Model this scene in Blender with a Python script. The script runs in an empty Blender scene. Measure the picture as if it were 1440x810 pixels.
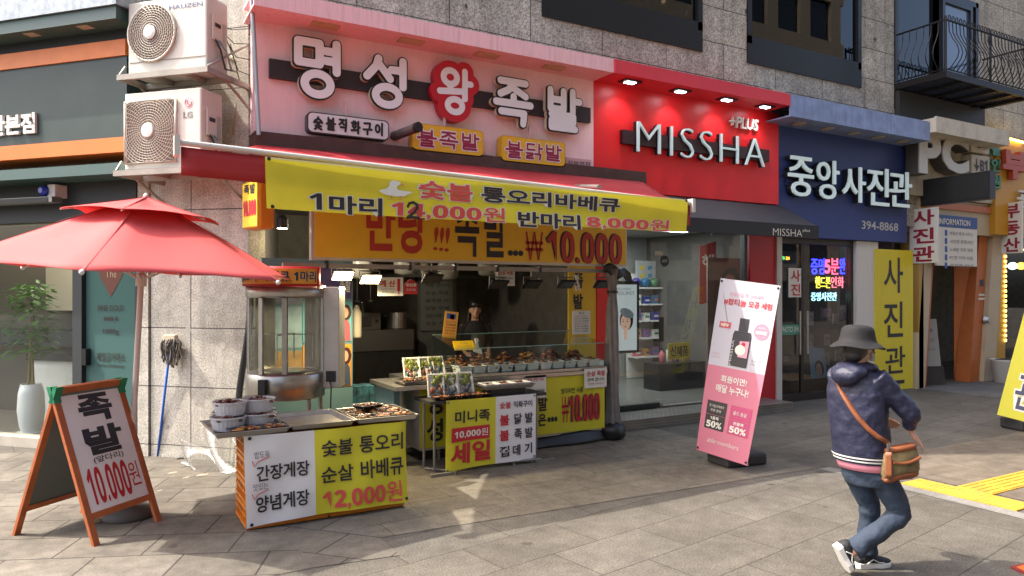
import bpy, bmesh, math, random
import numpy as np
from mathutils import Vector, Matrix
random.seed(11)
R = math.radians
SC = bpy.context.scene
COL = SC.collection

# ------------------------------------------------------------------ camera, sky, sun, exposure
YAW = R(29.8)
CF, SF = math.cos(YAW), math.sin(YAW)          # forward = (SF, CF), right = (CF, -SF)
FOC, CU, CV, CH = 1020.0, 720.0, 411.0, 1.75
cam = bpy.data.cameras.new('camera'); camo = bpy.data.objects.new('camera', cam); COL.objects.link(camo)
camo.location = (0, 0, CH); camo.rotation_euler = (R(90), 0, -YAW)
cam.sensor_width = 36; cam.lens = FOC / 1440 * 36; cam.shift_y = 6 / 1440
cam.clip_start = 0.05; cam.clip_end = 600
SC.camera = camo
SUN = Vector((-0.65, 0.33, 1.0)).normalized()  # direction towards the sun
wd = bpy.data.worlds.new('World'); SC.world = wd; wd.use_nodes = True
nt = wd.node_tree
sky = nt.nodes.new('ShaderNodeTexSky'); sky.sky_type = 'NISHITA'; sky.sun_disc = False
sky.sun_elevation = math.asin(SUN.z); sky.sun_rotation = math.atan2(SUN.x, SUN.y)
sky.air_density = 0.8; sky.dust_density = 6.0; sky.ozone_density = 1.0
nt.links.new(sky.outputs[0], nt.nodes['Background'].inputs[0])
nt.nodes['Background'].inputs[1].default_value = 0.15
sl = bpy.data.lights.new('sun', 'SUN'); slo = bpy.data.objects.new('sun', sl); COL.objects.link(slo)
sl.energy = 2.1; sl.angle = R(0.53); sl.color = (1.0, 0.93, 0.82)
slo.rotation_euler = SUN.to_track_quat('Z', 'Y').to_euler(); slo.location = (-12, 6, 20)
SC.view_settings.view_transform = 'Standard'; SC.view_settings.look = 'None'
SC.view_settings.exposure = 1.85; SC.view_settings.gamma = 1.0
SC.render.engine = 'CYCLES'
cy = SC.cycles
cy.use_denoising = True; cy.max_bounces = 8; cy.diffuse_bounces = 4; cy.glossy_bounces = 4
cy.transparent_max_bounces = 16; cy.transmission_bounces = 6; cy.caustics_reflective = False; cy.caustics_refractive = False
cy.sample_clamp_indirect = 6.0

# ------------------------------------------------------------------ where things seen in the photograph stand
def ray(u, v):
    r = (u - CU) / FOC; t = (CV - v) / FOC
    return Vector((SF + CF * r, CF - SF * r, t))
EYE = Vector((0, 0, CH))
def onY(u, v, Y): d = ray(u, v); return EYE + d * (Y / d.y)
def onG(u, v, z=0.0): d = ray(u, v); return EYE + d * ((z - CH) / d.z)
def onD(u, v, D): return EYE + ray(u, v) * D
def XY(u, Y): return onY(u, CV, Y).x
class Frame:
    """an upright local frame: x along the face, y into the wall, z up"""
    def __init__(s, o, deg): s.o = Vector((o[0], o[1], 0)); s.a = R(deg); s.c, s.s = math.cos(s.a), math.sin(s.a)
    def at(s, u, v, y=0.0):
        d = ray(u, v); n = Vector((-s.s, s.c, 0)); p0 = s.o + n * y
        k = (p0 - EYE).dot(n) / d.dot(n); p = EYE + d * k - s.o
        return (p.x * s.c + p.y * s.s, p.z)
    def w(s, x, y, z=0): return Vector((s.o.x + x * s.c - y * s.s, s.o.y + x * s.s + y * s.c, z))
class PlaneY(Frame):
    def __init__(s): super().__init__((0, 0), 0)
F0 = PlaneY()

# ------------------------------------------------------------------ mesh builder
class M:
    def __init__(s): s.v = []; s.f = []; s.m = []
    def add(s, vs, fs, m=0):
        b = len(s.v); s.v += [tuple(p) for p in vs]
        s.f += [tuple(i + b for i in f) for f in fs]; s.m += [m] * len(fs); return s
    def box(s, x0, x1, y0, y1, z0, z1, m=0):
        x0, x1 = sorted((x0, x1)); y0, y1 = sorted((y0, y1)); z0, z1 = sorted((z0, z1))
        return s.add([(x0, y0, z0), (x1, y0, z0), (x1, y1, z0), (x0, y1, z0), (x0, y0, z1), (x1, y0, z1), (x1, y1, z1), (x0, y1, z1)],
                     [(0, 3, 2, 1), (4, 5, 6, 7), (0, 1, 5, 4), (1, 2, 6, 5), (2, 3, 7, 6), (3, 0, 4, 7)], m)
    def obox(s, c, sx, sy, sz, rz=0, rx=0, ry=0, m=0):
        mt = Matrix.Translation(c) @ Matrix.Rotation(rz, 4, 'Z') @ Matrix.Rotation(ry, 4, 'Y') @ Matrix.Rotation(rx, 4, 'X')
        t = M().box(-sx / 2, sx / 2, -sy / 2, sy / 2, -sz / 2, sz / 2)
        return s.add([mt @ Vector(p) for p in t.v], t.f, m)
    def prism(s, poly, y0, y1, m=0):
        """outline in x,z (counter-clockwise seen from the front, -y) made solid from y0 (front) to y1"""
        n = len(poly); vs = [(x, y0, z) for x, z in poly] + [(x, y1, z) for x, z in poly]
        fs = [tuple(range(n)), tuple(range(2 * n - 1, n - 1, -1))]
        fs += [(i, i + n, (i + 1) % n + n, (i + 1) % n) for i in range(n)]
        return s.add(vs, fs, m)
    def slab(s, poly, z0, z1, m=0):
        """outline in x,y (counter-clockwise from above) made solid from z0 to z1"""
        n = len(poly); vs = [(x, y, z1) for x, y in poly] + [(x, y, z0) for x, y in poly]
        fs = [tuple(range(n)), tuple(range(2 * n - 1, n - 1, -1))]
        fs += [(i + n, (i + 1) % n + n, (i + 1) % n, i) for i in range(n)]
        return s.add(vs, fs, m)
    def tube(s, pts, r, n=8, m=0, closed=False):
        pts = [Vector(p) for p in pts]; k = len(pts)
        rs = r if isinstance(r, (list, tuple)) else [r] * k
        up = None; vs = []; fs = []
        for i, p in enumerate(pts):
            a = pts[i - 1] if (i or closed) else p; b = pts[(i + 1) % k] if (i < k - 1 or closed) else p
            t = (b - a).normalized()
            if up is None: up = Vector((0, 0, 1)) if abs(t.z) < .9 else Vector((1, 0, 0))
            side = t.cross(up)
            if side.length < 1e-5: side = t.orthogonal()
            side.normalize(); up = side.cross(t).normalized()
            for j in range(n):
                an = 2 * math.pi * j / n
                vs.append(p + (side * math.cos(an) + up * math.sin(an)) * rs[i])
        for i in range(k if closed else k - 1):
            for j in range(n):
                a = i * n + j; b = i * n + (j + 1) % n; c = (i + 1) % k * n + (j + 1) % n; d = (i + 1) % k * n + j
                fs.append((a, b, c, d))
        if not closed: fs += [tuple(range(n - 1, -1, -1)), tuple((k - 1) * n + j for j in range(n))]
        return s.add(vs, fs, m)
    def cyl(s, c, r, h, n=20, m=0, r2=None):
        r2 = r if r2 is None else r2
        return s.lathe([(r, 0), (r2, h)], n, c, m)
    def lathe(s, prof, n=24, c=(0, 0, 0), m=0, cap=True, a0=0, a1=2 * math.pi):
        full = abs(a1 - a0 - 2 * math.pi) < 1e-6; k = n if full else n + 1
        vs = []; fs = []
        for r, z in prof:
            for j in range(k):
                a = a0 + (a1 - a0) * j / n; vs.append((c[0] + r * math.cos(a), c[1] + r * math.sin(a), c[2] + z))
        for i in range(len(prof) - 1):
            for j in range(n):
                a = i * k + j; b = i * k + (j + 1) % k; fs.append((a, b, b + k, a + k))
        if cap and full:
            fs.append(tuple(range(k - 1, -1, -1))); fs.append(tuple((len(prof) - 1) * k + j for j in range(k)))
        return s.add(vs, fs, m)
    def ball(s, c, rx, ry, rz, n=14, m=0, rot=None):
        vs = []; fs = []; k = n // 2 + 1
        for i in range(1, k):
            th = math.pi * i / k
            for j in range(n):
                a = 2 * math.pi * j / n
                p = Vector((rx * math.sin(th) * math.cos(a), ry * math.sin(th) * math.sin(a), rz * math.cos(th)))
                if rot is not None: p = rot @ p
                vs.append(p + Vector(c))
        top = Vector((0, 0, rz)); bot = Vector((0, 0, -rz))
        if rot is not None: top = rot @ top; bot = rot @ bot
        vs += [top + Vector(c), bot + Vector(c)]
        t = len(vs) - 2
        for i in range(k - 2):
            for j in range(n): fs.append((i * n + j, (i + 1) * n + j, (i + 1) * n + (j + 1) % n, i * n + (j + 1) % n))
        for j in range(n):
            fs.append((t, j, (j + 1) % n)); fs.append((t + 1, (k - 2) * n + (j + 1) % n, (k - 2) * n + j))
        return s.add(vs, fs, m)
    def loft(s, rings, m=0, cap=True):
        n = len(rings[0]); vs = [p for r in rings for p in r]; fs = []
        for i in range(len(rings) - 1):
            for j in range(n): fs.append((i * n + j, i * n + (j + 1) % n, (i + 1) * n + (j + 1) % n, (i + 1) * n + j))
        if cap: fs += [tuple(range(n - 1, -1, -1)), tuple((len(rings) - 1) * n + j for j in range(n))]
        return s.add(vs, fs, m)
    def grid(s, fn, nu, nv, m=0):
        vs = [fn(i / nu, j / nv) for j in range(nv + 1) for i in range(nu + 1)]
        fs = [(j * (nu + 1) + i, j * (nu + 1) + i + 1, (j + 1) * (nu + 1) + i + 1, (j + 1) * (nu + 1) + i) for j in range(nv) for i in range(nu)]
        return s.add(vs, fs, m)
    def warp(s, fn): s.v = [tuple(fn(*p)) for p in s.v]; return s
    def build(s, name, mats, parent=None, smooth=False, bevel=0, solid=0, remesh=0, sub=0, fix=False):
        me = bpy.data.meshes.new(name); me.from_pydata(s.v, [], s.f)
        for x in (mats if isinstance(mats, (list, tuple)) else [mats]): me.materials.append(x)
        if len(me.materials) > 1:
            for p, i in zip(me.polygons, s.m): p.material_index = i
        if fix:
            bm = bmesh.new(); bm.from_mesh(me); bmesh.ops.recalc_face_normals(bm, faces=bm.faces); bm.to_mesh(me); bm.free()
        if smooth: me.polygons.foreach_set('use_smooth', [True] * len(me.polygons))
        me.update()
        o = bpy.data.objects.new(name, me); COL.objects.link(o)
        if parent: o.parent = parent
        if remesh:
            q = o.modifiers.new('remesh', 'REMESH'); q.mode = 'VOXEL'; q.voxel_size = remesh; q.use_smooth_shade = True
            q = o.modifiers.new('smooth', 'SMOOTH'); q.iterations = 4; q.factor = .5
        if solid:
            q = o.modifiers.new('solid', 'SOLIDIFY'); q.thickness = solid; q.offset = 0
        if bevel:
            q = o.modifiers.new('bevel', 'BEVEL'); q.width = bevel; q.segments = 2; q.limit_method = 'ANGLE'; q.angle_limit = R(40)
        if sub:
            q = o.modifiers.new('sub', 'SUBSURF'); q.levels = sub; q.render_levels = sub
        return o

def tag(o, label=None, cat=None, group=None, kind=None):
    if label: o['label'] = label
    if cat: o['category'] = cat
    if group: o['group'] = group
    if kind: o['kind'] = kind
    return o
def thing(name, label, cat, loc=(0, 0, 0), rz=0, group=None):
    o = bpy.data.objects.new(name, None); COL.objects.link(o); o.empty_display_size = .1
    o.location = loc; o.rotation_euler = (0, 0, rz)
    return tag(o, label, cat, group)
def copy_tree(o, parent=None):
    c = o.copy(); COL.objects.link(c)
    if parent: c.parent = parent
    for ch in list(o.children): copy_tree(ch, c)
    return c
ORD = ['first', 'second', 'third', 'fourth', 'fifth', 'sixth', 'seventh', 'eighth', 'ninth', 'tenth', 'eleventh', 'twelfth']

# ------------------------------------------------------------------ materials
def lin(h):
    h = h.lstrip('#'); out = []
    for i in (0, 2, 4):
        c = int(h[i:i + 2], 16) / 255; out.append(c / 12.92 if c <= .04045 else ((c + .055) / 1.055) ** 2.4)
    return out
_mc = {}
def mat(name, col, rough=.5, metal=0.0, var=0.0, vs=6.0, bump=0.0, bs=40.0, emit=0.0, spec=.5, trans=0.0, dirt=0.0, streak=False):
    """principled surface with some wear: var = brightness mottling, dirt = darker grime patches, trans = thin cloth letting light through"""
    if name in _mc: return _mc[name]
    m = bpy.data.materials.new(name); m.use_nodes = True; n = m.node_tree.nodes; L = m.node_tree.links
    b = n['Principled BSDF']; c = lin(col) if isinstance(col, str) else list(col)
    b.inputs['Base Color'].default_value = (*c, 1); b.inputs['Roughness'].default_value = rough; b.inputs['Metallic'].default_value = metal
    b.inputs['Specular IOR Level'].default_value = spec
    tc = None
    def co():
        nonlocal tc
        if tc is None: tc = n.new('ShaderNodeTexCoord')
        return tc.outputs['Object']
    out = None
    if var or dirt:
        base = n.new('ShaderNodeRGB'); base.outputs[0].default_value = (*c, 1); out = base.outputs[0]
    if var:
        t = n.new('ShaderNodeTexNoise'); t.inputs['Scale'].default_value = vs; t.inputs['Detail'].default_value = 6; L.new(co(), t.inputs['Vector'])
        r = n.new('ShaderNodeMapRange'); r.inputs['From Min'].default_value = .3; r.inputs['From Max'].default_value = .7
        r.inputs['To Min'].default_value = 1 - var; r.inputs['To Max'].default_value = 1 + var * .6; L.new(t.outputs['Fac'], r.inputs['Value'])
        x = n.new('ShaderNodeMix'); x.data_type = 'RGBA'; x.blend_type = 'MULTIPLY'; x.inputs[0].default_value = 1
        L.new(out, x.inputs[6]); L.new(r.outputs[0], x.inputs[7]); out = x.outputs[2]
    if dirt:
        t = n.new('ShaderNodeTexNoise'); t.inputs['Scale'].default_value = 3.0; t.inputs['Detail'].default_value = 8; t.inputs['Roughness'].default_value = .65
        if streak:
            mp = n.new('ShaderNodeMapping'); mp.inputs['Scale'].default_value = (9, 9, .5); L.new(co(), mp.inputs[0]); L.new(mp.outputs[0], t.inputs['Vector'])
        else: L.new(co(), t.inputs['Vector'])
        r = n.new('ShaderNodeMapRange'); r.inputs['From Min'].default_value = .48; r.inputs['From Max'].default_value = .72
        r.inputs['To Max'].default_value = dirt; L.new(t.outputs['Fac'], r.inputs['Value'])
        x = n.new('ShaderNodeMix'); x.data_type = 'RGBA'; L.new(r.outputs[0], x.inputs[0]); L.new(out, x.inputs[6])
        x.inputs[7].default_value = (.09, .075, .06, 1); out = x.outputs[2]
    if out: L.new(out, b.inputs['Base Color'])
    if bump:
        t = n.new('ShaderNodeTexNoise'); t.inputs['Scale'].default_value = bs; t.inputs['Detail'].default_value = 5; L.new(co(), t.inputs['Vector'])
        q = n.new('ShaderNodeBump'); q.inputs['Strength'].default_value = bump; q.inputs['Distance'].default_value = .02; L.new(t.outputs['Fac'], q.inputs['Height'])
        L.new(q.outputs[0], b.inputs['Normal'])
    if emit:
        b.inputs['Emission Color'].default_value = (*c, 1); b.inputs['Emission Strength'].default_value = emit
    if trans:
        tr = n.new('ShaderNodeBsdfTranslucent'); x = n.new('ShaderNodeMixShader'); x.inputs[0].default_value = trans
        if out: L.new(out, tr.inputs[0])
        else: tr.inputs[0].default_value = (*c, 1)
        L.new(b.outputs[0], x.inputs[1]); L.new(tr.outputs[0], x.inputs[2]); L.new(x.outputs[0], n['Material Output'].inputs[0])
    _mc[name] = m; return m

def glass(name, tint=(.93, .95, .94), rough=.02, refl=1.0, film=None, film_fac=0.0, ior=1.45):
    if name in _mc: return _mc[name]
    m = bpy.data.materials.new(name); m.use_nodes = True; n = m.node_tree.nodes; L = m.node_tree.links
    n.remove(n['Principled BSDF'])
    tr = n.new('ShaderNodeBsdfTransparent'); tr.inputs[0].default_value = (*tint, 1)
    gl = n.new('ShaderNodeBsdfGlossy'); gl.inputs['Roughness'].default_value = rough; gl.inputs[0].default_value = (refl, refl, refl, 1)
    fr = n.new('ShaderNodeFresnel'); fr.inputs['IOR'].default_value = ior
    ge = n.new('ShaderNodeNewGeometry'); iv = n.new('ShaderNodeMath'); iv.operation = 'SUBTRACT'; iv.inputs[0].default_value = 1; L.new(ge.outputs['Backfacing'], iv.inputs[1])
    mu = n.new('ShaderNodeMath'); mu.operation = 'MULTIPLY'; L.new(fr.outputs[0], mu.inputs[0]); L.new(iv.outputs[0], mu.inputs[1])
    x = n.new('ShaderNodeMixShader'); L.new(mu.outputs[0], x.inputs[0]); L.new(tr.outputs[0], x.inputs[1]); L.new(gl.outputs[0], x.inputs[2])
    out = x.outputs[0]
    if film:
        d = n.new('ShaderNodeBsdfDiffuse'); d.inputs[0].default_value = (*film, 1)
        y = n.new('ShaderNodeMixShader'); y.inputs[0].default_value = film_fac; L.new(out, y.inputs[1]); L.new(d.outputs[0], y.inputs[2]); out = y.outputs[0]
    L.new(out, n['Material Output'].inputs[0]); _mc[name] = m; return m

def paving(name, cols, w, h, rot=0, mortar=.006, mcol=(.12, .11, .1), off=.5, shift=(0, 0), axis='xy', speck=.25, stain=.35, rough=.85, squash=1.0, var=1.0, spots=0.0, sps=3.0, spk=110):
    """slabs or cladding panels with open joints, each a little different, speckled and stained"""
    if name in _mc: return _mc[name]
    m = bpy.data.materials.new(name); m.use_nodes = True; n = m.node_tree.nodes; L = m.node_tree.links
    b = n['Principled BSDF']; b.inputs['Roughness'].default_value = rough; b.inputs['Specular IOR Level'].default_value = .3
    tc = n.new('ShaderNodeTexCoord'); vec = tc.outputs['Object']
    if axis == 'xz':
        sp = n.new('ShaderNodeSeparateXYZ'); L.new(vec, sp.inputs[0]); cb = n.new('ShaderNodeCombineXYZ')
        L.new(sp.outputs[0], cb.inputs[0]); L.new(sp.outputs[2], cb.inputs[1]); flat = cb.outputs[0]
    else: flat = vec
    mp = n.new('ShaderNodeMapping'); mp.inputs['Rotation'].default_value = (0, 0, rot); mp.inputs['Location'].default_value = (*shift, 0); L.new(flat, mp.inputs[0])
    # joints wander slightly
    wob = n.new('ShaderNodeTexNoise'); wob.inputs['Scale'].default_value = 1.7; L.new(vec, wob.inputs['Vector'])
    ad = n.new('ShaderNodeVectorMath'); ad.operation = 'MULTIPLY_ADD'; L.new(wob.outputs['Color'], ad.inputs[0]); ad.inputs[1].default_value = (.012, .012, 0); L.new(mp.outputs[0], ad.inputs[2])
    br = n.new('ShaderNodeTexBrick'); br.offset = off; br.squash = squash; L.new(ad.outputs[0], br.inputs['Vector'])
    br.inputs['Scale'].default_value = 1; br.inputs['Brick Width'].default_value = w; br.inputs['Row Height'].default_value = h
    br.inputs['Mortar Size'].default_value = mortar; br.inputs['Mortar Smooth'].default_value = .3; br.inputs['Bias'].default_value = 0
    br.inputs['Color1'].default_value = (*cols[0], 1); br.inputs['Color2'].default_value = (*cols[1], 1); br.inputs['Mortar'].default_value = (*mcol, 1)
    def mul(a, fac_out, lo, hi, fmin, fmax):
        r = n.new('ShaderNodeMapRange'); r.inputs['From Min'].default_value = fmin; r.inputs['From Max'].default_value = fmax
        r.inputs['To Min'].default_value = lo; r.inputs['To Max'].default_value = hi; L.new(fac_out, r.inputs['Value'])
        x = n.new('ShaderNodeMix'); x.data_type = 'RGBA'; x.blend_type = 'MULTIPLY'; x.inputs[0].default_value = 1
        L.new(a, x.inputs[6]); L.new(r.outputs[0], x.inputs[7]); return x.outputs[2]
    c = br.outputs['Color']
    s1 = n.new('ShaderNodeTexNoise'); s1.inputs['Scale'].default_value = spk; s1.inputs['Detail'].default_value = 3; L.new(vec, s1.inputs['Vector'])
    c = mul(c, s1.outputs['Fac'], 1 - speck, 1 + speck, .3, .7)
    s2 = n.new('ShaderNodeTexNoise'); s2.inputs['Scale'].default_value = 1.3; s2.inputs['Detail'].default_value = 9; s2.inputs['Roughness'].default_value = .65; L.new(vec, s2.inputs['Vector'])
    c = mul(c, s2.outputs['Fac'], 1 - stain, 1 + stain * .4, .3, .68)
    s3 = n.new('ShaderNodeTexNoise'); s3.inputs['Scale'].default_value = 9; s3.inputs['Detail'].default_value = 7; L.new(vec, s3.inputs['Vector'])
    c = mul(c, s3.outputs['Fac'], 1 - stain * .5, 1 + stain * .3, .3, .7)
    if axis == 'xz':
        mp2 = n.new('ShaderNodeMapping'); mp2.inputs['Scale'].default_value = (6, 6, .35); L.new(vec, mp2.inputs[0])
        s4 = n.new('ShaderNodeTexNoise'); s4.inputs['Scale'].default_value = 1; s4.inputs['Detail'].default_value = 6; L.new(mp2.outputs[0], s4.inputs['Vector'])
        c = mul(c, s4.outputs['Fac'], 1 - stain * .6, 1.05, .35, .6)
    if spots:
        vo = n.new('ShaderNodeTexVoronoi'); vo.inputs['Scale'].default_value = sps
        wv = n.new('ShaderNodeVectorMath'); wv.operation = 'MULTIPLY_ADD'; L.new(s3.outputs['Color'], wv.inputs[0]); wv.inputs[1].default_value = (.06, .06, .06); L.new(vec, wv.inputs[2]); L.new(wv.outputs[0], vo.inputs['Vector'])
        sz = n.new('ShaderNodeSeparateColor'); L.new(vo.outputs['Color'], sz.inputs[0])
        th = n.new('ShaderNodeMath'); th.operation = 'MULTIPLY'; L.new(sz.outputs[0], th.inputs[0]); th.inputs[1].default_value = .13
        df = n.new('ShaderNodeMath'); df.operation = 'SUBTRACT'; L.new(th.outputs[0], df.inputs[0]); L.new(vo.outputs['Distance'], df.inputs[1])
        c = mul(c, df.outputs[0], 1, 1 - spots, -.01, .03)
    L.new(c, b.inputs['Base Color'])
    hs = n.new('ShaderNodeMath'); hs.operation = 'MULTIPLY_ADD'; L.new(s1.outputs['Fac'], hs.inputs[0]); hs.inputs[1].default_value = .12
    inv = n.new('ShaderNodeMath'); inv.operation = 'SUBTRACT'; inv.inputs[0].default_value = 1; L.new(br.outputs['Fac'], inv.inputs[1]); L.new(inv.outputs[0], hs.inputs[2])
    q = n.new('ShaderNodeBump'); q.inputs['Strength'].default_value = .5; q.inputs['Distance'].default_value = .006; L.new(hs.outputs[0], q.inputs['Height']); L.new(q.outputs[0], b.inputs['Normal'])
    _mc[name] = m; return m

# ------------------------------------------------------------------ lettering
_tc = {}
def text_geo(body, bold=0.0, solid=False, space=1.0, line=1.0):
    k = (body, bold, solid, space, line)
    if k in _tc: return _tc[k]
    c = bpy.data.curves.new('lettering', 'FONT'); c.body = body; c.offset = bold; c.size = 1; c.space_character = space; c.space_line = line
    c.resolution_u = 3; c.align_x = 'CENTER'
    if solid: c.extrude = .5
    o = bpy.data.objects.new('lettering', c); COL.objects.link(o)
    me = bpy.data.meshes.new_from_object(o.evaluated_get(bpy.context.evaluated_depsgraph_get()))
    v = np.array([p.co[:] for p in me.vertices]); f = [tuple(p.vertices) for p in me.polygons]
    bpy.data.objects.remove(o); bpy.data.curves.remove(c); bpy.data.meshes.remove(me)
    _tc[k] = (v, f); return v, f
DIG = {ord('0') + i: chr(0x1D7EC + i) for i in range(10)}      # bold figures
def put_text(mb, body, x0, x1, z0, z1, y, bold=.02, depth=0.0, m=0, grow=0.0, shear=0.0, space=1.0, line=1.0, free=False):
    """lettering fitted to the rectangle x0..x1, z0..z1, front at y; grow = bolder by so many em (an outline laid behind)"""
    if bold >= 0 and not any(c in body for c in '-g99.9B'[:2]): body = body.translate(DIG)
    v, f = text_geo(body, bold + grow, depth > 0, space, line); v0, _ = text_geo(body, bold, depth > 0, space, line)
    lo, hi = v0.min(0), v0.max(0); sx = (x1 - x0) / (hi[0] - lo[0]); sz = (z1 - z0) / (hi[1] - lo[1])
    P = [(x0 + (p[0] - lo[0]) * sx + shear * (p[1] - lo[1]) * sz, (y + depth * (.5 - p[2])) if depth else y, z0 + (p[1] - lo[1]) * sz) for p in v]
    return mb.add(P, f, m)
def txt(fr, body, y, uL, uR, vt, vb, at='L', **k):
    """the same, the rectangle read off the photograph: uL,uR and the top and bottom at the left (or right) end, on the face local y"""
    x0 = fr.at(uL, CV, y)[0]; x1 = fr.at(uR, CV, y)[0]; u = {'L': uL, 'R': uR, 'C': (uL + uR) / 2}[at]
    return dict(x0=x0, x1=x1, z1=fr.at(u, vt, y)[1], z0=fr.at(u, vb, y)[1], y=y, body=body, **k)

def ell(cx, cy, rx, ry, n=22): return [(cx + rx * math.cos(2 * math.pi * i / n), cy + ry * math.sin(2 * math.pi * i / n)) for i in range(n + 1)]
GLY = {
 '명': [[(.06, .56), (.06, .94), (.5, .94), (.5, .56), (.06, .56)], [(.86, .97), (.86, .45)], [(.64, .82), (.86, .82)], [(.64, .64), (.86, .64)], ell(.46, .19, .27, .19)],
 '성': [[(.3, .96), (.25, .8), (.04, .56)], [(.3, .86), (.56, .56)], [(.86, .97), (.86, .42)], [(.6, .76), (.86, .76)], ell(.5, .19, .27, .19)],
 '왕': [ell(.36, .8, .2, .16), [(.36, .62), (.36, .48)], [(.05, .45), (.68, .5)], [(.8, .98), (.8, .34)], [(.8, .7), (.98, .7)], ell(.5, .15, .22, .15)],
 '족': [[(.14, .93), (.84, .93)], [(.5, .9), (.36, .74), (.14, .64)], [(.52, .78), (.84, .64)], [(.5, .6), (.5, .47)], [(.02, .45), (.98, .45)], [(.16, .25), (.8, .25), (.77, .02)]],
 '발': [[(.1, .95), (.1, .5), (.5, .5), (.5, .95)], [(.1, .73), (.5, .73)], [(.78, .97), (.78, .47)], [(.78, .74), (.99, .74)], [(.13, .36), (.8, .36), (.8, .21), (.13, .21), (.13, .05), (.86, .05)]],
 '불': [[(.22, .97), (.22, .63), (.76, .63), (.76, .97)], [(.22, .8), (.76, .8)], [(.02, .5), (.98, .53)], [(.5, .5), (.5, .4)], [(.22, .35), (.77, .35), (.77, .2), (.22, .19), (.2, .04), (.84, .05)]],
 '닭': [[(.5, .93), (.1, .93), (.1, .58), (.54, .6)], [(.8, .97), (.8, .45)], [(.8, .72), (.99, .72)], [(.06, .36), (.42, .36), (.4, .22), (.08, .2), (.06, .05), (.45, .06)], [(.55, .34), (.9, .34), (.84, .02)]],
 '숯': [[(.5, .97), (.4, .8), (.12, .68)], [(.5, .88), (.86, .68)], [(.04, .55), (.96, .57)], [(.5, .55), (.5, .42)], [(.4, .38), (.6, .38)], [(.2, .27), (.82, .28)], [(.5, .27), (.15, .02)], [(.5, .16), (.86, .02)]],
 '직': [[(.08, .9), (.56, .9), (.05, .5)], [(.33, .72), (.58, .52)], [(.82, .97), (.82, .42)], [(.2, .3), (.8, .3), (.74, .0)]],
 '화': [[(.26, .98), (.46, .97)], [(.06, .84), (.62, .86)], ell(.35, .62, .18, .13), [(.35, .45), (.34, .28)], [(.02, .24), (.68, .3)], [(.82, .98), (.8, .02)], [(.82, .52), (.99, .52)]],
 '구': [[(.12, .88), (.8, .92), (.72, .5)], [(.02, .38), (.98, .42)], [(.5, .4), (.47, .0)]],
 '이': [ell(.28, .52, .23, .3), [(.82, .98), (.8, .0)]],
 '2': [[(.08, .72), (.2, .92), (.5, 1.0), (.8, .88), (.85, .68), (.6, .36), (.05, .02), (.4, .06), (.98, .02)]],
 '+': [[(.1, .5), (.9, .5)], [(.5, .12), (.5, .88)]],
 'P': [[(.3, 0), (.38, 1)], [(.1, .85), (.6, 1), (.9, .82), (.75, .55), (.35, .45)]],
 'L': [[(.3, 1), (.15, .08), (.8, .1)]],
 'U': [[(.2, 1), (.12, .25), (.35, 0), (.7, .15), (.85, 1), (.8, .1)]],
 'S': [[(.9, .9), (.5, 1), (.2, .8), (.45, .55), (.75, .35), (.6, .05), (.1, .05)]],
}
def sdf_geo(strokes, r, res=60, sx=1.0, sy=1.0):
    """union of round-ended strokes as a flat outline mesh; returns points, polygons, boundary edges"""
    seg = []
    for s in strokes:
        s = [(x * sx, y * sy) for x, y in s]
        seg += list(zip(s[:-1], s[1:]))
    pad = r + 2.0 / res; x0, y0 = -pad, -pad; nx = int((sx + 2 * pad) * res) + 2; ny = int((sy + 2 * pad) * res) + 2
    gx, gy = np.meshgrid(x0 + np.arange(nx) / res, y0 + np.arange(ny) / res, indexing='ij')
    d = np.full(gx.shape, 9.0)
    for (ax, ay), (bx, by) in seg:
        dx, dy = bx - ax, by - ay; l2 = dx * dx + dy * dy + 1e-12
        t = np.clip(((gx - ax) * dx + (gy - ay) * dy) / l2, 0, 1)
        d = np.minimum(d, np.hypot(gx - ax - t * dx, gy - ay - t * dy))
    d = d - r; d[np.abs(d) < 1e-5] = 1e-5
    P = []; ids = {}; F = []
    def vid(key, p):
        if key not in ids: ids[key] = len(P); P.append(p)
        return ids[key]
    cnr = ((0, 0), (1, 0), (1, 1), (0, 1))
    for i in range(nx - 1):
        for j in range(ny - 1):
            q = [d[i + a, j + b] for a, b in cnr]
            if min(q) > 0: continue
            poly = []
            for k in range(4):
                a, b = cnr[k], cnr[(k + 1) % 4]; da, db = q[k], q[(k + 1) % 4]
                ia, ja, ib, jb = i + a[0], j + a[1], i + b[0], j + b[1]
                if da < 0: poly.append(vid((ia, ja), (gx[ia, ja], gy[ia, ja])))
                if da * db < 0:
                    t = da / (da - db); key = tuple(sorted(((ia, ja), (ib, jb))))
                    poly.append(vid(key, (gx[ia, ja] * (1 - t) + gx[ib, jb] * t, gy[ia, ja] * (1 - t) + gy[ib, jb] * t)))
            if len(poly) > 2: F.append(tuple(poly))
    cnt = {}
    for f in F:
        for a, b in zip(f, f[1:] + f[:1]): cnt[(a, b)] = cnt.get((a, b), 0) + 1
    E = [e for e in cnt if (e[1], e[0]) not in cnt]
    return P, F, E
def put_glyph(mb, ch, x0, x1, z0, z1, y, r, depth=0.0, m=0, grow=0.0, res=None, shear=0.0):
    """a hand-drawn letter; r and grow in metres"""
    w, h = (x1 - x0) - 2 * r, (z1 - z0) - 2 * r; S = max(w, h)
    P, F, E = sdf_geo(GLY[ch], (r + grow) / S, res or 56, w / S, h / S)
    pts = [(x0 + r + p[0] * S + shear * p[1] * S, y, z0 + r + p[1] * S) for p in P]; n = len(pts); fs = list(F)
    if depth:
        pts += [(x, y + depth, z) for x, _, z in pts]
        fs += [(b, a, a + n, b + n) for a, b in E] + [tuple(i + n for i in reversed(f)) for f in F]
    return mb.add(pts, fs, m)
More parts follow.
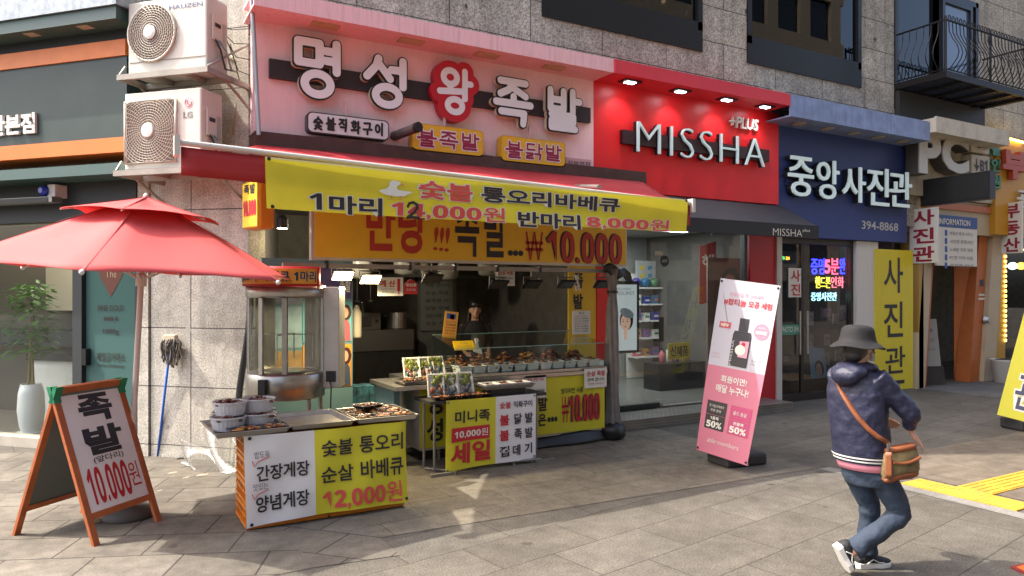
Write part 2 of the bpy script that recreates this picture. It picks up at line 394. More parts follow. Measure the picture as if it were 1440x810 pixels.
# ================================================================== SETTING: ground and paving
WHITE = mat('white_paint', '#dcdad4', .45, dirt=.18)
BLACK = mat('black_metal', '#1b1b1d', .45)
DARK = mat('dark_interior', '#26241f', .8, var=.3)
STEEL = mat('brushed_steel', '#a9a7a2', .32, .9, var=.12, vs=18)
GREYM = mat('grey_metal', '#8d8c88', .45, .6, var=.15)
TRANSP = glass('clear_glass')
ground = M().add([(-60, -60, 0), (90, -60, 0), (90, 90, 0), (-60, 90, 0)], [(0, 1, 2, 3)]).build(
    'ground', paving('street_slabs', ((.093, .083, .068), (.114, .103, .086)), .84, .46, rot=R(-9), mortar=.0045, mcol=(.045, .04, .034), shift=(.1, .07), speck=.42, stain=.36, spots=.45, sps=2.6, spk=75))
tag(ground, kind='structure')
# warm brown pavers along the shops, slabs of a wider format in front of the stall
pv = M().add([(1.75, 4.95, .004), (6.2, 4.75, .004), (6.2, 7.79, .004), (1.75, 7.79, .004)], [(0, 1, 2, 3)]).build(
    'pavement', paving('brown_slabs', ((.135, .117, .088), (.168, .147, .113)), .78, .4, rot=R(-1), mortar=.004, mcol=(.07, .06, .05), speck=.3, stain=.38, spots=.4, sps=2.5))
tag(pv, kind='structure')
pv = M().add([(-8, 4.35, .004), (1.2, 4.62, .004), (1.2, 8.9, .004), (-8, 12.0, .004)], [(0, 1, 2, 3)]).build(
    'pavement', paving('corner_slabs', ((.13, .116, .094), (.162, .146, .12)), .56, .42, rot=R(24), mortar=.007, mcol=(.05, .043, .036), speck=.2, stain=.45, spots=.35, sps=2.0))
tag(pv, kind='structure')
pv = M().add([(1.2, 4.62, .004), (1.75, 4.55, .004), (1.75, 7.79, .004), (1.2, 8.2, .004)], [(0, 1, 2, 3)]).build(
    'pavement', paving('joint_slabs', ((.125, .109, .088), (.15, .134, .11)), .5, .42, rot=R(48), mortar=.007, mcol=(.05, .043, .036), speck=.2, stain=.4))
tag(pv, kind='structure')
pv = M().add([(6.75, -8, .004), (30, -8, .004), (30, 4.7, .004), (6.75, 4.7, .004)], [(0, 1, 2, 3)]).build(
    'pavement', paving('brick_pavers', ((.13, .103, .075), (.16, .131, .1)), .23, .115, rot=R(6), mortar=.004, mcol=(.15, .13, .11), speck=.2, stain=.35))
tag(pv, kind='structure')
pv = M().add([(6.2, -8, .004), (6.36, -8, .004), (6.36, 4.72, .004), (6.2, 4.72, .004)], [(0, 1, 2, 3)]).build(
    'kerb_strip', paving('kerb_granite', ((.16, .155, .14), (.21, .2, .185)), .16, .9, mortar=.004, off=0, speck=.25, stain=.3))
tag(pv, kind='structure')
pv = M().add([(12.9, 6.3, .005), (17.5, 6.1, .005), (17.5, 7.75, .005), (12.9, 7.75, .005)], [(0, 1, 2, 3)]).build(
    'pavement', paving('entrance_slabs', ((.10, .10, .095), (.13, .125, .12)), .9, .45, mortar=.004, stain=.3))
tag(pv, kind='structure')
TACT = mat('tactile_yellow', '#bd8f2a', .75, var=.2, vs=5, dirt=.35)
def tactile(x0, x1, y0, y1, dots, label, name):
    mb = M().box(x0, x1, y0, y1, 0, .012)
    if dots:
        ny = int((y1 - y0) / .05); nx = int((x1 - x0) / .05)
        for i in range(nx):
            for j in range(ny): mb.lathe([(.018, 0), (.013, .006)], 8, (x0 + .025 + i * .05, y0 + .025 + j * .05, .012))
    else:
        n = 5
        for i in range(n):
            yy = y0 + .03 + i * (y1 - y0 - .06) / (n - 1); x = x0 + .03
            while x < x1 - .1: mb.box(x, min(x + .26, x1 - .02), yy - .014, yy + .014, .012, .017); x += .3
    tag(mb.build(name, TACT), label, 'tactile paving')
tactile(6.37, 6.67, 3.02, 3.98, True, 'yellow tactile strip with raised dots beside the grey kerb strip', 'tactile_strip')
tactile(6.68, 10.4, 3.36, 3.66, False, 'long yellow tactile strip with raised bars meeting the dotted strip', 'tactile_strip')

# ================================================================== the grey granite building
GRAN = paving('granite_panels', ((.39, .37, .315), (.47, .445, .38)), 1.12, .52, mortar=.007, mcol=(.08, .075, .07), off=.5, axis='xz', speck=.55, stain=.3, spk=52, shift=(.3, .28), spots=.75, sps=2.2)
GRAN2 = paving('granite_corner', ((.52, .49, .415), (.57, .54, .465)), 2.4, .62, mortar=.007, mcol=(.13, .12, .11), off=0, axis='xz', speck=.38, stain=.34, spk=60, shift=(1.9, .48), spots=.4, sps=2.5)
YF, KX, KY = 7.8, .504, 8.62
bld = thing('granite_building', 'grey speckled granite building with dark upstairs windows above the row of shop signs', 'building', (0, 0, 0))
w = M()
wins = [(4.90, 7.65, 5.25), (8.58, 11.33, 5.24), (12.28, 14.97, 5.0)]
w.box(1.35, 30, YF, 8.1, 2.95, 5.0)
x = 1.35
for a, b, z in wins:
    w.box(x, a, YF, 8.1, 5.0, 7.4)
    if z > 5.0: w.box(a, b, YF, 8.1, 5.0, z)
    x = b
w.box(x, 30, YF, 8.1, 5.0, 7.4); w.box(1.35, 30, YF, 8.1, 7.4, 12)
w.build('wall', GRAN, bld)
# chamfered corner, then the face along the side street
CH_A = math.degrees(math.atan2(7.8 - KY, 1.35 - KX)); FC = Frame((KX, KY), CH_A); CL = math.hypot(1.35 - KX, 7.8 - KY)
cw = M().box(0, CL, 0, .3, 0, 12)
for k, (cx_, cz_) in enumerate([(.28, 1.63), (.62, 1.66), (.9, 1.71), (.46, 1.36), (.55, .62), (.78, .9), (.88, 1.2), (.36, 2.1)]):
    cw.add([(cx_ + .035 * math.cos(a) * (1 + .2 * math.sin(3 * a + k)), -.002, cz_ + .04 * math.sin(a)) for a in [i * math.pi / 7 for i in range(14)]], [tuple(range(14))], 1)
cw = cw.build('corner_wall', [GRAN2, mat('filler_patches', '#b9b4a8', .9)], bld); cw.location = (KX, KY, 0); cw.rotation_euler = (0, 0, R(CH_A))
GA = -47.1; FG = Frame((KX, KY), GA)
sw = M().box(-9, -.02, 0, .3, 3.0, 12).box(-.16, -.02, -.02, .3, 0, 3.0).build('side_wall', GRAN2, bld); sw.location = (KX, KY, 0); sw.rotation_euler = (0, 0, R(GA))
poly = [(1.40, 8.1), (30, 8.1), (30, 17), (-5.6, 17), (-5.6, 15.3), (.62, 8.9)]
M().slab(poly, 2.96, 3.2).slab(poly, 11.7, 11.95).build('floor_slab', mat('concrete', '#8b867d', .9, var=.2), bld)
M().box(-4.2, 30, 16.8, 17, 0, 12).box(29.8, 30, 8.1, 16.8, 0, 12).build('rear_wall', mat('concrete', '#8b867d', .9), bld)
for a, b in ((5.66, 12), (9.26, 12), (12.68, 14)): M().box(a, a + .08, 8.1, b, 0, 2.96).build('partition', mat('partition_grey', '#5d5a55', .8, var=.2), bld)
M().slab([(1.42, 8.1), (1.5, 8.1), (2.3, 10.8), (2.2, 10.8)], 0, 2.96).build('partition', mat('partition_grey', '#5d5a55', .8, var=.2), bld)
# upstairs windows
WGL = glass('window_glass', (.10, .11, .12), .0, .8, ior=1.6)
FRM = mat('window_frame_dark', '#1f2123', .35, .3)
for i, (a, b, z) in enumerate(wins):
    f = M().box(a, b, 7.775, 7.87, z, z + (.42 if z > 5.1 else .3)).box(a, a + .09, 7.775, 7.87, z + .3, 7.4).box(b - .09, b, 7.775, 7.87, z + .3, 7.4).box(a, b, 7.775, 7.87, 7.3, 7.4)
    fr = f.build('window', FRM, bld)
    M().box(a + .09, b - .09, 7.83, 7.845, z + .3, 7.3).build('pane', WGL, fr)
M().box(2.0, 15, 9.6, 9.7, 3.25, 7.6).build('inner_wall', mat('inner_dark', '#2a2b2c', .9), bld)
# ceiling lamps glowing behind the first upstairs window
for k, (u, v) in enumerate([(858, 9), (923, 22), (933, 2), (968, 17)]):
    p = onY(u, v, 8.9)
    tag(M().ball(p, .035, .035, .03, 10).build('pendant_bulb', mat('bulb_warm', '#ffc98a', .5, emit=4.0)),
        ['small warm bulb nearest the left end behind the first upstairs window', 'lowest warm bulb behind the first upstairs window', 'warm bulb highest up behind the first upstairs window', 'dim warm bulb at the right end behind the first upstairs window'][k], 'light bulb', 'bulbs glowing upstairs')
# balcony with its bellied railing
bal = thing('balcony', 'black iron balcony with bellied scrollwork railing on the upper right', 'balcony', (0, 0, 0))
BX0, BX1, BY, BZ = 12.28, 15.05, 6.9, 5.42
IRON = mat('iron_black', '#1d1a1a', .5, .4); RUST = mat('iron_rust', '#4a2a24', .7)
d = M()
for i in range(12): yy = BY + .04 + i * .078; d.box(BX0, BX1, yy, yy + .05, BZ - .03, BZ)
for i in range(6): xx = BX0 + .02 + i * (BX1 - BX0 - .08) / 5; d.box(xx, xx + .045, BY, 7.775, BZ - .09, BZ - .032)
d.box(BX0, BX1, BY - .03, BY, BZ - .09, BZ + .02).box(BX0 - .03, BX0, BY - .03, 7.77, BZ - .09, BZ + .02).box(BX1, BX1 + .03, BY - .03, 7.77, BZ - .09, BZ + .02)
d.build('deck', IRON, bal)
M().box(BX0, BX1, 7.70, 7.79, BZ - .62, BZ - .1).build('base_panel', mat('base_panel_dark', '#2b2927', .6), bal)
rl = M()
zt = BZ + .88
rl.tube([(BX0, 7.75, zt), (BX0, BY, zt), (BX1, BY, zt), (BX1, 7.75, zt)], .018)
rl.tube([(BX0, 7.75, BZ + .06), (BX0, BY, BZ + .06), (BX1, BY, BZ + .06), (BX1, 7.75, BZ + .06)], .012)
for x in (BX0, (BX0 + BX1) / 2, BX1): rl.tube([(x, BY, BZ), (x, BY, zt + .06)], .02)
rl.build('rail', IRON, bal)
bl = M(); belly = [(0, .06), (.05, .12), (.13, .22), (.16, .32), (.13, .44), (.05, .58), (0, .7), (-.01, .88)]
def curl(n=10): return [(.035 * math.sin(a) , .88 + .045 - .045 * math.cos(a)) for a in [i * 1.7 * math.pi / n for i in range(1, n + 1)]]
n = 25
for i in range(1, n):
    x = BX0 + (BX1 - BX0) * i / n
    bl.tube([(x, BY - o, BZ + z) for o, z in belly] + [(x + o, BY, BZ + z) for o, z in curl()], .0085, 5)
for i in range(1, 7):
    y = BY + .87 * i / 7
    bl.tube([(BX0 - o, y, BZ + z) for o, z in belly], .0085, 5); bl.tube([(BX1 + o, y, BZ + z) for o, z in belly], .0085, 5)
bl.build('balusters', IRON, bal)
M().box(13.62, 13.70, 7.70, 7.773, 5.3, 7.3).box(14.55, 14.63, 7.70, 7.773, 5.3, 7.3).box(13.7, 14.55, 7.70, 7.773, 7.15, 7.3).build('door_frame', FRM, bal)
M().box(13.70, 14.55, 7.74, 7.76, 5.42, 7.15).build('door_pane', mat('blue_pane', '#4a5a70', .08, spec=.8), bal)

# ================================================================== building across the street (it shows in the window reflections)
opp = thing('office_block', 'grey office block across the street, mirrored in the upstairs windows', 'building', (0, 0, 0))
ow = M(); OY = -13.0; zs = [0, 3.4, 6.8, 10.2, 13.6, 17, 20.4]
ow.box(-6, 40, OY - 9, OY - .3, 0, 24)
for i in range(7):
    ow.box(-6, 40, OY - .3, OY, zs[i] + 2.4, zs[i] + 3.4 if i < 6 else 24)
    for k in range(17): xx = -6 + k * 2.8; ow.box(xx, xx + .9, OY - .3, OY, zs[i], zs[i] + 2.4)
ow.build('wall', mat('far_stone', '#857c6c', .85, var=.2), opp)
for i in range(7):
    for k in range(16):
        xx = -6 + k * 2.8 + .9
        M().box(xx + .03, xx + 1.87, OY - .28, OY - .2, zs[i] + .05, zs[i] + 2.35).build('window', mat('far_glass', '#1c2126', .1), opp)

# ================================================================== the green jewellery shop along the side street
GREEN = mat('shop_green', '#233733', .55, var=.12, vs=3, dirt=.12); ORANGE = mat('shop_orange', '#d67428', .5, var=.1, dirt=.1)
DGREEN = mat('shop_dark', '#23282a', .6)
def gp(u, v, y): return FG.at(u, v, y)
shop = thing('gold_shop', 'dark green corner shop front with orange bands and a tinted glass door', 'shop front', (KX, KY, 0), R(GA))
sy = -.42; xr = gp(176, 100, sy)[0]
zb = [gp(176, v, sy)[1] for v in (54, 77, 192, 213)]      # orange top, bottom; orange top, bottom at the right end
sg = M(); sg.box(-7, xr, sy, -.02, zb[1] + .005, zb[0] - .25 if False else zb[1] + .006)
sgn = M().box(-7, xr, sy + .02, -.02, zb[2] + .002, zb[1] - .002).build('sign_panel', GREEN, shop)
M().box(-7, xr, sy, -.02, zb[1], zb[0]).box(-7, xr, sy, -.02, zb[3], zb[2]).build('orange_band', ORANGE, shop)
M().box(-7, xr, sy + .06, -.02, zb[0] + .002, zb[0] + .55).build('soffit_board', DGREEN, shop)
zc = [gp(157, v, -.62)[1] for v in (-22, 8, 26)]; xc = gp(163, 20, -.62)[0]
M().box(-7, xc, -.62, -.02, zc[2], zc[1] - .003).build('canopy', mat('canopy_green', '#3f5a56', .5, dirt=.3, streak=True), shop)
M().box(-7, xc + .03, -.65, -.02, zc[1], zc[1] + .3).build('gutter', mat('galvanised', '#8f969b', .4, .6, var=.25, vs=14, dirt=.4, streak=True), shop)
for u, v in ((45, 47), (120, 36)):
    lx = gp(u, v, -.52)[0]
    M().box(lx - .07, lx + .07, -.57, -.47, zc[2] - .006, zc[2] - .001).build('downlight', mat('unlit_lamp', '#b9ab94', .4), shop)
lt = M(); put_text(lt, **txt(FG, '산본점', sy, -14, 50, 158, 187, at='R', bold=.035, depth=.03)); lt.warp(lambda a, b, c: (a, b - .012, c))
lt.build('lettering', WHITE, shop)
zl = [gp(175, v, -.3)[1] for v in (231, 246)]
M().box(-7, xr, -.40, -.02, zl[1], zl[0]).build('lower_trim', mat('canopy_green', '#3f5a56', .5), shop)
M().box(-7, -.17, -.03, .1, zl[1] - .42, zl[1] - .004).box(-1.05, -.92, -.03, .1, 0, zl[1] - .43).box(-.2, -.165, -.02, .1, 0, zl[1] - .43).build('door_surround', DGREEN, shop)
xd0, xd1 = -.91, -.21; zd = zl[1] - .44
dr = M().box(xd0, xd1, .02, .035, .06, zd).build('door', glass('green_tint_glass', (.30, .42, .39), .02, 1.0, film=(.085, .17, .155), film_fac=.72), shop)
M().box(xd0 + .01, xd0 + .07, -.05, .015, .95, 1.13).build('door_lock', mat('lock_metal', '#3a3b3c', .3, .8), dr)
GOLD = mat('gold_leaf', '#2b2620', .5, .1)
cx = (xd0 + xd1) / 2
for body, w_, z0, z1 in (('FINE GOLD', .36, 1.545, 1.61), ('999.9', .2, 1.415, 1.485), ('1000g', .22, 1.28, 1.35), ('제일금거래소', .40, .99, 1.09), ('The First Gold Exchange', .38, .92, .965)):
    g = M(); put_text(g, body, cx - w_ / 2, cx + w_ / 2, z0, z1, .016, bold=.012); g.build('door_lettering', GOLD, dr)
dz = 1.93
e = M().add([(cx - .17, .016, dz + .02), (cx, .016, dz - .23), (cx + .17, .016, dz + .02), (cx + .12, .016, dz + .12), (cx - .12, .016, dz + .12)], [(0, 1, 2, 3, 4)])
e.build('diamond_emblem', mat('emblem_copper', '#5e3629', .4, .4), dr)
g = M(); put_text(g, 'The', cx - .07, cx + .08, dz - .02, dz + .06, .013, bold=.0); g.build('emblem_lettering', mat('emblem_text', '#b08a70', .5), dr)
M().box(-6.9, -1.06, .02, .035, .12, zd).build('shop_window', glass('clear_glass'), shop)
M().box(-7, -1.06, -.06, .12, 0, .11).build('sill', mat('sill_stone', '#a9a294', .6, var=.15), shop)
M().box(-7, -.3, 1.75, 1.8, 0, 2.9).build('rear_wall', mat('gold_shop_wall', '#5e584c', .8), shop)
M().box(-7, -.3, .2, 1.75, 0, .02).build('floor', mat('gold_shop_floor', '#8a8478', .3), shop)
M().box(-7, -.3, .15, 1.75, 2.72, 2.78).build('ceiling', mat('gold_shop_ceiling', '#c9c6bd', .7), shop)
for i in range(4):
    for j in range(2): M().cyl((-1.4 - i * .75, .6 + j * .7, 2.70), .08, .015, 16).build('ceiling_lamp', mat('lamp_white', '#fff2dc', .5, emit=5), shop)
al = bpy.data.lights.new('ceiling_light', 'AREA'); al.energy = 12; al.size = 1.3; al.color = (1, .92, .8)
ao = bpy.data.objects.new('ceiling_light', al); COL.objects.link(ao); ao.location = FG.w(-2.0, 1.0, 2.66)
M().box(-7, -1.1, 1.5, 1.74, 1.0, 1.22).build('dark_rail', DGREEN, shop)
M().box(-3.2, -1.15, 1.45, 1.74, 1.5, 2.2).build('shelf_niche', mat('niche_lit', '#a39a86', .6), shop)
# inside: white counter, plant in a tall pot
ct = thing('display_counter', 'white counter with ribbed wooden front inside the gold shop window', 'counter', FG.w(-2.0, 1.3), R(GA))
M().box(-.9, .2, -.3, .3, 0, .86).build('body', WHITE, ct); M().box(-.95, .25, -.35, .35, .86, .95).build('top', BLACK, ct)
q = M()
for i in range(9): q.box(-.12 + i * .035 - .012, -.12 + i * .035 + .012, -.32, -.301, .2, .72)
q.build('ribbed_panel', mat('rib_wood', '#7a6446', .6), ct)
gx, gz = gp(44, 560, .55)
pot = thing('potted_plant', 'leafy green plant in a tall white pot behind the gold shop window', 'plant', FG.w(gx, .55), R(GA))
M().lathe([(.10, 0), (.105, .02), (.13, .12), (.15, .3), (.14, .5), (.115, .62), (.1, .62), (.1, .58)], 28).build('pot', mat('pot_white', '#d8dbd8', .35), pot, smooth=True)
M().lathe([(.15, -.0), (.16, .03)], 24, (0, 0, 0)).build('saucer', WHITE, pot)
tk = M()
for a in range(3): tk.tube([(0.03 * math.cos(a * 2), .03 * math.sin(a * 2), .58), (.02 * math.cos(a * 2 + 1), .02 * math.sin(a * 2), 1.0), (.04 * math.cos(a * 2 + 2), .05 * math.sin(a * 2), 1.45)], [.02, .017, .01], 6)
tk.build('trunk', mat('plant_stem', '#8d8255', .8), pot)
lf = M()
for k in range(620):
    a = random.uniform(0, 6.28); rr = .29 * math.sqrt(random.random()); h = 1.1 + .85 * random.random() - rr * .5
    c = Vector((rr * math.cos(a), rr * math.sin(a) * .8, h)); d1 = Vector((math.cos(a + random.uniform(-.8, .8)), math.sin(a), random.uniform(-.7, .3))).normalized(); s1 = d1.cross(Vector((0, 0, 1))).normalized()
    L_ = random.uniform(.07, .14); W_ = L_ * .26
    lf.add([c, c + d1 * L_ * .5 + s1 * W_, c + d1 * L_, c + d1 * L_ * .5 - s1 * W_], [(0, 1, 2, 3)])
lf.build('leaves', mat('leaf_green', '#4f7a35', .45, var=.35, vs=20, trans=.25), pot)
# security beacon by the window head
bx, bz = gp(64, 268, -.2)
bc = thing('alarm_beacon', 'small blue alarm beacon on a white box above the gold shop window', 'alarm', FG.w(bx, -.12, bz - .06), R(GA))
M().box(0, .11, -.06, .1, -.01, .13).build('housing', WHITE, bc, bevel=.006)
M().lathe([(.055, 0), (.06, .02), (.055, .09), (.03, .12)], 20).warp(lambda x, y, z: (x - .03, -z - .0, y + .06)).build('beacon_lens', mat('beacon_blue', '#2c3fa8', .25), bc)
cm = thing('dome_camera', 'dark camera hanging below the gold shop canopy', 'camera', FG.w(bx - .14, -.12, bz - .07), R(GA))
M().box(-.015, .015, -.015, .015, 0, .12).build('bracket', BLACK, cm); M().tube([(-.05, -.06, -.03), (.05, .03, .03)], .035, 10).build('body', BLACK, cm)
sr = thing('shutter_housing', 'grey slatted shutter housing above the gold shop window', 'shutter', FG.w(-1.2, -.08, zl[1] - .2), R(GA))
M().box(-3, .1, -.16, -.03, -.03, .03).build('casing', GREYM, sr)
q = M()
for i in range(9): q.box(-3, .05, -.165, -.161, -.028 + i * .006, -.024 + i * .006)
q.build('slats', BLACK, sr)

# ================================================================== shop signs on the granite front
PINK = mat('sign_pink', '#f0cfd0', .5, var=.1, vs=2, dirt=.10, streak=True); PINKF = mat('fascia_pink', '#ecc0c3', .55, dirt=.28, streak=True)
RED = mat('sign_red', '#de2026', .4, var=.05); REDF = mat('fascia_red', '#d43a48', .5, var=.06)
BLUE = mat('sign_blue', '#293b74', .5, var=.08, dirt=.06); BLUEF = mat('fascia_blue', '#8295bd', .6, var=.2, dirt=.4, streak=True)
def signboard(name, label, x0, x1, z0, z1, y, cx0, cx1, cy_, cz0, cz1, mp, mf, cat='shop sign'):
    t = thing(name, label, cat, (0, 0, 0))
    M().box(x0, x1, y, YF - .002, z0, z1).build('panel', mp, t)
    M().box(cx0, cx1, cy_, cy_ + .03, cz0, cz1).box(cx0, cx1, cy_ + .03, YF - .003, cz1 - .03, cz1).box(cx0, cx1, cy_ + .03, YF - .003, cz0 + .002, cz0 + .02).build('canopy', mf, t)
    return t
# -- pink sign
YP = 7.65
pk = signboard('restaurant_signboard', 'large pink restaurant signboard with puffy white letters on a dark bar', 1.37, 5.60, 3.36, 4.50, YP, 1.30, 5.60, 7.22, 4.49, 4.66, PINK, PINKF)
for u, v in ((457, 31), (578, 56), (684, 76), (778, 95)):
    p = onY(u, v, 7.42)
    M().box(p.x - .14, p.x + .14, 7.34, 7.48, 4.472, 4.489).build('downlight', [mat('lamp_frame', '#bfa37a', .4), ], pk)
b0 = onY(379, 92, YP - .05); b1 = onY(830, 163, YP - .05)
M().box(b0.x, b1.x, YP - .06, YP - .001, 3.93, 4.12).build('backing_bar', mat('bar_dark', '#2a2126', .5), pk)
LW = mat('letter_white', '#dfe3e2', .35); LB = mat('letter_edge', '#1c1a1c', .5); LC = mat('letter_side', '#cdbf9f', .5); LR = mat('letter_red', '#b51228', .4)
YL = YP - .14
for ch, uL, uR, vt, vb in (('명', 409, 488, 51, 139), ('성', 508, 580, 76, 153), ('왕', 612, 667, 93, 162), ('족', 692, 751, 106, 179), ('발', 765, 819, 121, 188)):
    x0, x1 = XY(uL, YL), XY(uR, YL); uc = (uL + uR) / 2; z1, z0 = onY(uc, vt, YL).z, onY(uc, vb, YL).z; r = .043
    if ch == '왕':
        q = M(); put_glyph(q, ch, x0, x1, z0, z1, YL, r * .85); put_glyph(q, ch, x0, x1, z0, z1, YL + .006, r, depth=.11, m=1, grow=.075)
        q.build('letter', [LW, LR], pk)
    else:
        q = M(); put_glyph(q, ch, x0, x1, z0, z1, YL - .006, r); put_glyph(q, ch, x0, x1, z0, z1, YL, r, depth=.02, m=1, grow=.014); put_glyph(q, ch, x0, x1, z0, z1, YL + .021, r, depth=.06, m=2, grow=.012)
        q.build('letter', [LW, LB, LC], pk)
# -- small light boxes under it
def lightbox(name, label, body, uL, uR, vtl, vbl, base, ink, edge, r, y=7.5, outline=None):
    x0, x1 = XY(uL, y), XY(uR, y); uc = (uL + uR) / 2; z1, z0 = onY(uc, vtl, y).z, onY(uc, vbl, y).z
    t = thing(name, label, 'light box sign', (x0, y, z0)); w_, h_ = x1 - x0, z1 - z0; rad = .05
    poly = []
    for cx, cz, a0 in ((w_ - rad, rad, -90), (w_ - rad, h_ - rad, 0), (rad, h_ - rad, 90), (rad, rad, 180)):
        poly += [(cx + rad * math.cos(R(a0 + k * 15)), cz + rad * math.sin(R(a0 + k * 15))) for k in range(7)]
    M().prism(poly, 0, .1).build('case', edge, t)
    g = .012; s = lambda p: (g + p[0] * (w_ - 2 * g) / w_, g + p[1] * (h_ - 2 * g) / h_)
    M().add([(s(p)[0], -.003, s(p)[1]) for p in poly], [tuple(range(len(poly)))]).build('face', base, t)
    M().box(w_ * .45, w_ * .45 + .025, .03, .06, h_, h_ + .16).build('bracket', mat('bracket_pale', '#c6a7a2', .5), t)
    q = M(); n = len(body); pad = .045; cw_ = (w_ - 2 * pad) / n
    for i, ch in enumerate(body):
        j = ((i * 7) % 3 - 1) * .006; s_ = h_ * .15
        a = (pad + i * cw_ + .008, pad + (i + 1) * cw_ - .008, s_ + j, h_ - s_ + j)
        if outline: put_glyph(q, ch, *a, -.006, r, m=1, grow=.013, res=46)
        put_glyph(q, ch, *a, -.0085, r, res=46)
    q.build('lettering', [ink, outline] if outline else [ink], t)
    return t
INK = mat('ink_black', '#1d1b1d', .5); MAG = mat('ink_maroon', '#8e1f45', .5); YEL = mat('box_yellow', '#dcae28', .45, dirt=.1)
lightbox('light_box', 'white light box with black brush lettering below the pink sign letters', '숯불직화구이', 432, 547, 163, 192, mat('box_white', '#cfd3d2', .45, dirt=.08), INK, mat('box_edge', '#3a383a', .5), .0115)
lightbox('light_box', 'yellow light box with three maroon brush letters beside the metal flue', '불족발', 579, 680, 178, 216, YEL, MAG, mat('box_edge_yellow', '#c7991f', .5), .0125, outline=WHITE)
lightbox('light_box', 'yellow light box with maroon brush letters near the red signboard', '불닭발', 704, 795, 195, 231, YEL, MAG, mat('box_edge_yellow', '#c7991f', .5), .0125, outline=WHITE)
t = thing('branch_plate', 'small pale plate with dark lettering right of the yellow light boxes', 'sign', (0, 0, 0)); p0 = onY(796, 221, 7.63); p1 = onY(831, 241, 7.63)
M().box(p0.x, p1.x, 7.628, 7.648, p1.z, p0.z).build('plate', mat('plate_pinkish', '#c89aa0', .5), t)
q = M(); put_text(q, '산본역점', p0.x + .02, p1.x - .02, p1.z + .03, p0.z - .03, 7.625, bold=.0); q.build('lettering', INK, t)
p = onY(568, 186, 7.4)
fl = thing('flue_pipe', 'stubby soot-stained metal flue pipe poking out between the light boxes', 'pipe', (p.x, 7.64, p.z))
M().tube([(-.02, 0, .0), (.07, -.42, .02)], .052, 20).build('pipe', mat('flue_metal', '#7d7470', .45, .5, var=.3, dirt=.6), fl)
M().tube([(.068, -.425, .0205), (.08, -.47, .022)], .055, 20).build('mouth', mat('soot', '#1f1a19', .8), fl)
# flashing under the pink sign
fs = M().prism([(1.36, 3.2), (6.36, 3.2), (6.36, 3.352), (1.36, 3.352)], 7.5, 7.79)
tag(fs.build('flashing_board', mat('flashing_brown', '#4a3029', .6, var=.3, dirt=.3)), 'long rusty brown flashing board between the pink signboard and the red awning', 'flashing')
# downpipe at the left end of the pink sign
a = onY(352, -40, 7.45); c = onY(364, 190, 7.45)
tag(M().tube([a, c], .022, 10).build('downpipe', mat('pipe_galv', '#a9adae', .35, .7)), 'thin galvanised pipe running down the left edge of the pink signboard', 'pipe')
# -- red sign
rd = signboard('cosmetics_signboard', 'bright red cosmetics signboard with thin white capitals on a dark bar', 5.602, 9.11, 3.10, 4.50, YP, 5.604, 8.83, 7.2, 4.485, 4.655, RED, REDF)
for u, v in ((886, 115), (957, 129), (1022, 140), (1076, 150)):
    p = onY(u, v, 7.4)
    dl = M().box(p.x - .14, p.x + .14, 7.32, 7.48, 4.468, 4.484).build('downlight', BLACK, rd)
    M().box(p.x - .07, p.x + .07, 7.36, 7.44, 4.462, 4.467).build('lamp_face', mat('lamp_cool', '#f4f6ff', .5, emit=8), dl)
    al = bpy.data.lights.new('sign_lamp', 'SPOT'); al.energy = 6; al.spot_size = R(110); al.spot_blend = .8; al.shadow_soft_size = .05
    ao = bpy.data.objects.new('sign_lamp', al); COL.objects.link(ao); ao.location = (p.x, 7.42, 4.455); ao.rotation_euler = (R(12), 0, 0)
b0 = onY(876, 184, YP - .07); b1 = onY(1082, 222, YP - .07)
M().box(b0.x, b1.x, YP - .07, YP - .001, 3.72, 3.90).build('backing_bar', mat('bar_plum', '#33181d', .5), rd)
LM = mat('letter_mint', '#c3d8d8', .35, emit=.06)
q = M(); q1 = txt(F0, 'MISSHA', YP - .12, 897, 1076, 172, 218, bold=-.024, depth=.03, space=1.14)
q1['z0'] = onY(986, 224, YP - .12).z; q1['z1'] = onY(986, 187, YP - .12).z + .04
put_text(q, **q1); q1.update(y=YP - .089, depth=.06, grow=.004); put_text(q, m=1, **q1); q.build('lettering', [LM, LB], rd)
q = M(); put_text(q, **txt(F0, '+PLUS', YP - .05, 1027, 1066, 165, 181, at='C', bold=.012, depth=.04, shear=.12))
q.build('small_lettering', WHITE, rd)
# -- blue sign
YB = 7.7
bs = signboard('photo_studio_signboard', 'navy photo studio signboard with white block letters and weathered blue canopy', 9.112, 12.5, 2.63, 4.36, YB, 8.835, 12.35, 7.2, 4.335, 4.66, BLUE, BLUEF)
for u, v in ((1126, 164), (1166, 173), (1203, 181), (1237, 188), (1271, 193)):
    p = onY(u, v, 7.42)
    M().lathe([(.10, 0), (.10, .012), (.075, .014), (.07, .004)], 24, (p.x, 7.45, 4.32)).build('downlight', mat('unlit_lamp', '#b9ab94', .4), bs)
q = M(); L5 = [('중', 1110, 1145, 220, 276), ('앙', 1150, 1181, 225, 280), ('사', 1186, 1218, 234, 284), ('진', 1221, 1251, 236, 289), ('관', 1252, 1283, 241, 291)]
for ch, a, b, vt, vb in L5:
    k = txt(F0, ch, YB - .14, a, b, vt, vb, at='C', bold=.006, depth=.03); put_text(q, **k); k.update(y=YB - .109, depth=.09, grow=.004); put_text(q, m=1, **k)
q.build('lettering', [mat('letter_ice', '#cfe2e2', .35, emit=.06), LB], bs)
q = M(); put_text(q, **txt(F0, '394-8868', YB - .006, 1212, 1263, 310, 322, bold=.01)); q.build('phone_lettering', mat('letter_pale', '#b9b7b4', .5), bs)
M().box(9.3, 12.35, YB - .04, YB - .001, 3.42, 3.5).build('rail', mat('rail_navy', '#1a2450', .5), bs)
